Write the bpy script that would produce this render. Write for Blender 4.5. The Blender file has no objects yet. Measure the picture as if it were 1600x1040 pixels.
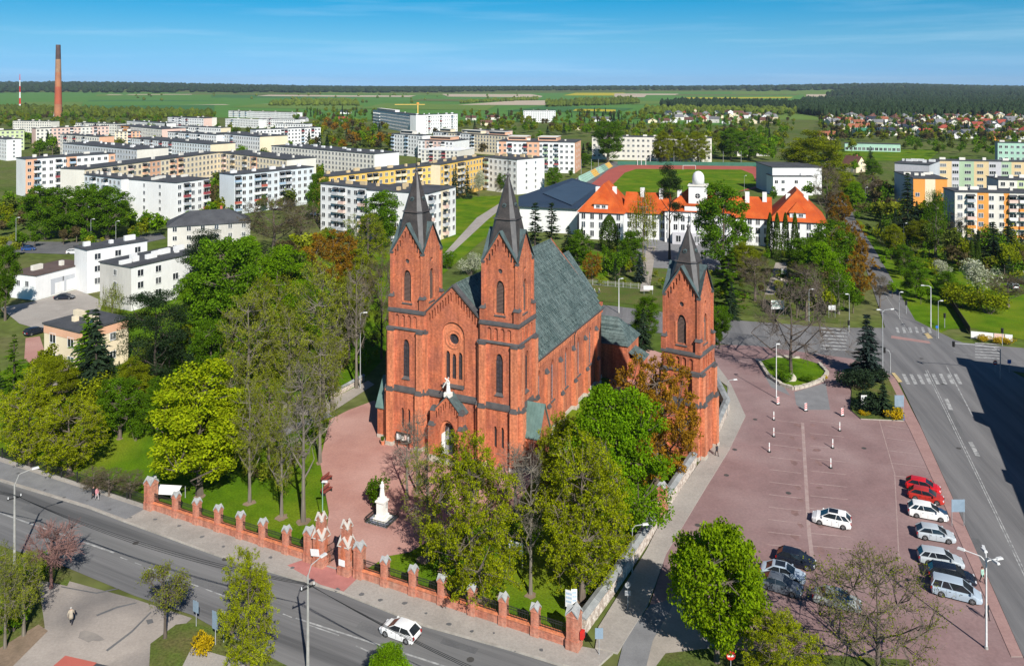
import bpy, bmesh, math, random
import numpy as np
from mathutils import Vector, Matrix
from mathutils.geometry import tessellate_polygon
R = math.radians
scene = bpy.context.scene
COL = scene.collection
random.seed(7)

# ------------------------------------------------------------------ camera
CAM_H = 53.0          # drone height in metres
FOC = 1240.0          # focal length in photo pixels (photo 1600 x 1040)
HOR = 134.0           # horizon row
cam_d = bpy.data.cameras.new('camera')
cam = bpy.data.objects.new('camera', cam_d); COL.objects.link(cam)
cam.location = (0, 0, CAM_H); cam.rotation_euler = (R(90), 0, 0)
cam_d.sensor_width = 36.0; cam_d.lens = 36.0*FOC/1600.0
cam_d.shift_y = -(520.0-HOR)/1600.0
cam_d.clip_start = 0.5; cam_d.clip_end = 120000
scene.camera = cam

# ------------------------------------------------------------------ world and sun
TO_SUN = Vector((0.335*0.79, -0.942*0.79, 0.613)).normalized()
SUN_EL = math.asin(TO_SUN.z); SUN_AZ = math.atan2(TO_SUN.x, TO_SUN.y)
world = bpy.data.worlds.new('World'); scene.world = world; world.use_nodes = True
wn = world.node_tree; wn.nodes.clear()
w_out = wn.nodes.new('ShaderNodeOutputWorld'); w_bg = wn.nodes.new('ShaderNodeBackground')
w_sky = wn.nodes.new('ShaderNodeTexSky'); w_sky.sky_type = 'NISHITA'; w_sky.sun_disc = False
w_sky.sun_elevation = SUN_EL; w_sky.sun_rotation = SUN_AZ
w_sky.altitude = 200; w_sky.air_density = 1.0; w_sky.dust_density = 0.3; w_sky.ozone_density = 2.5
w_tc = wn.nodes.new('ShaderNodeTexCoord')
w_mul = wn.nodes.new('ShaderNodeVectorMath'); w_mul.operation = 'MULTIPLY'; w_mul.inputs[1].default_value = (1, 1, 1.6)
w_nrm = wn.nodes.new('ShaderNodeVectorMath'); w_nrm.operation = 'NORMALIZE'
w_add = wn.nodes.new('ShaderNodeVectorMath'); w_add.operation = 'ADD'; w_add.inputs[1].default_value = (0, 0, 0.16)
wn.links.new(w_tc.outputs['Generated'], w_mul.inputs[0]); wn.links.new(w_mul.outputs[0], w_add.inputs[0]); wn.links.new(w_add.outputs[0], w_nrm.inputs[0])
wn.links.new(w_nrm.outputs[0], w_sky.inputs['Vector'])
w_sep = wn.nodes.new('ShaderNodeSeparateXYZ'); wn.links.new(w_tc.outputs['Generated'], w_sep.inputs[0])
w_cr = wn.nodes.new('ShaderNodeValToRGB'); w_cr.color_ramp.elements[0].position = 0.0; w_cr.color_ramp.elements[0].color = (0.62, 0.80, 0.90, 1)
w_cr.color_ramp.elements[1].position = 0.11; w_cr.color_ramp.elements[1].color = (0.06, 0.86, 0.98, 1)
_e = w_cr.color_ramp.elements.new(0.055); _e.color = (0.50, 0.94, 0.92, 1)
_e = w_cr.color_ramp.elements.new(0.45); _e.color = (0.08, 0.33, 0.54, 1)
_e = w_cr.color_ramp.elements.new(1.0); _e.color = (0.07, 0.26, 0.45, 1)
wn.links.new(w_sep.outputs[2], w_cr.inputs[0])
w_hsv = wn.nodes.new('ShaderNodeMix'); w_hsv.data_type = 'RGBA'; w_hsv.blend_type = 'MULTIPLY'; w_hsv.inputs[0].default_value = 1.0
wn.links.new(w_sky.outputs[0], w_hsv.inputs[6]); wn.links.new(w_cr.outputs[0], w_hsv.inputs[7])
# thin high cirrus streaks
w_map = wn.nodes.new('ShaderNodeMapping'); w_map.inputs['Scale'].default_value = (2.0, 2.0, 38.0); w_map.inputs['Rotation'].default_value = (0.03, 0.02, 0)
w_noi = wn.nodes.new('ShaderNodeTexNoise'); w_noi.inputs['Scale'].default_value = 1.6; w_noi.inputs['Detail'].default_value = 7; w_noi.inputs['Roughness'].default_value = 0.6
w_rmp = wn.nodes.new('ShaderNodeMapRange'); w_rmp.inputs[1].default_value = 0.5; w_rmp.inputs[2].default_value = 0.85; w_rmp.inputs[3].default_value = 0; w_rmp.inputs[4].default_value = 0.18
w_mix = wn.nodes.new('ShaderNodeMix'); w_mix.data_type = 'RGBA'; w_mix.inputs[7].default_value = (6.5, 7.6, 8.6, 1)
wn.links.new(w_tc.outputs['Generated'], w_map.inputs[0]); wn.links.new(w_map.outputs[0], w_noi.inputs['Vector'])
wn.links.new(w_noi.outputs[0], w_rmp.inputs[0]); wn.links.new(w_rmp.outputs[0], w_mix.inputs[0])
wn.links.new(w_hsv.outputs[2], w_mix.inputs[6]); wn.links.new(w_mix.outputs[2], w_bg.inputs['Color'])
w_bg.inputs['Strength'].default_value = 0.108
wn.links.new(w_bg.outputs[0], w_out.inputs['Surface'])

sun_d = bpy.data.lights.new('sun', 'SUN'); sun_d.energy = 5.0; sun_d.angle = R(0.5); sun_d.color = (1.0, 0.955, 0.88)
sun = bpy.data.objects.new('sun', sun_d); COL.objects.link(sun)
sun.location = (60, -100, 200); sun.rotation_euler = TO_SUN.to_track_quat('Z', 'Y').to_euler()

scene.view_settings.view_transform = 'Standard'; scene.view_settings.look = 'None'
scene.view_settings.exposure = 0.5; scene.view_settings.gamma = 1.0; scene.view_settings.use_curve_mapping = False
scene.cycles.max_bounces = 5; scene.cycles.diffuse_bounces = 2; scene.cycles.glossy_bounces = 2
scene.cycles.transmission_bounces = 3; scene.cycles.transparent_max_bounces = 6; scene.cycles.volume_bounces = 0
scene.cycles.use_denoising = True
scene.cycles.caustics_reflective = False; scene.cycles.caustics_refractive = False

# ------------------------------------------------------------------ photo pixel -> ground point
def G(x, y, z=0.0):
    D = FOC*(CAM_H - z)/(y - HOR)
    return Vector(((x-800.0)/FOC*D, D, z))

# ------------------------------------------------------------------ materials
MATS = {}
def new_mat(name):
    m = bpy.data.materials.new(name); m.use_nodes = True
    n = m.node_tree; n.nodes.clear()
    o = n.nodes.new('ShaderNodeOutputMaterial')
    return m, n, o
def _c(c): return (c[0], c[1], c[2], 1.0)

def pmat(name, c1, c2=None, scale=0.5, rough=0.85, bump=0.0, bscale=None, fine=None, stretch=(1, 1, 1), metallic=0.0,
         spec=0.3, coord='pos', lo=0.35, hi=0.65, c3=None, scale3=0.06, jitter=0.0, rot=0.0):
    """two-tone noise colour, a large third tone, optional fine grain and bump"""
    if name in MATS: return MATS[name]
    m, n, o = new_mat(name); L = n.links.new
    p = n.nodes.new('ShaderNodeBsdfPrincipled'); L(p.outputs[0], o.inputs['Surface'])
    p.inputs['Roughness'].default_value = rough; p.inputs['Metallic'].default_value = metallic
    p.inputs['Specular IOR Level'].default_value = spec
    if coord == 'pos':
        g = n.nodes.new('ShaderNodeNewGeometry'); src = g.outputs['Position']
    else:
        g = n.nodes.new('ShaderNodeTexCoord'); src = g.outputs['Object']
    mp = n.nodes.new('ShaderNodeMapping'); mp.inputs['Scale'].default_value = stretch; mp.inputs['Rotation'].default_value = (0, 0, rot)
    L(src, mp.inputs[0]); src = mp.outputs[0]
    if rot and stretch != (1, 1, 1):   # rotate first, then stretch
        mp.inputs['Scale'].default_value = (1, 1, 1)
        mp2 = n.nodes.new('ShaderNodeMapping'); mp2.inputs['Scale'].default_value = stretch
        L(mp.outputs[0], mp2.inputs[0]); src = mp2.outputs[0]
    c2 = c2 or tuple(v*0.8 for v in c1)
    nz = n.nodes.new('ShaderNodeTexNoise'); nz.inputs['Scale'].default_value = scale; nz.inputs['Detail'].default_value = 5; nz.inputs['Roughness'].default_value = 0.6
    L(src, nz.inputs['Vector'])
    mr = n.nodes.new('ShaderNodeMapRange'); mr.inputs[1].default_value = lo; mr.inputs[2].default_value = hi; L(nz.outputs[0], mr.inputs[0])
    mx = n.nodes.new('ShaderNodeMix'); mx.data_type = 'RGBA'; mx.inputs[6].default_value = _c(c1); mx.inputs[7].default_value = _c(c2)
    L(mr.outputs[0], mx.inputs[0]); col = mx.outputs[2]
    if c3:
        n3 = n.nodes.new('ShaderNodeTexNoise'); n3.inputs['Scale'].default_value = scale3; n3.inputs['Detail'].default_value = 4; L(src, n3.inputs['Vector'])
        r3 = n.nodes.new('ShaderNodeMapRange'); r3.inputs[1].default_value = 0.45; r3.inputs[2].default_value = 0.7; L(n3.outputs[0], r3.inputs[0])
        m3 = n.nodes.new('ShaderNodeMix'); m3.data_type = 'RGBA'; m3.inputs[7].default_value = _c(c3); L(col, m3.inputs[6]); L(r3.outputs[0], m3.inputs[0]); col = m3.outputs[2]
    if fine:
        fs, fa = fine
        n4 = n.nodes.new('ShaderNodeTexNoise'); n4.inputs['Scale'].default_value = fs; n4.inputs['Detail'].default_value = 2; L(src, n4.inputs['Vector'])
        r4 = n.nodes.new('ShaderNodeMapRange'); r4.inputs[1].default_value = 0.3; r4.inputs[2].default_value = 0.7; r4.inputs[3].default_value = 1-fa; r4.inputs[4].default_value = 1+fa; L(n4.outputs[0], r4.inputs[0])
        m4 = n.nodes.new('ShaderNodeVectorMath'); m4.operation = 'SCALE'; L(col, m4.inputs[0]); L(r4.outputs[0], m4.inputs['Scale']); col = m4.outputs[0]
    if jitter:
        oi = n.nodes.new('ShaderNodeObjectInfo')
        r5 = n.nodes.new('ShaderNodeMapRange'); r5.inputs[3].default_value = 1-jitter; r5.inputs[4].default_value = 1+jitter; L(oi.outputs['Random'], r5.inputs[0])
        m5 = n.nodes.new('ShaderNodeVectorMath'); m5.operation = 'SCALE'; L(col, m5.inputs[0]); L(r5.outputs[0], m5.inputs['Scale']); col = m5.outputs[0]
    L(col, p.inputs['Base Color'])
    if bump:
        nb = n.nodes.new('ShaderNodeTexNoise'); nb.inputs['Scale'].default_value = bscale or scale*6; nb.inputs['Detail'].default_value = 3; L(src, nb.inputs['Vector'])
        b = n.nodes.new('ShaderNodeBump'); b.inputs['Strength'].default_value = bump; b.inputs['Distance'].default_value = 0.05
        L(nb.outputs[0], b.inputs['Height']); L(b.outputs[0], p.inputs['Normal'])
    MATS[name] = m; return m

def brickmat(name, c1, c2, mortar, scale=1.0, c3=None, bw=0.27, rh=0.085, ms=0.008, roof=False):
    """bricks by object coordinates, courses level on every upright face"""
    if name in MATS: return MATS[name]
    m, n, o = new_mat(name); L = n.links.new
    p = n.nodes.new('ShaderNodeBsdfPrincipled'); L(p.outputs[0], o.inputs['Surface']); p.inputs['Roughness'].default_value = 0.9; p.inputs['Specular IOR Level'].default_value = 0.2
    tc = n.nodes.new('ShaderNodeTexCoord'); sx = n.nodes.new('ShaderNodeSeparateXYZ'); L(tc.outputs['Object'], sx.inputs[0])
    ad = n.nodes.new('ShaderNodeMath'); ad.operation = 'ADD'; L(sx.outputs[0], ad.inputs[0]); L(sx.outputs[1], ad.inputs[1])
    cb = n.nodes.new('ShaderNodeCombineXYZ')
    if roof: L(sx.outputs[2], cb.inputs[0]); L(sx.outputs[1], cb.inputs[1])
    else: L(ad.outputs[0], cb.inputs[0]); L(sx.outputs[2], cb.inputs[1])
    bt = n.nodes.new('ShaderNodeTexBrick'); bt.inputs['Color1'].default_value = _c(c1); bt.inputs['Color2'].default_value = _c(c2); bt.inputs['Mortar'].default_value = _c(mortar)
    bt.inputs['Scale'].default_value = scale; bt.inputs['Brick Width'].default_value = bw; bt.inputs['Row Height'].default_value = rh; bt.inputs['Mortar Size'].default_value = ms
    if roof: p.inputs['Roughness'].default_value = 0.6; bt.offset = 0.37
    L(cb.outputs[0], bt.inputs['Vector'])
    nz = n.nodes.new('ShaderNodeTexNoise'); nz.inputs['Scale'].default_value = 0.35; nz.inputs['Detail'].default_value = 6; nz.inputs['Roughness'].default_value = 0.65; L(tc.outputs['Object'], nz.inputs['Vector'])
    mr = n.nodes.new('ShaderNodeMapRange'); mr.inputs[1].default_value = 0.42; mr.inputs[2].default_value = 0.68; L(nz.outputs[0], mr.inputs[0])
    mx = n.nodes.new('ShaderNodeMix'); mx.data_type = 'RGBA'; mx.inputs[7].default_value = _c(c3 or tuple(v*0.7 for v in c1)); L(bt.outputs[0], mx.inputs[6])
    ml = n.nodes.new('ShaderNodeMath'); ml.operation = 'MULTIPLY'; ml.inputs[1].default_value = 0.75; L(mr.outputs[0], ml.inputs[0]); L(ml.outputs[0], mx.inputs[0])
    n2 = n.nodes.new('ShaderNodeTexNoise'); n2.inputs['Scale'].default_value = 3.2; n2.inputs['Detail'].default_value = 3; L(tc.outputs['Object'], n2.inputs['Vector'])
    r2 = n.nodes.new('ShaderNodeMapRange'); r2.inputs[1].default_value = 0.3; r2.inputs[2].default_value = 0.7; r2.inputs[3].default_value = 0.78; r2.inputs[4].default_value = 1.22; L(n2.outputs[0], r2.inputs[0])
    sc = n.nodes.new('ShaderNodeVectorMath'); sc.operation = 'SCALE'; L(mx.outputs[2], sc.inputs[0]); L(r2.outputs[0], sc.inputs['Scale'])
    mp3 = n.nodes.new('ShaderNodeMapping'); mp3.inputs['Scale'].default_value = (1.3, 1.3, 0.12); L(tc.outputs['Object'], mp3.inputs[0])
    n3 = n.nodes.new('ShaderNodeTexNoise'); n3.inputs['Scale'].default_value = 1.4; n3.inputs['Detail'].default_value = 4; L(mp3.outputs[0], n3.inputs['Vector'])
    r3 = n.nodes.new('ShaderNodeMapRange'); r3.inputs[1].default_value = 0.35; r3.inputs[2].default_value = 0.62; r3.inputs[3].default_value = 0.72; r3.inputs[4].default_value = 1.08; L(n3.outputs[0], r3.inputs[0])
    s3 = n.nodes.new('ShaderNodeVectorMath'); s3.operation = 'SCALE'; L(sc.outputs[0], s3.inputs[0]); L(r3.outputs[0], s3.inputs['Scale']); sc = s3
    L(sc.outputs[0], p.inputs['Base Color'])
    b = n.nodes.new('ShaderNodeBump'); b.inputs['Strength'].default_value = 0.35; b.inputs['Distance'].default_value = 0.02; L(bt.outputs[1], b.inputs['Height']); b.invert = True
    L(b.outputs[0], p.inputs['Normal'])
    MATS[name] = m; return m

def leafmat(name, c1, c2, trans=0.42, vary=0.25):
    if name in MATS: return MATS[name]
    m, n, o = new_mat(name); L = n.links.new
    g = n.nodes.new('ShaderNodeNewGeometry'); oi = n.nodes.new('ShaderNodeObjectInfo')
    mx = n.nodes.new('ShaderNodeMix'); mx.data_type = 'RGBA'; mx.inputs[6].default_value = _c(c1); mx.inputs[7].default_value = _c(c2)
    L(g.outputs['Random Per Island'], mx.inputs[0])
    mr = n.nodes.new('ShaderNodeMapRange'); mr.inputs[3].default_value = 1-vary; mr.inputs[4].default_value = 1+vary; L(oi.outputs['Random'], mr.inputs[0])
    sc = n.nodes.new('ShaderNodeVectorMath'); sc.operation = 'SCALE'; L(mx.outputs[2], sc.inputs[0]); L(mr.outputs[0], sc.inputs['Scale'])
    nz = n.nodes.new('ShaderNodeTexNoise'); nz.inputs['Scale'].default_value = 0.55; nz.inputs['Detail'].default_value = 1.0; L(g.outputs['Position'], nz.inputs['Vector'])
    nr = n.nodes.new('ShaderNodeMapRange'); nr.inputs[1].default_value = 0.3; nr.inputs[2].default_value = 0.7; nr.inputs[3].default_value = 0.74; nr.inputs[4].default_value = 1.26; L(nz.outputs[0], nr.inputs[0])
    s2 = n.nodes.new('ShaderNodeVectorMath'); s2.operation = 'SCALE'; L(sc.outputs[0], s2.inputs[0]); L(nr.outputs[0], s2.inputs['Scale']); sc = s2
    d = n.nodes.new('ShaderNodeBsdfDiffuse'); t = n.nodes.new('ShaderNodeBsdfTranslucent'); ms = n.nodes.new('ShaderNodeMixShader'); ms.inputs[0].default_value = trans
    L(sc.outputs[0], d.inputs[0]); L(sc.outputs[0], t.inputs[0]); L(d.outputs[0], ms.inputs[1]); L(t.outputs[0], ms.inputs[2]); L(ms.outputs[0], o.inputs['Surface'])
    MATS[name] = m; return m

M = {}
M['brick'] = brickmat('church_brick', (0.58, 0.165, 0.072), (0.45, 0.115, 0.055), (0.48, 0.24, 0.15), c3=(0.27, 0.095, 0.068))
M['brick_pale'] = brickmat('trim_brick', (0.70, 0.225, 0.10), (0.60, 0.18, 0.08), (0.52, 0.28, 0.19), c3=(0.46, 0.16, 0.09))
M['fence_brick'] = brickmat('fence_brick', (0.50, 0.16, 0.09), (0.38, 0.105, 0.06), (0.42, 0.30, 0.24), c3=(0.45, 0.26, 0.19))
M['copper'] = brickmat('green_copper_roof', (0.12, 0.158, 0.150), (0.062, 0.092, 0.089), (0.03, 0.05, 0.05), c3=(0.115, 0.15, 0.145), bw=1.25, rh=0.62, ms=0.05, roof=True)
M['copper_plain'] = pmat('green_copper_sheet', (0.125, 0.205, 0.185), (0.085, 0.145, 0.13), 0.9, 0.6, 0.1, 5, spec=0.4, coord='obj')
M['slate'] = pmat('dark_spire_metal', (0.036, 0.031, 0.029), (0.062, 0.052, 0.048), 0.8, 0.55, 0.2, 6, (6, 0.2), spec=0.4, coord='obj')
M['sheet_and_lit_slate'] = pmat('grey_sheet_and_lit_slate', (0.098, 0.092, 0.09), (0.066, 0.063, 0.064), 1.2, 0.5, 0.1, 6, spec=0.45, coord='obj')  # paints a sunlit tone on the narrow spire faces; plain grey metal elsewhere
M['patina'] = pmat('patina_gable_roof', (0.085, 0.125, 0.125), (0.055, 0.075, 0.08), 1.5, 0.6, 0.1, 6, spec=0.4, coord='obj')
M['stone'] = pmat('pale_stone', (0.52, 0.47, 0.40), (0.36, 0.32, 0.27), 1.6, 0.9, 0.3, 8, (10, 0.15))
M['fieldstone'] = pmat('field_stone_wall', (0.62, 0.55, 0.48), (0.36, 0.29, 0.24), 2.2, 0.9, 0.6, 4, (7, 0.25), lo=0.42, hi=0.58)
M['coping'] = pmat('grey_coping', (0.30, 0.31, 0.31), (0.2, 0.21, 0.21), 0.9, 0.8, 0.1, 6, (8, 0.1), jitter=0.12)
M['white_stone'] = pmat('white_stone', (0.80, 0.78, 0.73), (0.68, 0.66, 0.6), 1.5, 0.7, 0.1, 8, coord='obj')
M['white_trim'] = pmat('white_cap', (0.36, 0.365, 0.36), (0.26, 0.265, 0.265), 2.5, 0.8)
M['pale_trim'] = pmat('pale_gate_trim', (0.48, 0.44, 0.40), (0.38, 0.35, 0.32), 2.5, 0.8)
M['black_metal'] = pmat('black_iron', (0.018, 0.018, 0.018), (0.03, 0.03, 0.03), 3, 0.5)
M['pane_mid'] = pmat('curtained_glass', (0.16, 0.165, 0.17), (0.10, 0.105, 0.11), 1.2, 0.2, spec=0.5, coord='obj', jitter=0.3)
M['pane_blue'] = pmat('painted_sky_glass', (0.05, 0.065, 0.085), (0.08, 0.10, 0.125), 0.8, 0.15, spec=0.5, coord='obj', jitter=0.4)  # sky reflection painted in as a blue base colour
M['glass_dark'] = pmat('dark_glass', (0.018, 0.022, 0.028), (0.03, 0.035, 0.042), 0.6, 0.12, spec=0.5, coord='obj', jitter=0.5)
M['stained'] = pmat('leaded_glass', (0.03, 0.03, 0.04), (0.07, 0.06, 0.07), 2.5, 0.3, 0.1, spec=0.5, coord='obj')
M['louver'] = pmat('brown_louver', (0.13, 0.085, 0.07), (0.09, 0.06, 0.05), 2, 0.8, coord='obj')
M['asphalt'] = pmat('asphalt', (0.128, 0.128, 0.130), (0.095, 0.095, 0.098), 0.35, 0.9, 0.15, 20, (5, 0.10), c3=(0.155, 0.153, 0.15), scale3=0.07)
M['asphalt_street'] = pmat('worn_street_asphalt', (0.175, 0.172, 0.172), (0.085, 0.085, 0.087), 0.42, 0.85, 0.1, 20, (6, 0.07), stretch=(0.03, 1, 1), rot=R(25.7), lo=0.4, hi=0.62, c3=(0.17, 0.168, 0.165), scale3=0.15)
M['asphalt_main'] = pmat('worn_main_road_asphalt', (0.172, 0.168, 0.168), (0.118, 0.116, 0.118), 0.38, 0.85, 0.1, 20, (6, 0.07), stretch=(1, 0.04, 1), rot=R(10), lo=0.4, hi=0.62)
M['old_asphalt'] = pmat('patched_old_asphalt', (0.37, 0.325, 0.285), (0.28, 0.245, 0.215), 0.18, 0.95, 0.2, 12, (4, 0.08), c3=(0.17, 0.155, 0.145), scale3=0.1)
M['sidewalk'] = pmat('grey_paving', (0.33, 0.30, 0.27), (0.265, 0.24, 0.215), 0.4, 0.9, 0.15, 10, (5, 0.10), c3=(0.33, 0.305, 0.275), scale3=0.1)
M['grey_paving'] = pmat('grey_block_paving', (0.205, 0.205, 0.21), (0.165, 0.165, 0.17), 0.5, 0.9, 0.1, 12, (6, 0.07))
M['beige_paving'] = pmat('beige_paving', (0.34, 0.30, 0.26), (0.275, 0.245, 0.21), 0.35, 0.9, 0.1, 10, (5, 0.08))
M['pink_paving'] = pmat('pink_block_paving', (0.40, 0.215, 0.175), (0.34, 0.175, 0.145), 0.3, 0.9, 0.12, 9, (3.5, 0.08), c3=(0.44, 0.26, 0.22), scale3=0.09)
M['lot_paving'] = pmat('car_park_paving', (0.243, 0.155, 0.150), (0.198, 0.126, 0.122), 0.28, 0.9, 0.12, 9, (3.0, 0.09), c3=(0.28, 0.195, 0.187), scale3=0.11)
M['band_paving'] = pmat('dusty_pink_band', (0.33, 0.205, 0.185), (0.28, 0.17, 0.155), 0.5, 0.9, 0.1, 9, (4, 0.1))
M['lot_stripe'] = pmat('pale_paving_line', (0.36, 0.28, 0.26), (0.29, 0.20, 0.185), 1.2, 0.9)
M['lot_stain'] = pmat('oil_darkened_paving', (0.17, 0.105, 0.098), (0.24, 0.145, 0.132), 0.9, 0.85, lo=0.4, hi=0.6)
M['red_paving'] = pmat('red_block_paving', (0.42, 0.17, 0.15), (0.34, 0.135, 0.12), 0.5, 0.9, 0.1, 9, (4, 0.08))
M['dirt'] = pmat('trodden_earth', (0.25, 0.18, 0.125), (0.17, 0.125, 0.085), 0.5, 0.95, 0.2, 6, (4, 0.15))
M['kerb'] = pmat('kerb_stone', (0.38, 0.35, 0.31), (0.28, 0.255, 0.225), 0.9, 0.9, jitter=0.1)
M['paint'] = pmat('road_paint', (0.40, 0.40, 0.39), (0.17, 0.17, 0.17), 1.3, 0.8, lo=0.38, hi=0.64)
M['paint_yellow'] = pmat('yellow_road_paint', (0.55, 0.42, 0.2), (0.4, 0.31, 0.17), 1.1, 0.8)
M['grass'] = pmat('lawn', (0.095, 0.175, 0.006), (0.052, 0.115, 0.004), 0.22, 1.0, 0.5, 14, (4.5, 0.25), spec=0.05, c3=(0.145, 0.185, 0.012), scale3=0.09)
M['rough_grass'] = pmat('rough_grass', (0.085, 0.125, 0.022), (0.115, 0.105, 0.04), 0.3, 1.0, 0.5, 10, (4, 0.3), spec=0.05, c3=(0.05, 0.085, 0.016), scale3=0.06)
M['terrain'] = pmat('town_ground', (0.085, 0.125, 0.020), (0.125, 0.125, 0.05), 0.04, 1.0, 0.0, None, (0.4, 0.25), spec=0.05, c3=(0.055, 0.095, 0.016), scale3=0.008)
M['roof_dark'] = pmat('dark_roofing_felt', (0.075, 0.078, 0.085), (0.05, 0.052, 0.058), 0.25, 0.9, 0.1, 5, (3, 0.1), spec=0.2, coord='obj')
M['roof_brown'] = pmat('brown_roofing_felt', (0.12, 0.085, 0.075), (0.085, 0.062, 0.055), 0.3, 0.9, spec=0.2, coord='obj')
M['roof_orange'] = pmat('orange_tile_roof', (0.45, 0.075, 0.010), (0.36, 0.055, 0.009), 0.35, 0.75, 0.3, 7, (5, 0.14), spec=0.25, coord='obj', c3=(0.50, 0.11, 0.022), scale3=0.2)
M['roof_blue'] = pmat('dark_blue_sheet_roof', (0.022, 0.035, 0.06), (0.03, 0.046, 0.075), 0.1, 0.6, spec=0.35, coord='obj')
M['roof_blue2'] = pmat('blue_grey_roof_panel', (0.045, 0.072, 0.11), (0.035, 0.058, 0.09), 0.1, 0.6, spec=0.35, coord='obj')
M['metal_grey'] = pmat('galvanised_metal', (0.36, 0.37, 0.38), (0.28, 0.29, 0.30), 2, 0.45, spec=0.5)
M['white_metal'] = pmat('white_painted_metal', (0.72, 0.72, 0.71), (0.6, 0.6, 0.6), 2, 0.5)
M['concrete_pole'] = pmat('concrete_pole', (0.36, 0.35, 0.33), (0.27, 0.265, 0.25), 1.5, 0.9)
M['sign_blue'] = pmat('blue_grey_sign_back', (0.22, 0.29, 0.36), (0.18, 0.245, 0.31), 1.5, 0.6)
M['red_paint'] = pmat('red_paint', (0.6, 0.03, 0.025), (0.5, 0.025, 0.02), 2, 0.5)
M['blue_paint'] = pmat('blue_paint', (0.03, 0.16, 0.5), (0.025, 0.13, 0.42), 2, 0.5)
M['green_paint'] = pmat('pale_green_paint', (0.25, 0.42, 0.33), (0.2, 0.35, 0.28), 2, 0.6)
M['wire'] = pmat('cable', (0.02, 0.02, 0.022), (0.03, 0.03, 0.03), 1, 0.7)
M['bark'] = pmat('bark', (0.15, 0.12, 0.095), (0.085, 0.068, 0.055), 1.5, 0.95, 0.4, 6, stretch=(1, 1, 0.3), coord='obj', jitter=0.25)
M['bark_pale'] = pmat('pale_bark', (0.20, 0.175, 0.14), (0.12, 0.10, 0.08), 1.2, 0.95, 0.3, 6, stretch=(1, 1, 0.3), coord='obj', jitter=0.15)
M['bark_red'] = pmat('reddish_twigs', (0.22, 0.115, 0.10), (0.15, 0.085, 0.075), 1.2, 0.95, coord='obj')
M['bark_dark'] = pmat('dark_bark', (0.07, 0.055, 0.045), (0.045, 0.036, 0.03), 1.5, 0.95, coord='obj')
LEAF = {
 'bright': leafmat('yellow_green_leaves', (0.38, 0.43, 0.010), (0.22, 0.31, 0.006), vary=0.06),
 'spring': leafmat('spring_leaves', (0.42, 0.46, 0.010), (0.19, 0.235, 0.006), 0.48, vary=0.10),
 'bright_green': leafmat('light_green_leaves', (0.25, 0.36, 0.008), (0.13, 0.225, 0.005), vary=0.06),
 'green': leafmat('fresh_green_leaves', (0.125, 0.23, 0.010), (0.065, 0.145, 0.006), vary=0.2),
 'vivid': leafmat('vivid_green_leaves', (0.19, 0.33, 0.008), (0.10, 0.21, 0.005), vary=0.12),
 'olive': leafmat('olive_leaves', (0.28, 0.32, 0.010), (0.11, 0.14, 0.006), vary=0.18),
 'dull': leafmat('dull_budding_leaves', (0.30, 0.34, 0.022), (0.16, 0.18, 0.018), vary=0.2),
 'orange': leafmat('orange_budding_leaves', (0.36, 0.18, 0.012), (0.22, 0.13, 0.012), vary=0.12),
 'brown': leafmat('brown_buds', (0.15, 0.12, 0.05), (0.10, 0.08, 0.035), vary=0.2),
 'spruce': leafmat('spruce_needles', (0.032, 0.054, 0.026), (0.018, 0.034, 0.017), 0.15, vary=0.2),
 'blue_spruce': leafmat('blue_spruce_needles', (0.035, 0.055, 0.048), (0.02, 0.034, 0.028), 0.15, vary=0.15),
 'pine': leafmat('pine_needles', (0.03, 0.055, 0.02), (0.017, 0.033, 0.013), 0.15, vary=0.2),
 'thuja': leafmat('thuja_foliage', (0.065, 0.11, 0.012), (0.04, 0.075, 0.009), 0.2, vary=0.15),
 'blossom': leafmat('white_blossom', (0.52, 0.52, 0.42), (0.22, 0.26, 0.12), 0.3, vary=0.1),
 'yellow': leafmat('yellow_blossom', (0.55, 0.38, 0.01), (0.38, 0.27, 0.01), 0.3, vary=0.1),
 'forest': leafmat('far_forest_green', (0.028, 0.048, 0.020), (0.018, 0.032, 0.015), 0.1, vary=0.1),
 'wood': leafmat('far_wood_mixed', (0.115, 0.15, 0.02), (0.065, 0.09, 0.016), 0.15, vary=0.2),
}
def plaster(name, c, dirt=0.88):
    return pmat('plaster_'+name, c, tuple(v*dirt for v in c), 0.12, 0.9, 0.0, None, (1.5, 0.04), stretch=(1, 1, 0.35), spec=0.2, coord='obj')
PL = {
 'white': plaster('white', (0.74, 0.74, 0.73)), 'bluewhite': plaster('bluish_white', (0.62, 0.67, 0.70)), 'grey': plaster('grey', (0.46, 0.48, 0.51)),
 'cream': plaster('cream', (0.74, 0.63, 0.45)), 'peach': plaster('peach', (0.70, 0.40, 0.26)), 'pink': plaster('pink', (0.70, 0.50, 0.43)),
 'yellow': plaster('yellow', (0.74, 0.47, 0.12)), 'orange': plaster('orange', (0.72, 0.30, 0.07)), 'mint': plaster('mint', (0.38, 0.58, 0.47)),
 'green': plaster('pale_green', (0.36, 0.47, 0.32)), 'sand': plaster('sand', (0.60, 0.46, 0.27)), 'offwhite': plaster('off_white', (0.68, 0.65, 0.58)),
 'lilac': plaster('lilac_grey', (0.50, 0.49, 0.52)), 'lime': plaster('lime', (0.52, 0.60, 0.33)), 'dirty': plaster('dirty_white', (0.55, 0.53, 0.49), 0.75),
 'red': plaster('red', (0.45, 0.12, 0.09)), 'blue': plaster('blue', (0.35, 0.47, 0.60)), 'darkred': plaster('dark_red', (0.30, 0.06, 0.07)),
}
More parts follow.
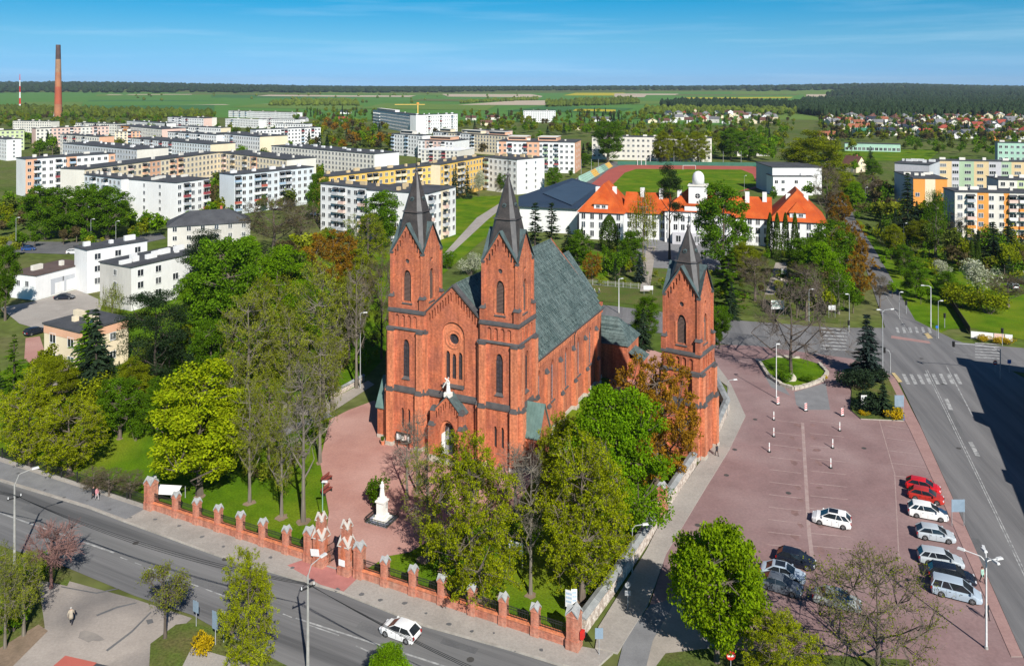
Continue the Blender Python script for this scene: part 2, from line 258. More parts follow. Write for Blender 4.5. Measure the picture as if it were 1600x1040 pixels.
ROOFC = {
 'red': pmat('red_tile', (0.30, 0.06, 0.038), (0.22, 0.045, 0.03), 0.4, 0.8, coord='obj', jitter=0.15), 'brown': pmat('brown_tile', (0.13, 0.06, 0.045), (0.095, 0.045, 0.035), 0.4, 0.8, coord='obj', jitter=0.2),
 'orange': pmat('light_orange_tile', (0.34, 0.12, 0.065), (0.27, 0.095, 0.05), 0.4, 0.8, coord='obj', jitter=0.15), 'grey': pmat('grey_tile', (0.17, 0.17, 0.18), (0.12, 0.12, 0.13), 0.4, 0.8, coord='obj', jitter=0.2),
 'navy': pmat('navy_tile', (0.035, 0.045, 0.065), (0.025, 0.03, 0.045), 0.4, 0.6, coord='obj'), 'green': pmat('green_tile', (0.04, 0.17, 0.10), (0.03, 0.13, 0.08), 0.4, 0.7, coord='obj'),
}

# ------------------------------------------------------------------ mesh building
class MB:
    def __init__(s): s.v = []; s.f = []; s.m = []
    def add(s, vs, fs, mi=0):
        b = len(s.v); s.v.extend([tuple(v) for v in vs]); s.f.extend([tuple(i+b for i in f) for f in fs]); s.m.extend([mi]*len(fs)); return s
    def box(s, x0, x1, y0, y1, z0, z1, mi=0, mat=None, taper=1.0):
        cx, cy = (x0+x1)/2, (y0+y1)/2
        vs = [Vector((x, y, z0)) for x, y in ((x0, y0), (x1, y0), (x1, y1), (x0, y1))] + [Vector((cx+(x-cx)*taper, cy+(y-cy)*taper, z1)) for x, y in ((x0, y0), (x1, y0), (x1, y1), (x0, y1))]
        if mat is not None: vs = [mat @ v for v in vs]
        return s.add(vs, [(3, 2, 1, 0), (4, 5, 6, 7), (0, 1, 5, 4), (1, 2, 6, 5), (2, 3, 7, 6), (3, 0, 4, 7)], mi)
    def prism(s, poly, z0, z1, mi=0, top=None, bottom=False):
        """vertical prism over a 2D polygon (counter-clockwise)"""
        n = len(poly)
        vs = [(p[0], p[1], z0) for p in poly] + [(p[0], p[1], z1) for p in poly]
        fs = [(i, (i+1) % n, n+(i+1) % n, n+i) for i in range(n)]
        s.add(vs, fs, mi)
        b = len(s.v)
        tris = tessellate_polygon([[Vector((p[0], p[1], 0)) for p in poly]])
        s.add([(p[0], p[1], z1) for p in poly], [up(poly, t) for t in tris], mi if top is None else top)
        return s
    def frus(s, cx, cy, z0, z1, r0, r1, n=8, mi=0, a0=0.0, cap=True):
        vs = []
        for z, r in ((z0, r0), (z1, r1)):
            for i in range(n):
                a = a0+2*math.pi*i/n; vs.append((cx+r*math.cos(a), cy+r*math.sin(a), z))
        fs = [(i, (i+1) % n, n+(i+1) % n, n+i) for i in range(n)]
        if cap: fs += [tuple(range(n, 2*n)), tuple(range(n-1, -1, -1))]
        return s.add(vs, fs, mi)
    def lathe(s, cx, cy, prof, n=10, mi=0, sx=1, sy=1):
        vs = []
        for r, z in prof:
            for i in range(n):
                a = 2*math.pi*i/n; vs.append((cx+sx*r*math.cos(a), cy+sy*r*math.sin(a), z))
        fs = []
        for k in range(len(prof)-1):
            for i in range(n): fs.append((k*n+i, k*n+(i+1) % n, (k+1)*n+(i+1) % n, (k+1)*n+i))
        fs.append(tuple(range(n-1, -1, -1))); fs.append(tuple((len(prof)-1)*n+i for i in range(n)))
        return s.add(vs, fs, mi)
    def tube(s, p0, p1, r0, r1=None, n=6, mi=0, cap=True):
        r1 = r0 if r1 is None else r1
        p0, p1 = Vector(p0), Vector(p1); d = (p1-p0)
        if d.length < 1e-6: return s
        d.normalize(); a = d.orthogonal().normalized(); b = d.cross(a)
        vs = [p0+(a*math.cos(t)+b*math.sin(t))*r0 for t in [2*math.pi*i/n for i in range(n)]] + [p1+(a*math.cos(t)+b*math.sin(t))*r1 for t in [2*math.pi*i/n for i in range(n)]]
        fs = [(i, (i+1) % n, n+(i+1) % n, n+i) for i in range(n)]
        if cap: fs += [tuple(range(n-1, -1, -1)), tuple(range(n, 2*n))]
        return s.add(vs, fs, mi)
    def path(s, pts, r, n=5, mi=0):
        for a, b in zip(pts[:-1], pts[1:]): s.tube(a, b, r, r, n, mi)
        return s
    def merge(s, o, mat=None, mi=None):
        b = len(s.v)
        s.v.extend([tuple(mat @ Vector(v)) if mat is not None else v for v in o.v]); s.f.extend([tuple(i+b for i in f) for f in o.f]); s.m.extend(o.m if mi is None else [mi]*len(o.m)); return s
    def mesh(s, name, mats, smooth=False):
        me = bpy.data.meshes.new(name); me.from_pydata(s.v, [], s.f)
        for m in (mats if isinstance(mats, (list, tuple)) else [mats]): me.materials.append(m)
        if len(me.polygons) == len(s.m): me.polygons.foreach_set('material_index', s.m)
        if smooth: me.polygons.foreach_set('use_smooth', [True]*len(me.polygons))
        me.update(); return me
    def build(s, name, mats, parent=None, loc=(0, 0, 0), rz=0.0, smooth=False):
        return ob(name, s.mesh(name, mats, smooth), parent, loc, rz)

def up(poly, t):
    a, b, c = (poly[i] for i in t)
    return t if (b[0]-a[0])*(c[1]-a[1])-(b[1]-a[1])*(c[0]-a[0]) > 0 else (t[0], t[2], t[1])

def ob(name, me, parent=None, loc=(0, 0, 0), rz=0.0):
    o = bpy.data.objects.new(name, me); COL.objects.link(o); o.location = loc; o.rotation_euler = (0, 0, rz)
    if parent is not None: o.parent = parent
    return o
def tag(o, label=None, cat=None, group=None, kind=None):
    if label: o['label'] = label
    if cat: o['category'] = cat
    if group: o['group'] = group
    if kind: o['kind'] = kind
    return o
def thing(name, label, cat, loc=(0, 0, 0), rz=0.0, group=None):
    return tag(ob(name, None, None, loc, rz), label, cat, group)
def copy_tree(o, parent=None):
    c = o.copy(); COL.objects.link(c); c.parent = parent
    for ch in list(o.children): copy_tree(ch, c)
    return c

def panel(mb, O, X, Z, outer, holes, mi=0):
    """upright face with recessed openings: outer and holes are 2D polygons in (X, Z); holes = (poly, depth, back material index or None).
    outward normal = X cross Z"""
    O, X, Z = Vector(O), Vector(X), Vector(Z); N = X.cross(Z).normalized()
    loops = [outer]+[h[0] for h in holes]
    flat = [p for l in loops for p in l]
    tris = tessellate_polygon([[Vector((p[0], p[1], 0)) for p in l] for l in loops])
    mb.add([O+X*p[0]+Z*p[1] for p in flat], [up(flat, t) for t in tris], mi)
    for h in holes:
        poly, d = h[0], h[1]; n = len(poly)
        ar = sum(poly[i][0]*poly[(i+1) % n][1]-poly[(i+1) % n][0]*poly[i][1] for i in range(n))
        if ar < 0: poly = poly[::-1]
        f = [O+X*p[0]+Z*p[1] for p in poly]; b = [q-N*d for q in f]
        mb.add(f+b, [((i+1) % n, i, n+i, n+(i+1) % n) for i in range(n)], mi if len(h) < 4 else h[3])
        if h[2] is not None:
            t2 = tessellate_polygon([[Vector((p[0], p[1], 0)) for p in poly]])
            mb.add(b, [up(poly, t) for t in t2], h[2])
def parch(cx, z0, w, h, n=5):
    """pointed arch outline, counter-clockwise from lower left"""
    hw = w/2; rise = min(w*0.95, h*0.8); zs = z0+h-rise
    pts = [(cx-hw, z0), (cx+hw, z0), (cx+hw, zs)]
    for i in range(1, n):
        t = i/n; pts.append((cx+hw*(1-t**1.7), zs+rise*math.sin(t*math.pi/2)**0.95))
    pts.append((cx, z0+h))
    for i in range(n-1, 0, -1):
        t = i/n; pts.append((cx-hw*(1-t**1.7), zs+rise*math.sin(t*math.pi/2)**0.95))
    pts.append((cx-hw, zs)); return pts
def rarch(cx, z0, w, h, n=8):
    hw = w/2; zs = z0+h-hw
    pts = [(cx-hw, z0), (cx+hw, z0)]
    for i in range(n+1):
        a = math.pi*i/n; pts.append((cx+hw*math.cos(a), zs+hw*math.sin(a)))
    return pts
def circ(cx, cz, r, n=16): return [(cx+r*math.cos(2*math.pi*i/n), cz+r*math.sin(2*math.pi*i/n)) for i in range(n)]
def flatpane(mb, O, X, Z, poly, mi=0):
    O, X, Z = Vector(O), Vector(X), Vector(Z)
    t = tessellate_polygon([[Vector((p[0], p[1], 0)) for p in poly]])
    mb.add([O+X*p[0]+Z*p[1] for p in poly], [up(poly, q) for q in t], mi)

def sheet(name, pts, z, m, world=False, kind='structure', mb=None):
    """flat ground piece given by photo pixels on the ground"""
    P = [(p if world else G(*p)) for p in pts]
    poly = [(p[0], p[1]) for p in P]
    b = MB(); t = tessellate_polygon([[Vector((p[0], p[1], 0)) for p in poly]])
    b.add([(p[0], p[1], z) for p in poly], [up(poly, q) for q in t])
    if kind is None: return b
    return tag(b.build(name, m), kind=kind)
def slab(name, pts, z0, z1, mats, top=None, world=False, kind='structure'):
    P = [(p if world else G(*p)) for p in pts]; poly = [(p[0], p[1]) for p in P]
    n = len(poly); ar = sum(poly[i][0]*poly[(i+1) % n][1]-poly[(i+1) % n][0]*poly[i][1] for i in range(n))
    if ar < 0: poly = poly[::-1]
    b = MB().prism(poly, z0, z1, 1 if top is not None else 0, top=0)
    return tag(b.build(name, mats), kind=kind)
def strip(name, a, b, w, z, m, kind='structure'):
    A, B = G(*a), G(*b); d = (B-A).normalized(); nrm = Vector((-d.y, d.x, 0))*w/2
    return sheet(name, [A-nrm, B-nrm, B+nrm, A+nrm], z, m, True, kind)
# ================================================================== SETTING
def sm(t): t = max(0.0, min(1.0, t)); return t*t*(3-2*t)
def tz(X, D):
    a = X/max(D, 1.0)
    return sm((D-2300)/4200.0)*(24 + 36*math.exp(-((a+0.62)/0.34)**2) + 30*math.exp(-((a-0.47)/0.14)**2) + 5*math.sin(a*9))
def GT(x, y):
    """photo pixel -> point on the far terrain"""
    k = (x-800.0)/FOC; lo, hi = 200.0, 20000.0
    for _ in range(50):
        mid = (lo+hi)/2
        if CAM_H-(y-HOR)/FOC*mid > tz(k*mid, mid): lo = mid
        else: hi = mid
    return Vector((k*lo, lo, tz(k*lo, lo)))

def terrain():
    ys = [-400, 0, 200, 500, 1000, 1500, 2000, 2300] + list(np.linspace(2500, 8000, 40)) + [9000, 11000, 15000, 25000, 60000]
    xs = np.linspace(-1.6, 1.6, 97)
    v = []; f = []
    for y in ys:
        for k in xs:
            X = k*max(y, 900)*1.0; v.append((X, y, tz(X, y)-0.10 if y > 2300 else -0.10))
    n = len(xs)
    for j in range(len(ys)-1):
        for i in range(n-1): f.append((j*n+i, j*n+i+1, (j+1)*n+i+1, (j+1)*n+i))
    mb = MB(); mb.add(v, f); tag(mb.build('ground', M['terrain'], smooth=True), kind='structure')
terrain()

# far fields: each a strip of the plain beyond the town
FM = {
 'g1': pmat('young_wheat', (0.075, 0.175, 0.035), (0.09, 0.195, 0.04), 0.01, 1, spec=0.05), 'g2': pmat('meadow', (0.13, 0.20, 0.04), (0.11, 0.175, 0.04), 0.01, 1, spec=0.05),
 'g3': pmat('dark_wheat', (0.05, 0.13, 0.045), (0.06, 0.15, 0.045), 0.01, 1, spec=0.05), 'tan': pmat('bare_field', (0.46, 0.38, 0.28), (0.40, 0.33, 0.25), 0.01, 1, spec=0.05),
 'rape': pmat('rapeseed_field', (0.42, 0.36, 0.02), (0.36, 0.31, 0.03), 0.01, 1, spec=0.05), 'ol': pmat('olive_field', (0.13, 0.15, 0.05), (0.11, 0.13, 0.045), 0.01, 1, spec=0.05),
}
def field(px, m, dz):
    P = [GT(*p) for p in px]; mb = MB(); poly = [(p.x, p.y) for p in P]
    # subdivide along the long edges so that the piece follows the rise
    a, b, c, d = P
    N = 16; v = []; f = []
    for i in range(N+1):
        for j in range(5):
            q = (a.lerp(b, i/N)).lerp(d.lerp(c, i/N), j/4); v.append((q.x, q.y, tz(q.x, q.y)+dz))
    for i in range(N):
        for j in range(4): f.append((i*5+j, (i+1)*5+j, (i+1)*5+j+1, i*5+j+1))
    mb.add(v, f); tag(mb.build('field', FM[m]), kind='structure')
field([(-60, 178), (1150, 196), (1150, 143.5), (-60, 145.5)], 'g1', 0.15)
field([(1000, 186), (1700, 190), (1700, 144), (1000, 143)], 'g2', 0.13)
_fl = [
 ([(125, 170), (335, 174), (335, 158), (140, 154)], 'g3'), ([(150, 150.5), (330, 148.5), (350, 146.5), (150, 147.5)], 'g2'), ([(165, 148.8), (300, 148.2), (300, 147.4), (170, 147.8)], 'tan'),
 ([(190, 163), (360, 164.5), (340, 162), (200, 161.5)], 'tan'), ([(250, 160.8), (420, 163), (440, 160), (270, 159)], 'tan'), ([(330, 153), (560, 154), (560, 149), (330, 149)], 'g3'),
 ([(360, 168), (560, 172), (570, 165), (400, 163)], 'g2'), ([(280, 147), (500, 150), (500, 147), (300, 145.5)], 'ol'), ([(400, 150.5), (640, 152), (650, 149.5), (420, 148.5)], 'tan'),
 ([(480, 158), (700, 160), (720, 154), (500, 152.5)], 'g1'), ([(500, 146.5), (700, 149.5), (700, 146), (500, 144.6)], 'g2'), ([(560, 170), (760, 173), (780, 164), (600, 162)], 'g2'),
 ([(700, 151.5), (860, 152.5), (830, 147.5), (690, 147.2)], 'tan'), ([(715, 164.5), (850, 165), (880, 157), (800, 158)], 'tan'), ([(840, 156), (960, 157), (960, 150), (850, 149)], 'g1'),
 ([(880, 149.5), (985, 150), (975, 145.5), (900, 145.5)], 'rape'), ([(790, 174), (960, 177), (990, 170), (850, 166)], 'g3'), ([(895, 174), (962, 175.5), (962, 172), (900, 171)], 'rape'),
 ([(960, 152), (1060, 153), (1060, 147), (960, 146.5)], 'tan'), ([(1000, 158), (1260, 157), (1255, 148), (1010, 149)], 'g1'), ([(1050, 150), (1250, 149.6), (1250, 147.5), (1060, 147.6)], 'ol'),
 ([(1060, 155), (1235, 154), (1240, 152), (1070, 152.6)], 'rape'), ([(955, 188), (1010, 186), (1020, 178), (965, 178)], 'g1'), ([(640, 158), (720, 159), (740, 156), (660, 155)], 'ol'),
 ([(985, 164), (1060, 163), (1060, 159), (1000, 159)], 'g2'), ([(20, 175), (125, 172), (130, 160), (30, 160)], 'g2'), ([(1260, 152), (1330, 151), (1330, 148), (1260, 148)], 'tan'),
]
for _i, (_p, _m) in enumerate(_fl): field(_p, _m, 0.35+0.04*_i)

# far forests: one mass each
def forest_mesh(name, spots, m, hmin, hmax, wr=(0.3, 0.45), conic=False):
    rng = np.random.default_rng(len(spots))
    ring = [(0.55, 0.08), (1.0, 0.35), (0.72, 0.72)] if not conic else [(1.0, 0.10), (0.75, 0.4), (0.38, 0.75)]
    k = 6; tv = []
    V = []; F = []
    for (X, Y, Z, s) in spots:
        h = rng.uniform(hmin, hmax)*s; w = h*rng.uniform(*wr); b = len(V)
        for r, z in ring:
            for i in range(k):
                a = 2*math.pi*(i+0.5*(z > 0.3))/k; j = rng.uniform(0.75, 1.2)
                V.append((X+w*r*j*math.cos(a), Y+w*r*j*math.sin(a), Z+h*(z+rng.uniform(-0.06, 0.06))))
        V.append((X+rng.uniform(-.1, .1)*w, Y, Z+h))
        for q in range(2):
            for i in range(k): F.append((b+q*k+i, b+q*k+(i+1) % k, b+(q+1)*k+(i+1) % k, b+(q+1)*k+i))
        for i in range(k): F.append((b+2*k+i, b+2*k+(i+1) % k, b+3*k))
    me = bpy.data.meshes.new(name); me.from_pydata(V, [], F); me.materials.append(m)
    return tag(ob(name, me), kind='stuff')
_r = random.Random(3)
sp = []
for D in (3900, 4100, 4300, 4500, 4700, 5000, 5300, 5700, 6100, 6500, 7000, 7500, 8000):
    X = -0.72*D
    while X < 0.72*D:
        a = X/D; near = 3900+max(0, (a+.45))*2200 if a < -0.02 else (5300 if a < 0.3 else 4700)
        if D >= near-50: sp.append((X+_r.uniform(-9, 9), D+_r.uniform(-120, 120), tz(X, D)-2, 1.0+0.25*_r.random()))
        X += _r.uniform(17, 27)
tag(forest_mesh('far_forest', sp, LEAF['forest'], 20, 27, (0.5, 0.75)), 'dark forest belt along the whole horizon', 'forest')
def pxspots(poly, n, seed, s=(0.8, 1.15)):
    rr = random.Random(seed); xs = [p[0] for p in poly]; ys = [p[1] for p in poly]; out = []
    while len(out) < n:
        x, y = rr.uniform(min(xs), max(xs)), rr.uniform(min(ys), max(ys))
        if inpoly(x, y, poly):
            g = GT(x, y); out.append((g.x, g.y, g.z-0.5, rr.uniform(*s)))
    return out
def inpoly(x, y, poly):
    c = False; n = len(poly)
    for i in range(n):
        x1, y1 = poly[i][:2]; x2, y2 = poly[(i+1) % n][:2]
        if (y1 > y) != (y2 > y) and x < (x2-x1)*(y-y1)/(y2-y1)+x1: c = not c
    return c
tag(forest_mesh('pine_forest', pxspots([(1235, 176), (1290, 184), (1620, 182), (1620, 153), (1500, 152), (1350, 153), (1255, 157), (1250, 164)], 7500, 5), LEAF['forest'], 13, 18, (0.2, 0.3)), 'broad dark pine forest behind the suburb houses', 'forest')
tag(forest_mesh('pine_forest', pxspots([(1030, 166), (1060, 171.5), (1150, 173), (1260, 174), (1260, 165.5), (1120, 161.5), (1060, 161)], 900, 6), LEAF['forest'], 16, 20, (0.22, 0.34)), 'narrow dark pine strip left of the broad forest', 'forest')
tag(forest_mesh('hill_wood', pxspots([(1290, 151), (1620, 152), (1620, 143), (1340, 141.5)], 2600, 8), LEAF['forest'], 16, 24, (0.35, 0.55)), 'wooded hill on the horizon beyond the pine forest', 'forest')
tag(forest_mesh('mixed_wood', pxspots([(855, 168), (1000, 163), (985, 155), (930, 158), (850, 163)], 420, 9), LEAF['wood'], 12, 18, (0.3, 0.45)), 'olive wood in the fields above the white long house', 'forest')
tag(forest_mesh('mixed_wood', pxspots([(715, 162.5), (840, 157), (840, 154), (730, 160)], 160, 10), LEAF['wood'], 8, 13, (0.35, 0.5)), 'hedgerow wood slanting across the pale field', 'forest')
tag(forest_mesh('mixed_wood', pxspots([(420, 166), (560, 166), (560, 159), (470, 157), (430, 160)], 300, 11), LEAF['wood'], 9, 15, (0.4, 0.55)), 'bushy wood in the fields behind the grey roofed flats', 'forest')
tag(forest_mesh('mixed_wood', pxspots([(-20, 182), (330, 186), (330, 178), (-20, 168)], 420, 12), LEAF['wood'], 9, 15, (0.4, 0.55)), 'low mixed wood around the foot of the tall chimney', 'forest')
tag(forest_mesh('mixed_wood', pxspots([(1000, 180), (1240, 180), (1250, 173.5), (1010, 172)], 330, 13), LEAF['wood'], 9, 15, (0.4, 0.55)), 'pale green wood in front of the narrow pine strip', 'forest')
tag(forest_mesh('field_trees', pxspots([(150, 160), (850, 162), (850, 146), (150, 148)], 46, 14), LEAF['wood'], 8, 14, (0.4, 0.6)), 'scattered bushes on the far field boundaries', 'bushes')

# ------------------------------------------------------------------ near ground
S = [0.0]
def lvl():
    S[0] += 0.004; return S[0]
sheet('lawn', [(-40, 716), (228, 792), (500, 876), (513, 800), (500, 715), (520, 640), (600, 560), (640, 430), (600, 390), (300, 420), (60, 560), (-60, 600)], -0.03, M['grass'])
sheet('lawn', [(556, 898), (898, 1012), (960, 915), (1030, 800), (1085, 715), (1000, 560), (930, 540), (840, 640), (700, 760), (640, 860), (606, 868)], -0.028, M['grass'])
sheet('lawn', [(610, 330), (700, 310), (790, 305), (800, 330), (760, 370), (690, 430), (640, 420)], -0.026, M['grass'])
sheet('lawn', [(860, 470), (935, 470), (1310, 505), (1310, 400), (1200, 385), (880, 375)], -0.024, M['rough_grass'])
sheet('sports_field', [(1300, 250), (1450, 252), (1470, 234), (1300, 231)], -0.02, M['grass'])
sheet('lawn', [(880, 420), (950, 440), (960, 395), (900, 390)], -0.020, M['grass'])
sheet('lawn', [(1070, 430), (1120, 430), (1110, 395), (1080, 395)], -0.020, M['grass'])
sheet('lawn', [(1455, 515), (1520, 512), (1640, 540), (1640, 420), (1450, 380), (1420, 400)], -0.022, M['grass'])
sheet('lawn', [(1425, 505), (1462, 523), (1480, 515), (1375, 380), (1345, 345), (1335, 345), (1370, 395)], -0.018, M['grass'])
# quiet pavements behind the houses on the left
sheet('asphalt_road', [(-60, 392), (140, 398), (260, 372), (250, 364), (120, 378), (-60, 376)], -0.02, M['asphalt'])
sheet('concrete_yard', [(30, 505), (80, 520), (155, 492), (160, 470), (120, 452), (55, 470), (0, 480)], -0.016, M['sidewalk'])
sheet('driveway', [(38, 560), (70, 585), (72, 555), (62, 525), (40, 528)], -0.012, M['pink_paving'])
sheet('driveway', [(50, 600), (100, 612), (110, 590), (60, 566)], -0.014, M['sidewalk'])
sheet('path', [(690, 400), (705, 396), (760, 345), (790, 320), (780, 318), (745, 340)], -0.012, M['sidewalk'])
sheet('path', [(620, 440), (690, 402), (710, 398), (640, 450)], -0.010, M['asphalt'])
sheet('park_path', [(418, 640), (505, 652), (585, 600), (575, 594), (500, 632), (420, 628)], -0.012, M['beige_paving'])
sheet('park_path', [(400, 705), (470, 668), (520, 650), (505, 640), (440, 672), (395, 695)], -0.010, M['grey_paving'])
sheet('school_yard', [(960, 415), (1150, 425), (1160, 380), (1020, 372), (960, 392)], -0.012, M['grey_paving'])
sheet('garden_path', [(1195, 460), (1235, 460), (1228, 410), (1212, 410)], -0.012, M['beige_paving'])
sheet('garden_path', [(1000, 455), (1015, 455), (1025, 385), (1010, 385)], -0.008, M['beige_paving'])
sheet('courtyard', [(950, 620), (1040, 640), (1060, 560), (1000, 540), (955, 545)], -0.016, M['pink_paving'])

# main roads
Zr = 0.0
sheet('cross_street', [(880, 470), (880, 494), (960, 513), (1040, 521), (1120, 536), (1300, 556), (1400, 588), (1520, 570), (1640, 588), (1640, 547), (1560, 540), (1505, 535), (1440, 515), (1395, 512), (1310, 512), (1120, 498), (960, 478)], 0.000, M['asphalt_main'])
sheet('main_road', [(1380, 500), (1400, 585), (1437, 662), (1484, 766), (1597, 1021), (1720, 1250), (1980, 1250), (1740, 830), (1600, 590), (1490, 530), (1430, 500), (1370, 395), (1338, 345), (1318, 345), (1345, 395)], 0.005, M['asphalt_main'])
sheet('main_road', [(1318, 346), (1338, 346), (1300, 255), (1288, 255)], 0.006, M['asphalt'])
sheet('lower_street', [(-150, 715), (0, 752), (138, 794), (197, 816.7), (353, 873.8), (530, 926), (661, 978), (800, 1017), (880, 1042), (1000, 1085), (1200, 1160), (1150, 1300), (700, 1150), (560, 1060), (440, 1040), (300, 960), (210, 930), (90, 880), (0, 852), (-150, 815)], 0.004, M['asphalt_street'])
sheet('side_road', [(1000, 1090), (965, 1040), (975, 1000), (1015, 945), (1060, 930), (1160, 960), (1200, 1100), (1180, 1180)], 0.009, M['grey_paving'])
sheet('beige_apron', [(1060, 930), (1020, 1000), (1010, 1040), (1110, 1040), (1100, 990), (1140, 960)], 0.014, M['beige_paving'])
# far side pavement along the church fence, raised with a kerb
slab('pavement', [(-150, 712), (0, 750), (138, 792), (197, 814.5), (353, 871.6), (530, 923.5), (661, 975.5), (800, 1014.5), (872, 1036), (925, 1050), (958, 1020), (905, 1010), (800, 973), (558, 899), (500, 880), (400, 846), (228, 794), (0, 717), (-150, 670)], -0.1, 0.11, [M['sidewalk'], M['kerb']], top=0)
sheet('pavement_patch', [(-150, 684), (0, 722), (130, 764), (226, 796), (197, 812), (138, 790), (0, 748), (-150, 710)], 0.115, M['grey_paving'])
slab('gate_apron', [(449, 884), (478, 874), (503, 884), (542, 896), (560, 903), (537, 925), (500, 914)], 0.05, 0.122, [M['red_paving'], M['red_paving']], top=0)
strip_k = [(-150, 713), (0, 751), (138, 793), (197, 815.5), (353, 872.6), (530, 924.5), (661, 976.5), (800, 1015.5), (880, 1039)]
for _a, _b in zip(strip_k[:-1], strip_k[1:]):
    A, B = G(*_a), G(*_b); L = (B-A).length; n = max(1, int(L/3.0)); d = (B-A)/n
    for i in range(n):
        mb = MB().box(0.01, d.length-0.01, -0.09, 0.09, -0.1, 0.128)
        o = mb.build('kerb_stone', M['kerb'], None, A+d*i, math.atan2(d.y, d.x)); tag(o, kind='structure')
# near verge and shop forecourt in the lower left
sheet('forecourt', [(-200, 960), (0, 905), (100, 905), (210, 935), (300, 965), (250, 1010), (200, 1120), (-300, 1120)], 0.0, M['old_asphalt'])
sheet('forecourt_patch', [(125, 986), (133, 984), (141, 986), (150, 989), (158, 994), (164, 999), (155, 1001), (145, 1000), (138, 1003), (130, 999), (122, 996), (124, 991)], 0.005, pmat('dark_patch', (.2, .18, .165), (.28, .25, .22), .6, .95))
sheet('forecourt_crack', [(150, 960), (182, 947), (214, 940), (213, 942), (183, 949.5), (152, 962)], 0.005, M['asphalt'])
sheet('forecourt_crack', [(95, 915), (150, 925), (185, 918), (184, 920), (151, 927), (96, 917)], 0.005, M['asphalt'])
sheet('forecourt_crack', [(165, 1015), (205, 985), (235, 955), (237, 956), (207, 987), (168, 1017)], 0.005, M['asphalt'])
sheet('forecourt_patch', [(228, 968), (238, 966), (240, 972), (231, 975)], 0.005, M['asphalt'])
sheet('verge', [(-200, 960), (-200, 830), (0, 858), (60, 876), (112, 900), (105, 915), (60, 905), (70, 980), (0, 1030), (-200, 1080)], 0.009, M['rough_grass'])
sheet('bare_earth', [(-30, 1030), (60, 975), (75, 985), (10, 1050)], 0.013, M['dirt'])
sheet('verge', [(235, 1005), (275, 975), (300, 972), (345, 985), (440, 1035), (520, 1075), (480, 1200), (230, 1100)], 0.009, M['rough_grass'])
sheet('pavement', [(300, 1010), (440, 1050), (420, 1100), (280, 1050)], 0.013, M['sidewalk'])
sheet('verge', [(1010, 1060), (1040, 1020), (1110, 1012), (1420, 1030), (1450, 1200), (1040, 1200)], 0.017, M['rough_grass'])
# church forecourt
sheet('forecourt_paving', [(478, 874), (508, 845), (514, 800), (500, 720), (515, 655), (545, 640), (585, 625), (598, 640), (700, 690), (815, 720), (835, 745), (800, 800), (660, 850), (640, 862), (606, 868), (558, 897), (540, 893), (502, 882)], -0.005, M['pink_paving'])
# car park and its pavement
sheet('car_park', [(1119, 569), (1142, 600), (1165, 650), (1140, 702), (1100, 767), (1041, 865), (1015, 945), (1060, 932), (1150, 1010), (1200, 1140), (1650, 1140), (1597, 1022), (1484, 768), (1437, 664), (1398, 588), (1330, 560), (1180, 540), (1112, 538)], 0.002+0.008, M['lot_paving'])
slab('pavement', [(1112, 568), (1119, 569), (1142, 600), (1165, 650), (1140, 702), (1100, 767), (1041, 865), (1012, 945), (965, 1020), (930, 1012), (935, 980), (1010, 860), (1040, 800), (1095, 720), (1135, 640), (1138, 605), (1105, 580)], -0.1, 0.10, [M['sidewalk'], M['kerb']], top=0)
slab('pavement', [(1398, 590), (1438, 666), (1485, 770), (1598, 1026), (1580, 1026), (1468, 772), (1420, 668), (1383, 600)], 0.005, 0.06, [M['band_paving'], M['kerb']], top=0)
sheet('grey_patch', [(1241, 612), (1290, 598), (1297, 640), (1255, 640), (1244, 632)], 0.016, M['grey_paving'])
sheet('grey_patch', [(1180, 560), (1205, 605), (1235, 618), (1225, 604), (1200, 575), (1195, 562)], 0.016, M['grey_paving'])
for a, b, w in [((1254, 660), (1264, 830), 0.45), ((1264, 830), (1270, 880), 0.45), ((1372, 650), (1398, 740), 0.12), ((1398, 740), (1405, 880), 0.12)]:  # wide pair is the drain; thin pair stands in for an overhead wire's shadow
    strip('drain_and_wire_shadow_line', a, b, w, 0.016, M['lot_stripe'])
_rs = random.Random(5)
for k in range(11):
    t = k/10; y = 655+k*19.5
    strip('parking_line', (1205-t*6, y), (1252, y+6), 0.15, 0.0145, M['lot_stripe'])
    strip('parking_line', (1266, y+2), (1318+t*12, y+8), 0.15, 0.0148, M['lot_stripe'])
    if k < 6:
        strip('parking_line', (1380+t*30, y-10), (1430+t*70, y-2), 0.15, 0.0151, M['lot_stripe'])
    for xx in (1243, 1275):
        if _rs.random() < 0.85:
            g = G(xx+_rs.uniform(-6, 6)+t*6, y+9); r1, r2 = _rs.uniform(0.35, 0.8), _rs.uniform(0.5, 1.0)
            sheet('oil_stain', [g+Vector((r1*math.cos(a)*_rs.uniform(.5, 1.1), r2*math.sin(a)*_rs.uniform(.5, 1.1), 0)) for a in [i*0.7 for i in range(9)]], 0.0135+0.0001*k, M['lot_stain'], True)

# painted markings
def dash(a, b, w=0.14, m='paint', z=0.0125): strip('road_marking', a, b, w, z, M[m])
dash((-20, 794), (178, 863), 0.22)
for i in range(7):
    t = i/7; dash((188+t*155, 870+t*58), (199+t*155, 874.2+t*58))
dash((335, 925), (352, 931)); dash((442, 958.5), (456, 964)); dash((462, 965), (700, 1042), 0.2)
dash((480, 975), (530, 992)); dash((556, 1008), (575, 1017))
dash((1449, 578), (1557, 800), 0.13, z=0.0125); dash((1446, 578), (1553.5, 800), 0.13, z=0.0126); dash((1553.5, 800), (1720, 1150), 0.13); dash((1557, 800), (1725, 1150), 0.13, z=0.0127)
dash((1479, 572), (1520, 650), 0.2)
for i in range(8):
    x0 = 1409+i*11.6
    sheet('crossing_stripe', [(x0, 584), (x0+5.2, 584), (x0+13.5, 600), (x0+7.6, 600)], 0.013+0.0001*i, M['paint'])
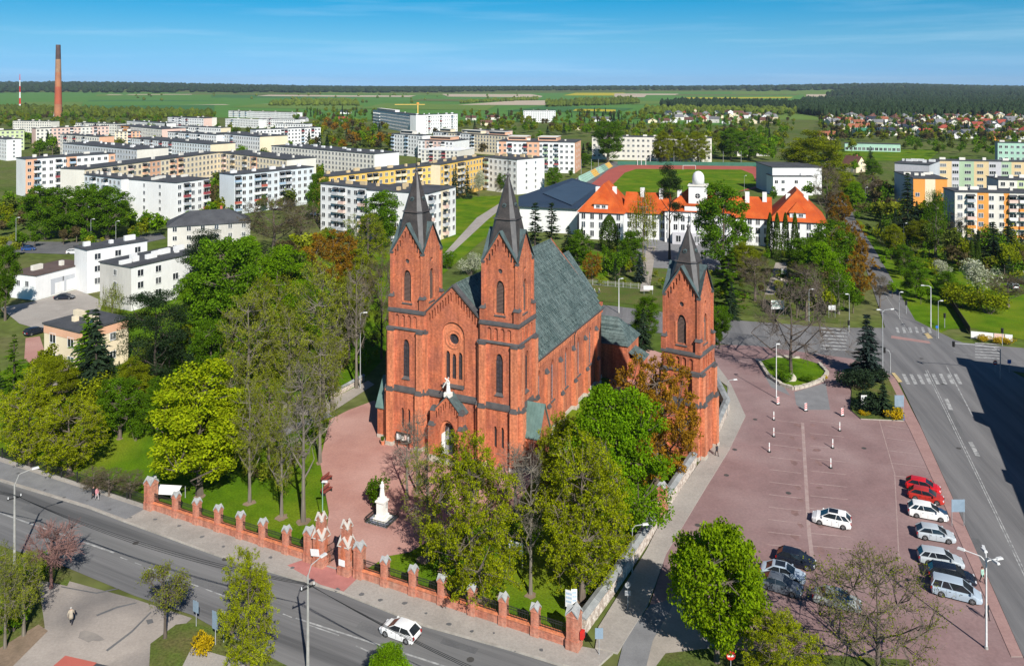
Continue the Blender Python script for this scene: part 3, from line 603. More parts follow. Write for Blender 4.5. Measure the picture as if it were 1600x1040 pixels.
for i in range(7):
    y0 = 512+i*5.2; sheet('crossing_stripe', [(1283, y0), (1322, y0+2.5), (1324, y0+4.6), (1282, y0+2.2)], 0.013+0.0001*i, M['paint'])
for i in range(6):
    x0 = 1399+i*10; sheet('crossing_stripe', [(x0, 511), (x0+4, 511), (x0+7, 520), (x0+2.5, 520)], 0.0135+0.0001*i, M['paint'])
for i in range(6):
    y0 = 535+i*4.4; sheet('crossing_stripe', [(1523, y0), (1560, y0+2.2), (1564, y0+4.0), (1524, y0+1.8)], 0.0138+0.0001*i, M['paint'])
sheet('red_cycle_crossing', [(1393, 524), (1452, 533), (1454, 537), (1392, 528)], 0.0145, M['band_paving'])
sheet('tactile_paving', [(1393, 583), (1398, 583), (1410, 597), (1404, 598)], 0.105, M['paint_yellow'])
sheet('tactile_paving', [(1444, 521), (1450, 520), (1458, 528), (1450, 529)], 0.016, M['paint_yellow'])
dash((1305, 545), (1395, 549), 0.12); dash((1490, 550), (1640, 572), 0.12); dash((940, 493), (1040, 505), 0.12); dash((1365, 430), (1420, 520), 0.1)
for p in [((1478, 622), (1486, 640)), ((1516, 690), (1528, 712))]: dash(p[0], p[1], 0.6)

# street repairs, manholes and joints
_rp = random.Random(8)
for (a, b, w) in [((40, 790), (95, 812), 1.3), ((300, 905), (352, 924), 0.9), ((560, 975), (600, 990), 1.1), ((1480, 640), (1500, 680), 1.4), ((1520, 840), (1548, 890), 1.2), ((1140, 520), (1200, 527), 1.2), ((690, 1000), (745, 1017), 0.8)]:
    strip('repair_patch', a, b, w, 0.0105, M['asphalt'])
MAN = pmat('cast_iron_cover', (.05, .048, .045), (.08, .075, .07), 4, .7)
for (x, y) in [(212, 848), (352, 874), (420, 935), (735, 1030), (1148, 702), (1135, 742), (1180, 655), (1474, 600), (1498, 700), (1350, 700), (1232, 770), (1090, 820), (1440, 560)]:
    g = G(x, y); zz = 0.125 if (x, y) == (352, 874) else 0.018
    sheet('manhole_cover', [g+Vector((.36*math.cos(i*.628), .36*math.sin(i*.628), 0)) for i in range(10)], zz, MAN, True)
for i in range(26):
    t = i/26; x = -40+t*920; y = (723 if x < 230 else 800)+(x if x < 230 else x-230)*(.335); g = G(x+_rp.uniform(-4, 4), y+_rp.uniform(6, 24))
    r = _rp.uniform(.12, .3); sheet('stain', [g+Vector((r*_rp.uniform(.6, 1.3)*math.cos(a), r*_rp.uniform(.6, 1.3)*math.sin(a), 0)) for a in [k*.9 for k in range(7)]], 0.1262+i*1e-5, M['asphalt'], True)
for (x, y, r) in [(751, 940, 1.6), (829, 929, 1.2), (905, 940, 1.8), (660, 874, 1.5), (440, 808, 1.6), (474, 815, 1.9), (312, 775, 1.4), (108, 741, 1.3), (46, 727, 1.3), (187, 685, .9), (246, 685, .9), (390, 785, 1.4), (500, 723, 1.2), (780, 930, .7), (690, 890, .9)]:
    g = G(x, y); r *= .55; sheet('bare_earth', [g+Vector((r*_rp.uniform(.6, 1.2)*math.cos(a), r*_rp.uniform(.6, 1.2)*math.sin(a), 0)) for a in [k*.524 for k in range(12)]], -.012-.0002*_rp.random(), M['dirt'], True)
# ================================================================== CHURCH
U = Vector((0.908, -0.418, 0)).normalized(); CH_RZ = math.atan2(U.y, U.x)
CH_O = Vector((-8.7, 113.64, 0))
church = thing('brick_church', 'large red brick neo-gothic church with two spired towers and green roof', 'church', CH_O, CH_RZ)
X_, Y_, Z_ = Vector((1, 0, 0)), Vector((0, 1, 0)), Vector((0, 0, 1))
FACES = [((0, -1), (1, 0)), ((1, 0), (0, 1)), ((0, 1), (-1, 0)), ((-1, 0), (0, -1))]   # outward normal, tangent

def ring_course(mb, hw, z0, z1, out, mi, cut=0.0):
    """weathered string course: vertical fascia and sloping top round a square body"""
    a, b = hw+out, hw+0.02
    zz = z0+(z1-z0)*0.35
    for (nx, ny), (tx, ty) in FACES:
        def P(t, r, z): return (nx*r+tx*t, ny*r+ty*t, z)
        mb.add([P(-a, a, z0), P(a, a, z0), P(a, a, zz), P(-a, a, zz), P(b, b, z1), P(-b, b, z1), P(-b, b, z0), P(b, b, z0)], [(0, 1, 2, 3), (3, 2, 4, 5), (1, 0, 6, 7)], mi)

def gable_slots(hw, ze, za, n=4, w=0.28, h=1.0, drop=0.55):
    """stepped blind slots under a gable with eaves ze at +-hw and apex za"""
    out = []
    for s in (-1, 1):
        for i in range(n):
            x = s*(hw*0.86)*(1-(i+0.35)/(n+0.25)); zt = ze+(za-ze)*(1-abs(x)/hw)-drop*(0.85)
            out.append((rarch(x, zt-h, w, h, 4), 0.30, 0))
    return out

def lancet_part(w, h, depth_mats, muntin=True, louver=False, key=None):
    """arched window set inside a recess: frame bars, panes; origin at the sill centre on the wall face, facing -y"""
    mb = MB(); pl = parch(0, 0, w, h)
    flatpane(mb, (0, 0.30, 0), X_, Z_, pl, 0)
    if louver:
        z = 0.1
        while z < h-0.45:
            hw = w/2-0.02 if z < h-w*0.9 else (w/2)*max(0.15, (h-z)/(w*0.95))*0.95
            mb.add([(-hw, 0.16, z), (hw, 0.16, z), (hw, 0.29, z+0.12), (-hw, 0.29, z+0.12)], [(0, 1, 2, 3)], 1); z += 0.19
    else:
        mb.box(-0.03, 0.03, 0.24, 0.298, 0, h-0.25, 1)
        z = 0.6
        while z < h-w*0.6:
            mb.box(-w/2, w/2, 0.25, 0.297, z-0.02, z+0.02, 1); z += 0.62
        for s in (-1, 1): mb.box(s*(w/2)-0.035, s*(w/2)+0.035, 0.23, 0.296, 0, h-w*0.9, 1)
    return mb
def sill_part(w, d=0.35, out=0.12):
    return MB().add([(-w/2, -out, 0.0), (w/2, -out, 0.0), (w/2, -out, 0.10), (-w/2, -out, 0.10), (w/2, d, 0.45), (-w/2, d, 0.45), (-w/2, d, 0), (w/2, d, 0)],
                    [(0, 1, 2, 3), (3, 2, 4, 5), (1, 0, 6, 7), (0, 3, 5, 6), (1, 7, 4, 2)], 0)

# ---- shared tower meshes
def tower_meshes(H, hw, lower_win=True, stage0=True):
    """H: dict of heights. Body mesh of one square tower centred on the origin"""
    mb = MB()
    for k, ((nx, ny), (tx, ty)) in enumerate(FACES):
        N = Vector((nx, ny, 0)); T = Vector((tx, ty, 0))
        # stage 0 (ground to lower course)
        h0 = hw[0]; holes = []
        if stage0 and k == 0: holes = [(parch(-0.55, 2.6, 0.5, 3.0), 0.35, 3), (parch(0.55, 2.6, 0.5, 3.0), 0.35, 3)]
        panel(mb, N*h0, T, Z_, [(-h0, 0), (h0, 0), (h0, H['c0']), (-h0, H['c0'])], holes)
        # stage 1
        h1 = hw[1]; holes = []
        if lower_win: holes = [(parch(0, H['w1'][0], H['ww1'], H['w1'][1]-H['w1'][0]), 0.35, None)]
        else: holes = [(parch(s*0.9, H['c0']+1.4, 0.8, 2.6), 0.15, 0) for s in (-1, 1)]
        panel(mb, N*h1, T, Z_, [(-h1, H['c0']), (h1, H['c0']), (h1, H['c1']), (-h1, H['c1'])], holes)
        # arcade
        hA = hw[1]+0.06; na = 4; aw = 1.02
        holes = [(rarch((i-(na-1)/2)*aw, H['c1']+0.30, 0.62, H['c2']-H['c1']-0.75), 0.22, 0) for i in range(na)]
        panel(mb, N*hA, T, Z_, [(-hA, H['c1']), (hA, H['c1']), (hA, H['c2']), (-hA, H['c2'])], holes)
        # slender dark slit in every other arch
        # belfry stage with gable
        h2 = hw[2]; ww = H['ww2']
        outer = [(-h2, H['c2']), (h2, H['c2']), (h2, H['e']), (0, H['a']), (-h2, H['e'])]
        holes = [(parch(0, H['w2'][0], ww, H['w2'][1]-H['w2'][0]), 0.40, None), (circ(0, H['o'], 0.36), 0.22, 2)]
        holes += gable_slots(h2, H['e'], H['a'], 5)
        panel(mb, N*h2, T, Z_, outer, holes)
        # raised frame round the belfry window: thin side shafts
        for s in (-1, 1):
            c = N*(h2+0.05)+T*(s*(ww/2+0.12)); m4 = Matrix.Translation(c)
            mb.box(-0.07, 0.07, -0.07, 0.07, H['w2'][0], H['w2'][1]-ww*0.75, 1, m4)
    ring_course(mb, hw[0], H['c0']-0.05, H['c0']+0.85, 0.16, 2)
    ring_course(mb, hw[1]+0.05, H['c1']-0.12, H['c1']+0.22, 0.16, 2)
    ring_course(mb, hw[1]+0.06, H['c2']-0.12, H['c2']+0.50, 0.14, 2)
    # corner buttresses
    for sx in (-1, 1):
        for sy in (-1, 1):
            for (ax, ay) in ((1, 0), (0, 1)):
                # pilaster-like buttress on each side of the corner
                if ax: x0, x1, y0, y1 = sorted((sx*(hw[1]-0.1), sx*(hw[1]+0.5)))+sorted((sy*(hw[1]-0.95), sy*(hw[1]+0.02)))
                else: x0, x1, y0, y1 = sorted((sx*(hw[1]-0.95), sx*(hw[1]+0.015)))+sorted((sy*(hw[1]-0.1), sy*(hw[1]+0.5)))
                mb.box(x0, x1, y0, y1, 0, H['c1']-0.35, 1)
                cxm, cym = (x0+x1)/2, (y0+y1)/2
                e = 0.07
                mb.box(x0-e, x1+e, y0-e, y1+e, H['c1']-0.35, H['c1']+0.02, 2, taper=0.86)
                # wider foot below the lower course
                xa, xb = (x0-0.22 if (ax and sx < 0) else x0, x1+0.22 if (ax and sx > 0) else x1)
                ya, yb = (y0-0.22 if (ay and sy < 0) else y0, y1+0.22 if (ay and sy > 0) else y1)
                mb.box(xa-0.04, xb+0.04, ya-0.04, yb+0.04, 0, H['c0']+0.02, 1)
                mb.box(xa-0.1, xb+0.1, ya-0.1, yb+0.1, H['c0']+0.02, H['c0']+0.62, 2, taper=0.7)
                mb.box(xa-0.12, xb+0.12, ya-0.12, yb+0.12, 0, 0.55, 4)
            # pinnacle stub at each belfry corner
            px, py = sx*(hw[2]+0.02), sy*(hw[2]+0.02)
            mb.box(px-0.38, px+0.38, py-0.38, py+0.38, H['c2']+0.3, H['c2']+2.1, 0)
            zt = H['c2']+2.1
            for q in ((0, 1), (1, 0)):
                pass
            mb.add([(px-0.5, py-0.5, zt), (px+0.5, py-0.5, zt), (px+0.5, py+0.5, zt), (px-0.5, py+0.5, zt), (px-sx*0.28, py-sy*0.28, zt+0.95)], [(0, 1, 4), (1, 2, 4), (2, 3, 4), (3, 0, 4), (3, 2, 1, 0)], 2)
            # flat brick strip up the belfry corner
            mb.box(sx*hw[2]-0.22, sx*hw[2]+0.22, sy*hw[2]-0.22, sy*hw[2]+0.22, H['c2']+2.0, H['e']-0.35, 0)
    return mb
def spire_mesh(H, h2):
    """octagonal spire rising between four gables, narrow faces over the corners"""
    mb = MB(); e, a, k, t = H['e'], H['a'], H['k'], H['t']
    o = h2+0.28
    def ring(r, c, z):  # r half width of the broad faces, c half length of a broad face
        return [(c, -r, z), (r, -c, z), (r, c, z), (c, r, z), (-c, r, z), (-r, c, z), (-r, -c, z), (-c, -r, z)]
    rs = [ring(h2*0.98, h2*0.76, e-0.05), ring(h2*0.62, h2*0.40, k-0.05), ring(h2*0.70, h2*0.46, k-0.02), ring(h2*0.60, h2*0.385, k+0.15), ring(0.17, 0.10, t)]
    rs[0] = ring(h2*0.965, h2*0.80, e+0.1)
    for r in rs: mb.add(r, [], 0)
    for q in range(len(rs)-1):
        for i in range(8):
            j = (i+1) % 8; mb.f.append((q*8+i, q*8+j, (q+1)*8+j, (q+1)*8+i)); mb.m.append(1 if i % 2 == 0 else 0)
    # gable roofs: each gable throws two slopes back into the spire
    for (nx, ny), (tx, ty) in FACES:
        def P(tt, r, z): return (nx*r+tx*tt, ny*r+ty*tt, z)
        ap, bk = P(0, o, a+0.16), P(0, 0.3, a+0.16)
        for s in (-1, 1):
            le = P(s*o, o, e+0.02); lb = P(s*0.3, 0.3, e+3.4)
            q = [ap, le, P(s*(o*0.55), o*0.55, e+0.6), bk]
            th = [(v[0], v[1], v[2]-0.14) for v in q]
            fs = [(0, 1, 2, 3), (0, 4, 5, 1), (1, 5, 6, 2)]
            if s > 0: fs = [tuple(reversed(x)) for x in fs]
            mb.add(q+th, fs, 2)
    # corner gutters
    for sx in (-1, 1):
        for sy in (-1, 1): mb.box(sx*h2-0.25, sx*h2+0.25, sy*h2-0.25, sy*h2+0.25, e-0.3, e+0.02, 3)
    # little lucarnes
    for (nx, ny), (tx, ty) in FACES:
        zc = k+(t-k)*0.33; r = h2*0.60+(0.17-h2*0.60)*0.33
        c = Vector((nx*r, ny*r, zc)); mb.tube(c-Vector((nx, ny, 0))*0.3, c+Vector((nx, ny, 0.1))*0.22, 0.30, 0.30, 8, 2); mb.tube(c, c+Vector((nx, ny, 0.1))*0.225, 0.2, 0.2, 8, 4)
    mb.frus(0, 0, t-0.05, t+0.35, 0.16, 0.30, 8, 3); mb.frus(0, 0, t+0.35, t+0.75, 0.30, 0.06, 8, 3)
    return mb
def cross_mesh(z, h=2.6):
    mb = MB(); mb.tube((0, 0, z), (0, 0, z+h), 0.055, 0.04, 6); mb.tube((-0.5, 0, z+h*0.68), (0.5, 0, z+h*0.68), 0.045, 0.045, 6)
    mb.lathe(0, 0, [(0.02, z+0.3), (0.15, z+0.42), (0.15, z+0.5), (0.02, z+0.62)], 8)
    return mb
TH = dict(c0=8.0, c1=17.2, c2=19.7, e=28.4, a=32.6, k=34.2, t=40.0, w1=(9.8, 15.7), ww1=1.15, w2=(21.2, 25.8), ww2=1.35, o=27.1)
THW = (3.05, 2.93, 2.62)
tower_body = tower_meshes(TH, THW).mesh('tower_body', [M['brick'], M['brick_pale'], M['sheet_and_lit_slate'], M['glass_dark'], M['stone']])
tower_spire = spire_mesh(TH, THW[2]).mesh('tower_spire', [M['slate'], M['sheet_and_lit_slate'], M['patina'], M['sheet_and_lit_slate'], M['black_metal']])
win1 = lancet_part(TH['ww1'], TH['w1'][1]-TH['w1'][0], None).mesh('tower_window', [M['stained'], M['slate']])
win2 = lancet_part(TH['ww2'], TH['w2'][1]-TH['w2'][0], None, louver=True).mesh('belfry_louver', [M['black_metal'], M['louver']])
sill1 = sill_part(1.35).mesh('sill', [M['sheet_and_lit_slate']]); sill2 = sill_part(1.75, 0.4).mesh('sill', [M['sheet_and_lit_slate']])
def put_face(name, me, parent, k, r, z):
    (nx, ny), (tx, ty) = FACES[k]
    return ob(name, me, parent, (nx*r, ny*r, z), math.atan2(ty, tx))
for sx in (-1, 1):
    tw = ob('tower', tower_body, church, (sx*7.6, 2.95, 0))
    ob('spire', tower_spire, tw); cross_mesh(TH['t']+0.6, 2.9 if sx < 0 else 2.4).build('cross', M['black_metal'], tw)
    for k in range(4):
        if not (k == 3 and sx > 0) and not (k == 1 and sx < 0) and k != 2:
            put_face('window', win1, tw, k, THW[1], TH['w1'][0]); put_face('window_sill', sill1, tw, k, THW[1], TH['w1'][0]-0.02)
        put_face('louver', win2, tw, k, THW[2], TH['w2'][0]); put_face('window_sill', sill2, tw, k, THW[2], TH['w2'][0]-0.4)
    # low gabled stair annex outside each tower, ridge square to the tower wall
    w = 2.6; lo, hi = sorted((sx*3.0, sx*(3.0+w))); y0, y1, ze, zr = -2.1, 1.7, 4.9, 8.6; ym = (y0+y1)/2
    mb = MB(); mb.box(lo, hi, y0, y1, 0, ze, 0); mb.box(lo-0.05, hi+0.05, y0-0.06, y1+0.06, 0, 0.5, 1)
    xo = sx*(3.0+w); mb.add([(xo, y0, ze), (xo, y1, ze), (xo, ym, zr)], [(0, 1, 2) if sx > 0 else (2, 1, 0)], 0)
    an = mb.build('stair_annex', [M['brick'], M['stone']], tw)
    rb = MB(); e = 0.22
    for s in (-1, 1):
        q = [(sx*2.9, ym, zr+0.12), (xo+sx*e, ym, zr+0.12), (xo+sx*e, ym+s*((y1-y0)/2+e), ze-0.3), (sx*2.9, ym+s*((y1-y0)/2+e), ze-0.3)]; b = [(v[0], v[1], v[2]-0.15) for v in q]
        fs = [(0, 1, 2, 3), (7, 6, 5, 4), (3, 2, 6, 7), (1, 5, 6, 2)]
        if sx*s > 0: fs = [tuple(reversed(f)) for f in fs]
        rb.add(q+b, fs, 0)
        for i in range(7):
            x = sx*(3.0+(w+e)*i/6); rb.tube((x, ym, zr+0.14), (x, ym+s*((y1-y0)/2+e), ze-0.28), 0.035, 0.035, 4, 0)
    rb.build('annex_roof', [M['copper_plain']], tw)

# ---- gabled front between the towers
fr = MB(); HW = 4.75; gz0, gza = 19.7, 24.2
rec = rarch(0, 9.6, 3.7, 9.4, 12)
panel(fr, (0, 0.55, 0), X_, Z_, [(-HW, 8.1), (HW, 8.1), (HW, gz0), (0, gza), (-HW, gz0)], [(rec, 0.28, None)] + gable_slots(HW, gz0, gza, 9, 0.28, 1.25, 0.7))
lanc = [(parch(x, 10.7 if x == 0 else 10.7, 0.72, 4.0 if x else 3.7), 0.3, None) for x in (-1.02, 0, 1.02)]
panel(fr, (0, 0.83, 0), X_, Z_, rec, lanc+[(circ(0, 16.5, 0.78, 20), 0.3, None)], 1)
fr.box(-HW, HW, 0.6, 1.3, 0, 8.1, 0)
# moulded ring round the rose
for r0, r1, yy in ((1.42, 1.2, 0.72), (1.0, 0.8, 0.76)):
    a = circ(0, 16.5, r0, 24); b = circ(0, 16.5, r1, 24); n = 24
    fr.add([(p[0], yy, p[1]) for p in a]+[(p[0], yy, p[1]) for p in b]+[(p[0], 0.84, p[1]) for p in a]+[(p[0], 0.84, p[1]) for p in b],
           [(i, (i+1) % n, n+(i+1) % n, n+i) for i in range(n)]+[((i+1) % n, i, 2*n+i, 2*n+(i+1) % n) for i in range(n)]+[(n+i, n+(i+1) % n, 3*n+(i+1) % n, 3*n+i) for i in range(n)], 1)
fr.add([(-HW, 0.35, 7.9), (HW, 0.35, 7.9), (HW, 0.35, 8.25), (-HW, 0.35, 8.25), (HW, 0.56, 8.85), (-HW, 0.56, 8.85), (-HW, 0.62, 7.9), (HW, 0.62, 7.9)], [(0, 1, 2, 3), (3, 2, 4, 5), (1, 0, 6, 7)], 2)
# gable coping
for s in (-1, 1):
    q = [(0, 0.3, gza+0.25), (s*HW, 0.3, gz0+0.25), (s*HW, 1.3, gz0+0.25), (0, 1.3, gza+0.25)]
    b = [(v[0], v[1], v[2]-0.3) for v in q]; fs = [(0, 1, 2, 3), (0, 4, 5, 1), (3, 2, 6, 7), (7, 6, 5, 4)]
    if s > 0: fs = [tuple(reversed(f)) for f in fs]
    fr.add(q+b, fs, 2)
front = fr.build('gable_front', [M['brick'], M['brick_pale'], M['sheet_and_lit_slate']], church)
rw = MB(); flatpane(rw, (0, 1.1, 0), X_, Z_, circ(0, 16.5, 0.78, 20), 0)
for i in range(8):
    a = math.pi*i/4; rw.tube((0.2*math.cos(a), 1.06, 16.5+0.2*math.sin(a)), (0.78*math.cos(a), 1.06, 16.5+0.78*math.sin(a)), 0.03, 0.03, 4, 1)
rw.build('rose_window', [M['stained'], M['slate']], front)
for x in (-1.02, 0, 1.02):
    lancet_part(0.72, 4.0 if x else 3.7, None).build('lancet_window', [M['stained'], M['slate']], front, (x, 0.84, 10.7))
sill_part(3.5, 0.3, 0.25).build('window_sill', M['sheet_and_lit_slate'], front, (0, 0.58, 9.6))

# ---- gabled portal
pt = MB(); pw = 2.25; pe, pa = 6.6, 9.0
door = parch(0, 0.25, 2.1, 4.9)
panel(pt, (0, -1.15, 0), X_, Z_, [(-pw, 0), (pw, 0), (pw, pe), (0, pa), (-pw, pe)], [(parch(0, 0.05, 2.9, 5.5), 0.25, None)] + gable_slots(pw, pe, pa, 5, 0.24, 1.0, 0.55))
panel(pt, (0, -0.9, 0), X_, Z_, parch(0, 0.05, 2.9, 5.5), [(door, 0.9, None)], 1)
for s in (-1, 1):
    pt.add([(s*pw, -1.15, 0), (s*pw, 0.6, 0), (s*pw, 0.6, pe), (s*pw, -1.15, pe)], [(0, 1, 2, 3) if s > 0 else (3, 2, 1, 0)], 0)
    pt.box(*sorted((s*(pw-0.35), s*(pw+0.65))), -1.6, -0.5, 0, 4.6, 0); pt.box(*sorted((s*(pw-0.4), s*(pw+0.72))), -1.68, -0.45, 4.6, 5.3, 2, taper=0.55)
    pt.box(*sorted((s*(pw-0.3), s*(pw+0.4))), -1.45, -0.5, 4.6, 6.7, 0); pt.box(*sorted((s*(pw-0.36), s*(pw+0.46))), -1.52, -0.45, 6.7, 7.3, 2, taper=0.5)
    pt.box(*sorted((s*(pw-0.4), s*(pw+0.7))), -1.68, -0.45, 0, 0.5, 3)
    q = [(0, -1.35, pa+0.15), (s*(pw+0.25), -1.35, pe-0.05), (s*(pw+0.25), 0.7, pe-0.05), (0, 0.7, pa+0.15)]; b = [(v[0], v[1], v[2]-0.16) for v in q]
    fs = [(0, 1, 2, 3), (0, 4, 5, 1), (1, 5, 6, 2)]
    if s > 0: fs = [tuple(reversed(f)) for f in fs]
    pt.add(q+b, fs, 4)
portal = pt.build('portal', [M['brick'], M['brick_pale'], M['sheet_and_lit_slate'], M['stone'], M['patina']], church)
dl = MB(); dl.box(-1.02, -0.95, -1.0, -0.05, 0.25, 3.4); 
dl.add([(-1.05, -0.10, 0.25), (-0.05, -0.6, 0.25), (-0.05, -0.6, 4.4), (-1.05, -0.10, 3.2)], [(0, 1, 2, 3), (3, 2, 1, 0)]); dl.build('door_leaf', [PL['white']], portal)
MB().box(-1.05, 1.05, -0.06, 0.02, 0.25, 5.2).build('doorway', [M['glass_dark']], portal)
for i in range(3): MB().box(-1.9-0.3*(2-i), 1.9+0.3*(2-i), -2.6+0.35*i, -1.72, 0.0+0.15*i, 0.15*(i+1)-0.002).build('step', [M['stone']], portal)

# ---- nave
NW, NE, NR, NL0, NL1 = 9.85, 13.1, 24.3, 5.8, 38.2
nv = MB(); bays = [9.0, 14.4, 20.3, 26.2, 32.1]; but = [11.7, 17.4, 23.3, 29.2, 35.0]
for s in (-1, 1):
    L = NL1-NL0; c = (NL0+NL1)/2
    holes = [(parch((b-c)*s, 4.6, 1.15, 6.2), 0.35, None) for b in bays]
    panel(nv, (s*NW, c, 0), Vector((0, s, 0)), Z_, [(-L/2, 0), (L/2, 0), (L/2, NE), (-L/2, NE)], holes)
    panel(nv, (s*(NW-0.36), c, 0), Vector((0, s, 0)), Z_, [(-L/2, NE-0.9), (L/2, NE-0.9), (L/2, NE), (-L/2, NE)], [])
    for b in but:
        xx = sorted((s*(NW-0.1), s*(NW+0.78))); nv.box(xx[0], xx[1], b-0.5, b+0.5, 0, 4.4, 1)
        def cap(r0, r1, z0, z1, hw):
            q = [(s*(NW+r0), b-hw, z0), (s*(NW+r0), b+hw, z0), (s*(NW+r1), b+hw, z1), (s*(NW+r1), b-hw, z1), (s*(NW+r1), b-hw, z0), (s*(NW+r1), b+hw, z0)]
            nv.add(q, [(0, 1, 2, 3), (0, 3, 4), (1, 5, 2)] if s > 0 else [(3, 2, 1, 0), (4, 3, 0), (2, 5, 1)], 2)
        cap(0.80, 0.44, 4.38, 4.95, 0.54); xx = sorted((s*(NW-0.1), s*(NW+0.46))); nv.box(xx[0], xx[1], b-0.45, b+0.45, 4.4, 9.6, 1); cap(0.5, 0.0, 9.55, 10.2, 0.5)
        xx = sorted((s*(NW-0.1), s*(NW+0.92))); nv.box(xx[0], xx[1], b-0.62, b+0.62, 0, 0.6, 4)
    # stepped brick cornice and stone foot
    for i in range(3):
        xx = sorted((s*(NW-0.2), s*(NW+0.08+0.09*i))); nv.box(xx[0], xx[1], NL0, NL1, 11.9+0.36*i, 12.2+0.36*i, 1)
    xx = sorted((s*(NW-0.1), s*(NW+0.14))); nv.box(xx[0], xx[1], NL0, NL1, 0, 0.6, 4)
    n = int((NL1-NL0)/0.75)
    for i in range(n):
        yb = NL0+0.4+i*0.75; xx = sorted((s*(NW-0.1), s*(NW+0.07))); nv.box(xx[0], xx[1], yb-0.15, yb+0.15, 11.35, 11.9, 1)
panel(nv, (0, NL1, 0), Vector((-1, 0, 0)), Z_, [(-NW, 0), (NW, 0), (NW, NE), (0, NR+0.35), (-NW, NE)], [])
nv.box(-NW-0.2, -5, NL1-0.6, NL1+0.3, NE-1.2, NE+0.6, 0); nv.box(5, NW+0.2, NL1-0.6, NL1+0.3, NE-1.2, NE+0.6, 0)
nave = nv.build('nave', [M['brick'], M['brick_pale'], M['sheet_and_lit_slate'], M['glass_dark'], M['stone']], church)
nwin = lancet_part(1.15, 6.2, None).mesh('nave_window', [M['stained'], pmat('pale_lead', (0.30, 0.27, 0.29), (0.24, 0.22, 0.24), 2, 0.7)]); nsill = sill_part(1.5, 0.34, 0.2).mesh('nave_sill', [M['sheet_and_lit_slate']])
for s in (-1, 1):
    for b in bays:
        ob('window', nwin, nave, (s*NW, b, 4.6), math.pi/2*s); ob('window_sill', nsill, nave, (s*NW, b, 4.3), math.pi/2*s)
rf = MB(); ov = 0.45
for s in (-1, 1):
    A = (0, 1.4, NR); B = (0, NL1+0.2, NR); sl = (NR-NE)/NW
    C = (s*(NW+ov), NL1+0.2, NE-ov*sl+0.25); Dd = (s*(NW+ov), 5.9, NE-ov*sl+0.25); E = (s*4.9, 5.9, NR-4.9*sl+0.1); Fv = (s*4.9, 1.4, NR-4.9*sl+0.1)
    q = [A, B, C, Dd, E, Fv]; b = [(v[0], v[1], v[2]-0.3) for v in q]
    fs = [(0, 4, 5), (0, 1, 4), (1, 2, 3, 4), (8, 2, 1, 7), (9, 3, 2, 8), (10, 4, 3, 9)]
    if s < 0: fs = [tuple(reversed(f)) for f in fs]
    rf.add(q+b, fs, 0)
    # standing seams and staggered cross folds of the sheet roof
    n = 54
    for i in range(n):
        yy = 6.1+i*(NL1-6.1)/n
        rf.tube((s*0.02, yy, NR+0.02), (s*(NW+ov), yy, NE-ov*sl+0.27), 0.03, 0.03, 3, 0, cap=False)
        for j in range(7):
            t = (j+0.5*(i % 2)+0.35)/7.4
            if t > 1: continue
            w = (NL1-6.1)/n; x = s*(NW+ov)*t; z = NR+(NE-ov*sl+0.25-NR)*t+0.015
            rf.box(min(x-0.03, x+0.03), max(x-0.03, x+0.03), yy, yy+w, z-0.03, z+0.035, 0)
roof = rf.build('roof', [M['copper']], church)
MB().tube((0, 1.4, NR+0.05), (0, NL1+0.2, NR+0.05), 0.14, 0.14, 6).build('ridge_cap', M['copper'], roof)
for s in (-1, 1):
    gm = MB(); gm.tube((s*(NW+ov+0.08), 5.9, NE-0.32), (s*(NW+ov+0.08), NL1+0.2, NE-0.32), 0.11, 0.11, 6); gm.build('gutter', M['sheet_and_lit_slate'], roof)
    for b in (6.3, 23.9):
        MB().path([(s*(NW+0.5), b, NE-0.5), (s*(NW+0.16), b, NE-1.3), (s*(NW+0.16), b, 0.2)], 0.07, 6).build('downpipe', M['sheet_and_lit_slate'], roof)
# ---- chancel, apse and sacristy
cw = 5.6; ch = MB()
ch.prism([(-cw, NL1), (cw, NL1), (cw, 48), (cw*0.5, 52), (-cw*0.5, 52), (-cw, 48)], 0, 12.2, 0)
chan = ch.build('chancel', [M['brick']], church)
cr = MB(); z = 12.0; o = 0.4; ap = (0, 47.5, 20.5); rd = (0, NL1+0.3, 20.5)
pts = [(-cw-o, NL1+0.32, z), (cw+o, NL1+0.32, z), (cw+o, 48, z), (cw*0.5+.2, 52+o, z), (-cw*0.5-.2, 52+o, z), (-cw-o, 48, z), ap, rd]
cr.add(pts, [(1, 2, 6, 7), (2, 3, 6), (3, 4, 6), (4, 5, 6), (5, 0, 7, 6)], 0); cr.build('roof', [M['copper']], chan)
sa = MB(); sa.box(NW-2.4, 14.6, 38.4, 46, 0, 6.4, 0); sa.box(14.6, 17.0, 39.6, 43.6, 0, 3.6, 0)
sac = sa.build('sacristy', [M['brick']], church)
sr = MB(); sr.add([(7.0, 38.1, 6.3), (15.0, 38.1, 6.3), (15.0, 46.3, 6.3), (7.0, 46.3, 6.3), (7.0, 42.2, 10.2), (11.8, 42.2, 10.2)], [(0, 1, 5, 4), (1, 2, 5), (2, 3, 4, 5), (0, 3, 2, 1)], 0)
sr.add([(14.62, 39.3, 4.9), (17.3, 39.3, 3.55), (17.3, 43.9, 3.55), (14.62, 43.9, 4.9)], [(0, 1, 2, 3)], 0)
sr.build('roof', [M['copper']], sac)
for yy in (40.6, 42.6):
    w = lancet_part(0.6, 1.8, None).build('window', [M['stained'], M['slate']], sac, (17.03, yy, 1.2), math.pi/2); w.location.x = 16.75
    MB().box(16.98, 17.05, yy-0.45, yy+0.45, 0.9, 1.15).build('window_sill', M['stone'], sac)

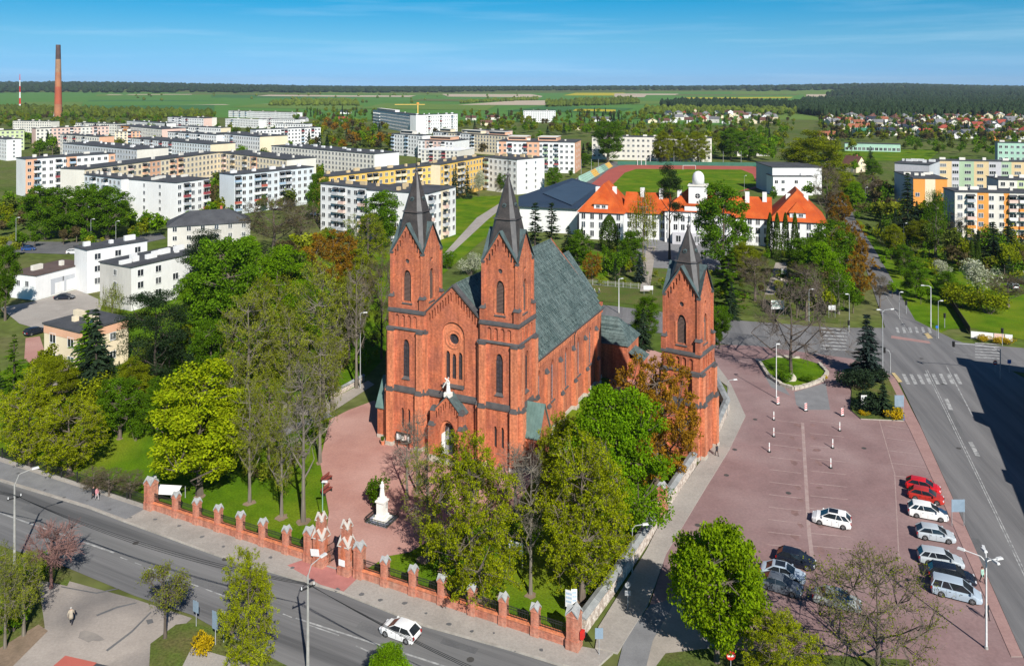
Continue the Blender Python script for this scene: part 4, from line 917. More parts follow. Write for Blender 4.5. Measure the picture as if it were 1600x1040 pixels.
# ---- notice board on the church front and the gable statue
nb = thing('notice_board', 'dark glazed notice case with posters at the church front wall', 'notice board', church.matrix_basis @ Vector((-7.6, -0.75, 0)), CH_RZ)
MB().box(-1.25, 1.25, -0.05, 0.07, 0.9, 2.25).build('case', M['black_metal'], nb)
for i, c in enumerate(('white', 'bluewhite', 'offwhite', 'pink', 'white')):
    MB().box(-1.1+i*0.44, -0.74+i*0.44, -0.075, -0.052, 1.15+0.1*(i % 2), 2.0-0.12*(i % 3)).build('poster', PL[c], nb)
for s in (-1, 1): MB().box(s*1.0-0.05, s*1.0+0.05, -0.03, 0.05, 0, 0.9).build('leg', M['black_metal'], nb)
# ================================================================== BELL TOWER
BT_RZ = math.atan2(-0.56, 0.828); BT_O = Vector((25.9, 116.6, 0))
bell = thing('bell_tower', 'free-standing red brick bell tower with dark spire beside the car park', 'tower', BT_O, BT_RZ)
BH = dict(c0=7.4, c1=12.1, c2=14.5, e=22.8, a=26.9, k=27.4, t=32.0, w1=(8, 11), ww1=1, w2=(15.9, 20.0), ww2=1.4, o=21.5)
BHW = (3.05, 2.85, 2.6)
bbody = tower_meshes(BH, BHW, lower_win=False, stage0=False).build('wall', [M['brick'], M['brick_pale'], M['sheet_and_lit_slate'], M['glass_dark'], M['stone']], bell)
bs = spire_mesh(BH, BHW[2]).build('spire', [M['slate'], M['sheet_and_lit_slate'], M['patina'], M['sheet_and_lit_slate'], M['black_metal']], bell)
cross_mesh(BH['t']+0.5, 1.6).build('cross', M['black_metal'], bs)
bl = lancet_part(1.4, 4.1, None, louver=True).mesh('bell_louver', [M['black_metal'], M['louver']])
for k in range(4):
    put_face('louver', bl, bell, k, BHW[2], BH['w2'][0]); put_face('window_sill', sill2, bell, k, BHW[2], BH['w2'][0]-0.4)

# ================================================================== STATUES
def robed_figure(h, seed=1, veil=True):
    """standing robed figure in stone, folds in the robe, hands joined before the chest"""
    mb = MB(); n = 18; rng = random.Random(seed); s = h/1.75
    prof = [(0.30, 0.0), (0.29, 0.25), (0.25, 0.6), (0.215, 0.95), (0.20, 1.1), (0.225, 1.3), (0.215, 1.42), (0.12, 1.48), (0.07, 1.52)]
    vs = []; fs = []
    for k, (r, z) in enumerate(prof):
        for i in range(n):
            a = 2*math.pi*i/n; f = 1+0.10*math.sin(a*6+0.6*z)*max(0, 1-z/1.3)
            vs.append((s*r*f*math.cos(a)*1.12, s*r*f*math.sin(a)*0.85, s*z))
    for k in range(len(prof)-1):
        for i in range(n): fs.append((k*n+i, k*n+(i+1) % n, (k+1)*n+(i+1) % n, (k+1)*n+i))
    mb.add(vs, fs)
    mb.lathe(0, -0.01*s, [(0.05*s, 1.5*s), (0.085*s, 1.54*s), (0.105*s, 1.62*s), (0.095*s, 1.7*s), (0.04*s, 1.76*s)], 10)
    if veil: mb.lathe(0, 0.03*s, [(0.20*s, 1.2*s), (0.16*s, 1.45*s), (0.125*s, 1.6*s), (0.115*s, 1.7*s), (0.03*s, 1.785*s)], 10)
    for q in (-1, 1):
        mb.tube((q*0.2*s, 0, 1.4*s), (q*0.25*s, -0.06*s, 1.12*s), 0.065*s, 0.06*s, 7); mb.tube((q*0.25*s, -0.06*s, 1.12*s), (q*0.02*s, -0.24*s, 1.25*s), 0.06*s, 0.035*s, 7)
    return mb
gs = thing('gable_statue', 'white stone figure carrying a cross above the church portal', 'statue', church.matrix_basis @ Vector((0, -0.9, 9.1)), CH_RZ)
MB().box(-0.5, 0.5, -0.4, 0.4, -0.25, 0.35).build('plinth', M['white_stone'], gs)
robed_figure(1.8, 3, False).build('figure', M['white_stone'], gs, (0, 0, 0.35), smooth=True)
m = MB(); m.box(-0.06, 0.06, -0.06, 0.06, -0.9, 0.95, 0, Matrix.Rotation(0.55, 4, 'Y')); m.box(-0.45, 0.45, -0.055, 0.055, 0.4, 0.52, 0, Matrix.Rotation(0.55, 4, 'Y')); m.build('cross', M['white_stone'], gs, (-0.28, -0.2, 1.75))
so = G(597, 812)
st = thing('virgin_statue', 'white robed statue on a tall white pedestal in a small railed plot', 'statue', so, CH_RZ)
mb = MB(); mb.box(-0.85, 0.85, -0.85, 0.85, 0.05, 0.4); mb.box(-0.62, 0.62, -0.62, 0.62, 0.4, 0.75); mb.box(-0.5, 0.5, -0.5, 0.5, 0.75, 2.3); mb.box(-0.62, 0.62, -0.62, 0.62, 2.3, 2.5); mb.box(-0.4, 0.4, -0.4, 0.4, 2.5, 2.8)
mb.build('pedestal', M['white_stone'], st); robed_figure(1.9, 5).build('figure', M['white_stone'], st, (0, 0, 2.8), smooth=True)
MB().box(-1.5, 1.5, -1.3, 1.3, 0, 0.12).build('bed', pmat('pale_blue_flower_bed', (0.30, 0.32, 0.42), (0.10, 0.14, 0.07), 3, 0.95, lo=0.42, hi=0.58), st)
mb = MB()
for (a, b) in (((-1.55, -1.35), (1.55, -1.35)), ((1.55, -1.35), (1.55, 1.35)), ((1.55, 1.35), (-1.55, 1.35)), ((-1.55, 1.35), (-1.55, -1.35))):
    for z in (0.2, 0.65): mb.tube((a[0], a[1], z), (b[0], b[1], z), 0.035, 0.035, 4)
    for i in range(14):
        t = i/14; x, y = a[0]+(b[0]-a[0])*t, a[1]+(b[1]-a[1])*t; mb.box(x-0.02, x+0.02, y-0.02, y+0.02, 0, 0.75)
mb.build('railing', M['black_metal'], st)
gd = thing('garden_monument', 'slim grey stone figure on a plinth in the school garden path', 'statue', G(1222, 437), 0)
MB().box(-0.6, 0.6, -0.6, 0.6, 0, 1.1, taper=0.8).build('plinth', M['stone'], gd); robed_figure(2.2, 9).build('figure', M['metal_grey'], gd, (0, 0, 1.1), smooth=True)

# ================================================================== CHURCH FENCE AND GATE
FA, FB = G(228, 792), G(899, 1012.5); FD = (FB-FA).normalized(); F_RZ = math.atan2(FD.y, FD.x)
def on_fence(x):
    """foot of the fence line under photo column x"""
    k = (x-800)/FOC; t = (k*FA.y-FA.x)/(FD.x-k*FD.y); return t
def pillar_mesh(w, h):
    mb = MB(); a = w/2
    mb.box(-a-0.06, a+0.06, -a-0.06, a+0.06, 0, 0.95, 0); mb.box(-a, a, -a, a, 0.95, h, 0); mb.box(-a-0.05, a+0.05, -a-0.05, a+0.05, h-0.28, h-0.16, 0)
    # four small gables with pale caps
    e = 0.08; rr = a+e
    for (nx, ny), (tx, ty) in FACES:
        def P(t, r, z): return (nx*r+tx*t, ny*r+ty*t, z)
        mb.add([P(-a, a, h), P(a, a, h), P(0, a, h+a*0.9)], [(0, 1, 2)], 0)
        for s in (-1, 1):
            q = [P(0, rr, h+a*0.9+0.12), P(s*rr, rr, h-0.02), P(s*rr*0.3, rr*0.3, h+0.30), P(0, 0, h+a*0.9+0.12)]
            b = [P(0, rr, h+a*0.9-0.02), P(s*rr, rr, h-0.18)]
            f = [(0, 1, 2, 3), (4, 5, 1, 0)]
            if s > 0: f = [tuple(reversed(x)) for x in f]
            mb.add(q+b, f, 1)
    return mb
p_small = pillar_mesh(0.72, 2.6).mesh('fence_pillar', [M['fence_brick'], M['white_trim']])
p_mid = pillar_mesh(0.95, 3.2).mesh('gate_side_pillar', [M['fence_brick'], M['white_trim']])
p_big = pillar_mesh(1.15, 3.3).mesh('corner_pillar', [M['fence_brick'], M['white_trim']])
def rail_panel(L, h0, h1, step=0.16, base=0.0):
    mb = MB()
    for z in (h0+0.1, (h0+h1)/2+0.2, h1-0.12): mb.box(0, L, -0.02, 0.02, z-0.025, z+0.025)
    n = int(L/step)
    for i in range(n+1): x = L*i/max(1, n); mb.box(x-0.013, x+0.013, -0.013, 0.013, h0, h1)
    return mb
def brick_fence(label, xs, kinds, group):
    ts = [on_fence(x) for x in xs]; O = FA+FD*ts[0]
    th = thing('brick_fence', label, 'fence', O, F_RZ, group)
    for t, k in zip(ts, kinds): ob('pillar', {'s': p_small, 'm': p_mid, 'b': p_big}[k], th, (t-ts[0], 0, 0.10))
    hw = {'s': 0.38, 'm': 0.5, 'b': 0.6}
    for i in range(len(ts)-1):
        a, b = ts[i]-ts[0]+hw[kinds[i]], ts[i+1]-ts[0]-hw[kinds[i+1]]
        MB().box(a, b, -0.24, 0.24, 0.0, 0.92).build('plinth_wall', M['fence_brick'], th)
        MB().box(a, b, -0.32, 0.32, 0.92, 1.04).build('wall_cap', M['brick_pale'], th)
        rail_panel(b-a, 1.04, 2.15).build('railing', M['black_metal'], th, (a, 0, 0))
    return th
brick_fence('brick pillared churchyard fence with iron railings left of the gate', [236, 275.5, 308, 341.5, 376, 411, 448, 484], 'bssssssm', None)
brick_fence('brick pillared churchyard fence with iron railings right of the gate', [562, 602, 646, 691, 738.5, 787, 837, 897], 'mssssssb', None)
def gate_pillar_mesh():
    mb = MB(); a = 0.66
    mb.box(-a-0.1, a+0.1, -a-0.1, a+0.1, 0, 0.8, 0); mb.box(-a, a, -a, a, 0.8, 3.1, 0)
    for (nx, ny), (tx, ty) in FACES:
        def P(t, r, z): return (nx*r+tx*t, ny*r+ty*t, z)
        for lo, half, hgt, rr in ((3.1, a, 0.95, a+0.04), (5.0, 0.42, 0.6, 0.46)):
            mb.add([P(-half, rr, lo), P(half, rr, lo), P(0, rr, lo+hgt), P(-half, 0.1, lo), P(half, 0.1, lo), P(0, 0.1, lo+hgt)], [(0, 1, 2), (1, 4, 5, 2), (3, 0, 2, 5)], 0)
            for s in (-1, 1):
                q = [P(0, rr+0.06, lo+hgt+0.10), P(s*(half+0.1), rr+0.06, lo-0.02), P(s*(half+0.1), 0.2, lo-0.02), P(0, 0.2, lo+hgt+0.10)]; b = [P(0, rr+0.06, lo+hgt-0.02), P(s*(half+0.1), rr+0.06, lo-0.13)]
                f = [(0, 1, 2, 3), (4, 5, 1, 0)]
                if s > 0: f = [tuple(reversed(x)) for x in f]
                mb.add(q+b, f, 1)
        # niche panel
        c = Vector((nx, ny, 0))*(a+0.03)
        mb.add([P(-0.3, a+0.02, 1.5), P(0.3, a+0.02, 1.5), P(0.3, a+0.02, 2.7), P(0, a+0.02, 3.0), P(-0.3, a+0.02, 2.7)], [(0, 1, 2, 3, 4)], 2)
    mb.box(-0.42, 0.42, -0.42, 0.42, 3.1, 5.0, 0)
    return mb
gpm = gate_pillar_mesh().mesh('gate_pillar', [M['fence_brick'], M['pale_trim'], M['brick']])
gx = [502, 542]; gt = [on_fence(x) for x in gx]
gate = thing('church_gate', 'tall twin brick gate pillars with open iron leaves at the churchyard', 'gate', FA+FD*gt[0], F_RZ)
for i, t in enumerate(gt):
    pl = ob('pillar', gpm, gate, (t-gt[0], 0, 0.1))
    if i == 0:
        MB().box(-0.55, 0.6, -0.80, -0.74, 1.25, 2.0, 0, Matrix.Rotation(-0.18, 4, 'Y')).build('banner', PL['white'], pl, (0, 0, 0))
    else: MB().box(-0.5, 0.3, -0.80, -0.74, 1.1, 1.75).build('banner', PL['white'], pl)
gl = (gt[1]-gt[0])/2-0.7
for i in (0, 1):
    rail_panel(gl, 0.2, 2.3, 0.14).build('gate_leaf', M['black_metal'], gate, (0.72 if i == 0 else gt[1]-gt[0]-0.72, 0.1, 0.05), R(80) if i == 0 else R(98))
for a, b in ((on_fence(484)+0.5, gt[0]-0.75), (gt[1]+0.75, on_fence(562)-0.5)):
    if b > a+0.3: rail_panel(b-a, 0.15, 2.2, 0.14).build('wicket', M['black_metal'], gate, (a-gt[0], 0, 0.05))
# plain iron fence further left
MA, MBp = G(-60, 697), G(226, 791.5); ml = (MBp-MA).length; md = (MBp-MA)/ml
ifn = thing('iron_fence', 'low black iron fence on a concrete footing along the park', 'fence', MA, math.atan2(md.y, md.x))
MB().box(0, ml, -0.12, 0.12, 0, 0.28).build('footing', M['sidewalk'], ifn)
n = 12
for i in range(n):
    a, b = ml*i/n, ml*(i+1)/n
    MB().box(a-0.06, a+0.06, -0.06, 0.06, 0.28, 1.75).build('post', M['black_metal'], ifn); rail_panel(b-a-0.14, 0.35, 1.6, 0.13).build('railing', M['black_metal'], ifn, (a+0.07, 0, 0))

# stone boundary wall by the car park with coping slabs
def stone_wall(label, pts, h, w=0.7, cap=1.6, world=False):
    P = [G(*p) for p in pts]; th = thing('stone_wall', label, 'wall', P[0], 0)
    cm = {}
    for a, b in zip(P[:-1], P[1:]):
        d = b-a; L = d.length; rz = math.atan2(d.y, d.x); o = a-P[0]
        MB().box(0, L, -w/2, w/2, -0.05, h).build('masonry', M['fieldstone'], th, o, rz)
        n = max(1, round(L/cap)); l = L/n
        for i in range(n):
            key = round(l, 2)
            if key not in cm:
                m = MB(); m.add([(0.015, -w/2-0.14, h), (l-0.015, -w/2-0.14, h), (l-0.015, w/2+0.14, h), (0.015, w/2+0.14, h), (0.015, -w/2-0.14, h+0.1), (l-0.015, -w/2-0.14, h+0.1), (l-0.015, w/2+0.14, h+0.1), (0.015, w/2+0.14, h+0.1), (0.015, 0, h+0.3), (l-0.015, 0, h+0.3)],
                              [(0, 1, 5, 4), (1, 2, 6, 9, 5), (2, 3, 7, 6), (3, 0, 4, 8, 7), (4, 5, 9, 8), (6, 7, 8, 9)], 0); cm[key] = m.mesh('coping_slab', [M['coping']])
            ob('coping_slab', cm[key], th, o+d*(i/n), rz)
    return th
stone_wall('long pale stone wall with grey coping from street corner towards bell tower', [(908, 990), (958, 921), (1008, 847), (1022, 822)], 1.5, 0.8)
stone_wall('short pale stone wall with grey coping just before the bell tower', [(1042, 790), (1084, 726)], 1.6, 0.8)
stone_wall('stone wall with grey coping bending round behind the bell tower', [(1112, 694), (1136, 640), (1112, 592), (1085, 572)], 1.6, 0.8)
stone_wall('low white stone wall beside the church among the bare trees', [(518, 622), (568, 594)], 0.9, 0.5)
wp = thing('wall_pillar', 'lone brick pillar with pale cap in the stone wall', 'pillar', G(1035, 800), BT_RZ); ob('pillar_body', p_mid, wp)
MB().box(-0.2, 0.2, -1.9, -0.55, 0, 1.7).build('side_wall', M['fence_brick'], wp)

# ================================================================== PEOPLE
SKIN = pmat('skin', (0.45, 0.26, 0.18), (0.42, 0.24, 0.17), 5, 0.6)
def person(loc, rz, label, top, legs, hair, h=1.72, stride=0.25, coat=False, arms=0.15, group=None):
    th = thing('person', label, 'person', loc, rz, group); s = h/1.75
    V = [(0, 0, .95), (0, 0, 1.12), (0, .0, 1.32), (0, .01, 1.46), (0, 0, 1.53), (0, -.015, 1.62), (0, -.01, 1.71)]
    Rr = [(.16, .12), (.14, .105), (.17, .115), (.10, .085), (.055, .055), (.085, .10), (.07, .085)]
    E = [(i, i+1) for i in range(6)]
    for q in (-1, 1):
        b = len(V); f = stride*q
        V += [(q*.10, 0, .90), (q*.10, -f*.45, .50), (q*.10, -f*.9+.03, .09), (q*.11, -f*.9-.13, .05)]; Rr += [(.095, .095), (.062, .062), (.045, .045), (.04, .03)]
        E += [(0, b), (b, b+1), (b+1, b+2), (b+2, b+3)]
        b = len(V); V += [(q*.19, 0, 1.42), (q*(.22+arms*.3), f*.35, 1.14), (q*(.22+arms*.4), f*.6-.12, .90), (q*(.22+arms*.4), f*.7-.18, .82)]; Rr += [(.062, .062), (.045, .045), (.035, .035), (.03, .04)]
        E += [(3, b), (b, b+1), (b+1, b+2), (b+2, b+3)]
        for k in range(4):   # fingers
            c = len(V); V.append((q*(.22+arms*.4)+.012*(k-1.5), f*.7-.20-.004*k, .745+.006*abs(k-1.5))); Rr.append((.009, .009)); E.append((b+3, c))
        c = len(V); V.append((q*(.19+arms*.4), f*.7-.235, .80)); Rr.append((.011, .011)); E.append((b+3, c))
    me = bpy.data.meshes.new('body'); me.from_pydata([tuple(c*s for c in v) for v in V], E, [])
    o = bpy.data.objects.new('body_tmp', me); COL.objects.link(o)
    o.modifiers.new('skin', 'SKIN'); o.modifiers.new('sub', 'SUBSURF').levels = 1
    for i, d in enumerate(me.skin_vertices[0].data): d.radius = (Rr[i][0]*s, Rr[i][1]*s); d.use_root = (i == 0)
    dg = bpy.context.evaluated_depsgraph_get(); nm = bpy.data.meshes.new_from_object(o.evaluated_get(dg)); bpy.data.objects.remove(o)
    nm.materials.clear()
    for mm in (top, legs, SKIN, M['black_metal']): nm.materials.append(mm)
    for p in nm.polygons:
        z = p.center.z/s; x = abs(p.center.x)/s
        p.material_index = 3 if z < .12 else 2 if z > 1.5 or (x > .2 and z < .88) else 0 if (z > .93 or x > .2) else 1
        p.use_smooth = True
    ob('body', nm, th)
    hb = MB().lathe(0, .02*s, [(.06*s, 1.56*s), (.095*s, 1.62*s), (.10*s, 1.69*s), (.075*s, 1.755*s), (.02*s, 1.78*s)], 10); hb.build('hair', hair, th, smooth=True)
    if coat: MB().lathe(0, 0, [(.24*s, .62*s), (.20*s, .9*s), (.175*s, 1.1*s), (.215*s, 1.36*s), (.15*s, 1.47*s), (.06*s, 1.5*s)], 12, sy=.8).build('coat', top, th, smooth=True)
    return th
def cl(n, c): return pmat('cloth_'+n, c, tuple(v*.8 for v in c), 6, .9)
HB, HG = cl('brown_hair', (.05, .03, .02)), cl('grey_hair', (.4, .38, .35))
person(G(146, 781)+Vector((0, 0, .11)), R(60), 'person in black coat walking on the pavement by iron fence', cl('black', (.02, .02, .025)), cl('dark', (.03, .03, .04)), HB, coat=True)
person(G(151.5, 782)+Vector((0, 0, .11)), R(60), 'person in pink and white top beside the walker in black', cl('pink', (.6, .25, .28)), cl('light', (.5, .45, .45)), HB, 1.65)
person(G(111, 975), R(200), 'person in pale beige coat crossing the dusty forecourt', cl('beige', (.42, .36, .28)), cl('dark', (.03, .03, .04)), HG, coat=True)
person(G(1535, 911)+Vector((0, 0, .06)), R(20), 'person in pale green vest walking by silver minivan', cl('mint', (.35, .55, .45)), cl('black', (.02, .02, .025)), HB)
person(G(1542, 968)+Vector((0, 0, .06)), R(10), 'person in dark clothes standing below the five-headed lamp', cl('dark', (.03, .03, .04)), cl('black', (.02, .02, .025)), HB)
person(G(1120, 713)+Vector((0, 0, .1)), R(30), 'person in dark clothes on pavement by bell tower foot', cl('dark', (.03, .03, .04)), cl('black', (.02, .02, .025)), HB)
person(G(929, 460), R(80), 'person in pale shirt on far pavement behind church roof', cl('white', (.6, .6, .58)), cl('dark', (.03, .03, .04)), HB)
person(G(936, 459), R(80), 'person in pale jacket right of the one in pale shirt', cl('cream', (.6, .55, .45)), cl('blue', (.08, .1, .2)), HB)
# ================================================================== BLOCKS OF FLATS
WC = {}
FRAME = pmat('window_frame_white', (0.7, 0.7, 0.69), (0.6, 0.6, 0.6), 2, 0.6)
_wr = random.Random(77)
def wmesh(w, h, split=2):
    pane = _wr.choice(('glass_dark', 'glass_dark', 'pane_blue', 'pane_mid'))
    k = (round(w, 2), round(h, 2), split, pane)
    if k not in WC:
        m = MB(); f = 0.08
        m.add([(-w/2, -0.03, 0), (w/2, -0.03, 0), (w/2, -0.03, h), (-w/2, -0.03, h)], [(0, 1, 2, 3)], 0)
        m.box(-w/2-f, -w/2, -0.07, 0, -f, h+f, 1); m.box(w/2, w/2+f, -0.07, 0, -f, h+f, 1); m.box(-w/2, w/2, -0.07, 0, h, h+f, 1); m.box(-w/2-0.05, w/2+0.05, -0.14, 0, -f-0.02, 0, 1)
        for i in range(1, split): x = -w/2+w*i/split; m.box(x-0.05, x+0.05, -0.065, -0.02, 0, h, 1)
        WC[k] = m.mesh('window', [M[pane], FRAME])
    return WC[k]
BC = {}
def balcony_mesh(w, colname, awn):
    k = (round(w, 2), colname, awn)
    if k not in BC:
        m = MB(); m.box(-w/2, w/2, -1.15, 0, -0.12, 0, 1); m.box(-w/2, w/2, -1.15, -1.08, 0, 1.0, 0); m.box(-w/2, -w/2+0.06, -1.08, 0, 0, 1.0, 0); m.box(w/2-0.06, w/2, -1.08, 0, 0, 1.0, 0)
        m.box(-w/2+0.1, w/2-0.1, -0.04, -0.015, 0.0, 2.2, 2)
        m.box(-w/2+0.35, -w/2+0.43, -0.06, -0.015, 0.0, 2.2, 3); m.box(w/2-1.1, w/2-1.02, -0.06, -0.015, 0.0, 2.2, 3)
        if awn: m.add([(-w/2, -1.3, 2.1), (w/2, -1.3, 2.1), (w/2, -0.02, 2.6), (-w/2, -0.02, 2.6), (-w/2, -1.3, 2.03), (w/2, -1.3, 2.03)], [(0, 1, 2, 3), (4, 5, 1, 0), (3, 2, 5, 4)], 4)
        BC[k] = m.mesh('balcony', [PL[colname], PL['offwhite'], M['glass_dark'], FRAME, M['roof_dark']])
    return BC[k]
def block(label, A, B, C=None, h=15.5, front='AB', floors=5, depth=11.0, wall='white', end=None, stripes=(), bal=(), balcol=('grey', 'white', 'darkred', 'white', 'blue'), ends=0,
          vents=5, ventcol='offwhite', roofm='roof_dark', pitch=3.1, group='blocks of flats', cat='apartment block', ww=1.5, wh=1.45, penthouse=None, awn=True, name='apartment_block', base=1.3, skip=0.0, big=False):
    a, b = G(*A, h), G(*B, h)
    if C is not None:
        c = G(*C, h)
        if front == 'AB': O, Q, depth = a, b, (c-b).length
        else: O, Q, depth = b, c, (b-a).length
    else: O, Q = a, b
    d = Q-O; L = d.length; rz = math.atan2(d.y, d.x); O = Vector((O.x, O.y, 0))
    depth = max(7.0, min(depth, 26.0))
    th = thing(name, label, cat, O, rz, group)
    w = MB(); w.add([(0, 0, -0.3), (L, 0, -0.3), (L, 0, h), (0, 0, h)], [(0, 1, 2, 3)], 0)
    w.add([(0, depth, -0.3), (L, depth, -0.3), (L, depth, h), (0, depth, h)], [(3, 2, 1, 0)], 0)
    w.add([(0, 0, -0.3), (0, depth, -0.3), (0, depth, h), (0, 0, h)], [(3, 2, 1, 0)], 1); w.add([(L, 0, -0.3), (L, depth, -0.3), (L, depth, h), (L, 0, h)], [(0, 1, 2, 3)], 1)
    w.build('wall', [PL[wall], PL[end or wall]], th)
    r = MB(); r.box(-0.25, L+0.25, -0.25, depth+0.25, h, h+0.32); rf_ = r.build('roof', M[roofm] if roofm in M else PL[roofm], th)
    rr = random.Random(label)
    for (f0, f1, cn) in stripes: MB().box(L*f0, L*f1, -0.035, 0.01, 0.05, h-0.05).build('wall_panel', PL[cn], th)
    for i in range(vents):
        vw = rr.choice((0.9, 1.6, 2.8, 2.8)); x = L*(i+0.5+rr.uniform(-.2, .2))/vents; y = depth*rr.uniform(.3, .65)
        MB().box(x-vw/2, x+vw/2, y-0.45, y+0.45, h+0.32, h+1.2+0.5*rr.random()).build('chimney', PL[ventcol], rf_)
    if penthouse:
        for (f0, f1, cn) in penthouse:
            p = MB().box(L*f0, L*f1, depth*0.3, depth*0.8, h+0.32, h+2.6); p.build('penthouse', PL[cn], th)
            MB().box(L*f0-0.3, L*f1+0.3, depth*0.3-0.3, depth*0.8+0.3, h+2.6, h+2.75).build('penthouse_roof', PL['offwhite'], th)
            MB().box(L*f0+0.6, L*f1-0.6, depth*0.3-0.04, depth*0.3-0.01, h+1.0, h+2.1).build('window', M['glass_dark'], th)
    n = max(1, int(L/pitch)); fh = (h-base-0.3)/floors; wsp = 3 if ww > 2.2 else 2
    off = -0.036 if stripes else 0.0
    for i in range(n):
        x = L*(i+0.5)/n
        for f in range(floors):
            z = base+f*fh+0.75
            if i in bal:
                ob('balcony', balcony_mesh(min(2.7, L/n-0.2), rr.choice(balcol), awn and f == floors-1), th, (x, off-0.002, base+f*fh+0.1))
            elif rr.random() >= skip: ob('window', wmesh(ww, wh, wsp), th, (x, off, z))
    for e in range(ends):
        y = depth*(e+1)/(ends+1)
        for f in range(floors):
            if front == 'AB': ob('window', wmesh(1.1, 1.3), th, (L, y, base+f*fh+0.75), math.pi/2)
            else: ob('window', wmesh(1.1, 1.3), th, (0, y, base+f*fh+0.75), -math.pi/2)
    return th
E5 = range
block('white block of flats with peach stripes and a plain white gable left', (21, 247), (40, 249), (180, 240), 17.8, 'BC', wall='white', stripes=[(0, .12, 'peach'), (.43, .55, 'peach'), (.92, 1, 'peach')], bal=(1, 4, 6))
block('long cream yellow block of flats behind the two bluish white blocks', (111, 262), (132, 265), (345, 238), 16, 'BC', wall='cream', end='offwhite', stripes=[(.42, .5, 'peach'), (.62, .68, 'peach')], bal=(3, 5, 8, 11, 16.5, 17, 19), balcol=('sand', 'pink', 'peach'))
block('bluish white block of flats with blank white gable above the lime trees', (132, 273), (189, 280), (224, 278), 15.4, 'AB', wall='bluewhite', end='white', bal=(2, 5), depth=12)
block('white block of flats with dark balconies just above the grey roofed house', (225, 278), (275, 286), (327, 279), 16, 'BC', wall='white', bal=(1, 4, 7), ends=2, balcol=('white', 'grey', 'darkred'))
block('long dull grey block of flats under a dark roof left of centre', (98, 224), (214, 234), (248, 230), 16.5, 'AB', wall='grey', end='offwhite', vents=9, ventcol='white')
block('cream block of flats with grey right gable behind the bluish block', (340, 238), (448, 250), (490, 246), 16, 'AB', wall='cream', end='offwhite', stripes=[(.5, .6, 'peach')], bal=(2, 5, 9, 12), balcol=('sand', 'pink', 'grey'), vents=5)
block('plain white block of flats behind the clipped long row', (262, 206), (338, 211), None, 16, wall='white', bal=(4, 9, 14), vents=4)
block('pale block of flats at the back beside pinkish block', (118, 192), (182, 194), None, 15, wall='offwhite', bal=(3, 9), vents=4)
block('white low block behind the plain white flats', (275, 197), (345, 200), None, 14, wall='white', floors=4, bal=(5, 10), vents=4, end='cream')
block('far white block under the field edge on the left', (20, 189), (80, 190), None, 13, wall='offwhite', floors=4, vents=4)
block('long pink block with white penthouses behind tall white block', (735, 203), (790, 205), None, 14, wall='pink', floors=4, vents=3)
block('white block beside the wooded garden top', (430, 193), (478, 194), None, 13, floors=4, wall='white', vents=3)
block('long pinkish block of flats with pale roof by the dark spruce', (56, 201), (170, 197), None, 16.5, wall='pink', stripes=[(.0, .2, 'offwhite'), (.6, .75, 'offwhite')], bal=(8, 14, 20, 26), vents=6)
block('low pale block of flats with pink gable in front of pinkish block', (94, 210), (155, 214), (181, 213), 16.5, 'AB', wall='offwhite', end='peach', bal=(2, 6, 10))
block('white gabled block of flats at the far left edge of town', (-40, 212), (10, 218), (34, 217), 15, 'AB', wall='white', ends=1)
block('lime green block of flats at far left edge', (-30, 205), (38, 203), None, 16.5, wall='lime', vents=3)
block('long white block of flats with dark roof beyond the grey block', (204, 216), (329, 226), (357, 223), 14.5, 'AB', wall='bluewhite', end='cream', bal=(5, 9, 13, 17), vents=4)
block('white and orange block of flats with pink gable further back', (182, 196), (253, 202), (275, 200), 16.5, 'AB', wall='offwhite', end='pink', stripes=[(.1, .3, 'orange')], bal=(4, 9))
block('small peach fronted block of flats below the pink gabled one', (180, 206), (250, 205), None, 13, wall='cream', stripes=[(.3, .8, 'peach')], bal=(3, 6, 9))
block('white roofed low block of flats far left of the hotel', (198, 189), (260, 193), None, 11, floors=3, wall='white', vents=5, ventcol='white')
block('pale pink white block of flats by two dark firs', (262, 183), (318, 185), None, 16.5, wall='white', end='pink', bal=(3, 7, 11), vents=2)
block('big bluish white block of flats with plain left gable mid picture', (333, 272), (366, 273.5), (490, 261), 16.3, 'BC', wall='bluewhite', end='bluewhite', bal=(0, 3, 4, 7, 8), balcol=('grey', 'red', 'white', 'blue'), ventcol='white')
block('white block of flats with dark awnings left of the church spires', (501, 287), (582, 295), (612, 290), 17.1, 'AB', wall='white', end='white', bal=(2, 3, 6), balcol=('grey', 'pink', 'white', 'grey'), ventcol='sand', vents=4)
block('white and yellow block of flats directly behind left spire', (609, 292), (668, 303), (712, 292), 16.9, 'BC', wall='white', end='white', stripes=[(.45, .75, 'cream')], bal=(0, 3), ends=3, ventcol='sand', balcol=('grey', 'offwhite', 'pink'), depth=14)
block('long yellow block of flats with orange chimneys, nearer half', (514, 276), (690, 257), None, 16, wall='yellow', bal=(3, 6, 7, 11, 12, 15), balcol=('offwhite', 'cream'), ventcol='sand', vents=8)
block('yellow block of flats with orange chimneys, farther half', (688, 257.5), (757, 245), None, 16.6, wall='yellow', end='cream', bal=(1, 5, 6), balcol=('grey', 'cream'), ventcol='sand', vents=5)
block('white block of flats right behind the right spire', (757, 245), (808, 250), (831, 245), 16.8, 'AB', wall='white', end='white', bal=(0,), ends=2, ventcol='sand', balcol=('grey', 'green'))
block('very long white block of flats with dark roof and white vents', (424, 228), (585, 241), (612, 237), 15, 'AB', wall='offwhite', end='white', vents=11, ventcol='white', bal=())
block('tall white block of flats with two balcony columns behind the long one', (612, 209), (660, 212), (672, 211), 16, 'AB', wall='white', bal=(0, 5), balcol=('grey', 'blue'), penthouse=[(.2, .6, 'offwhite')], vents=1)
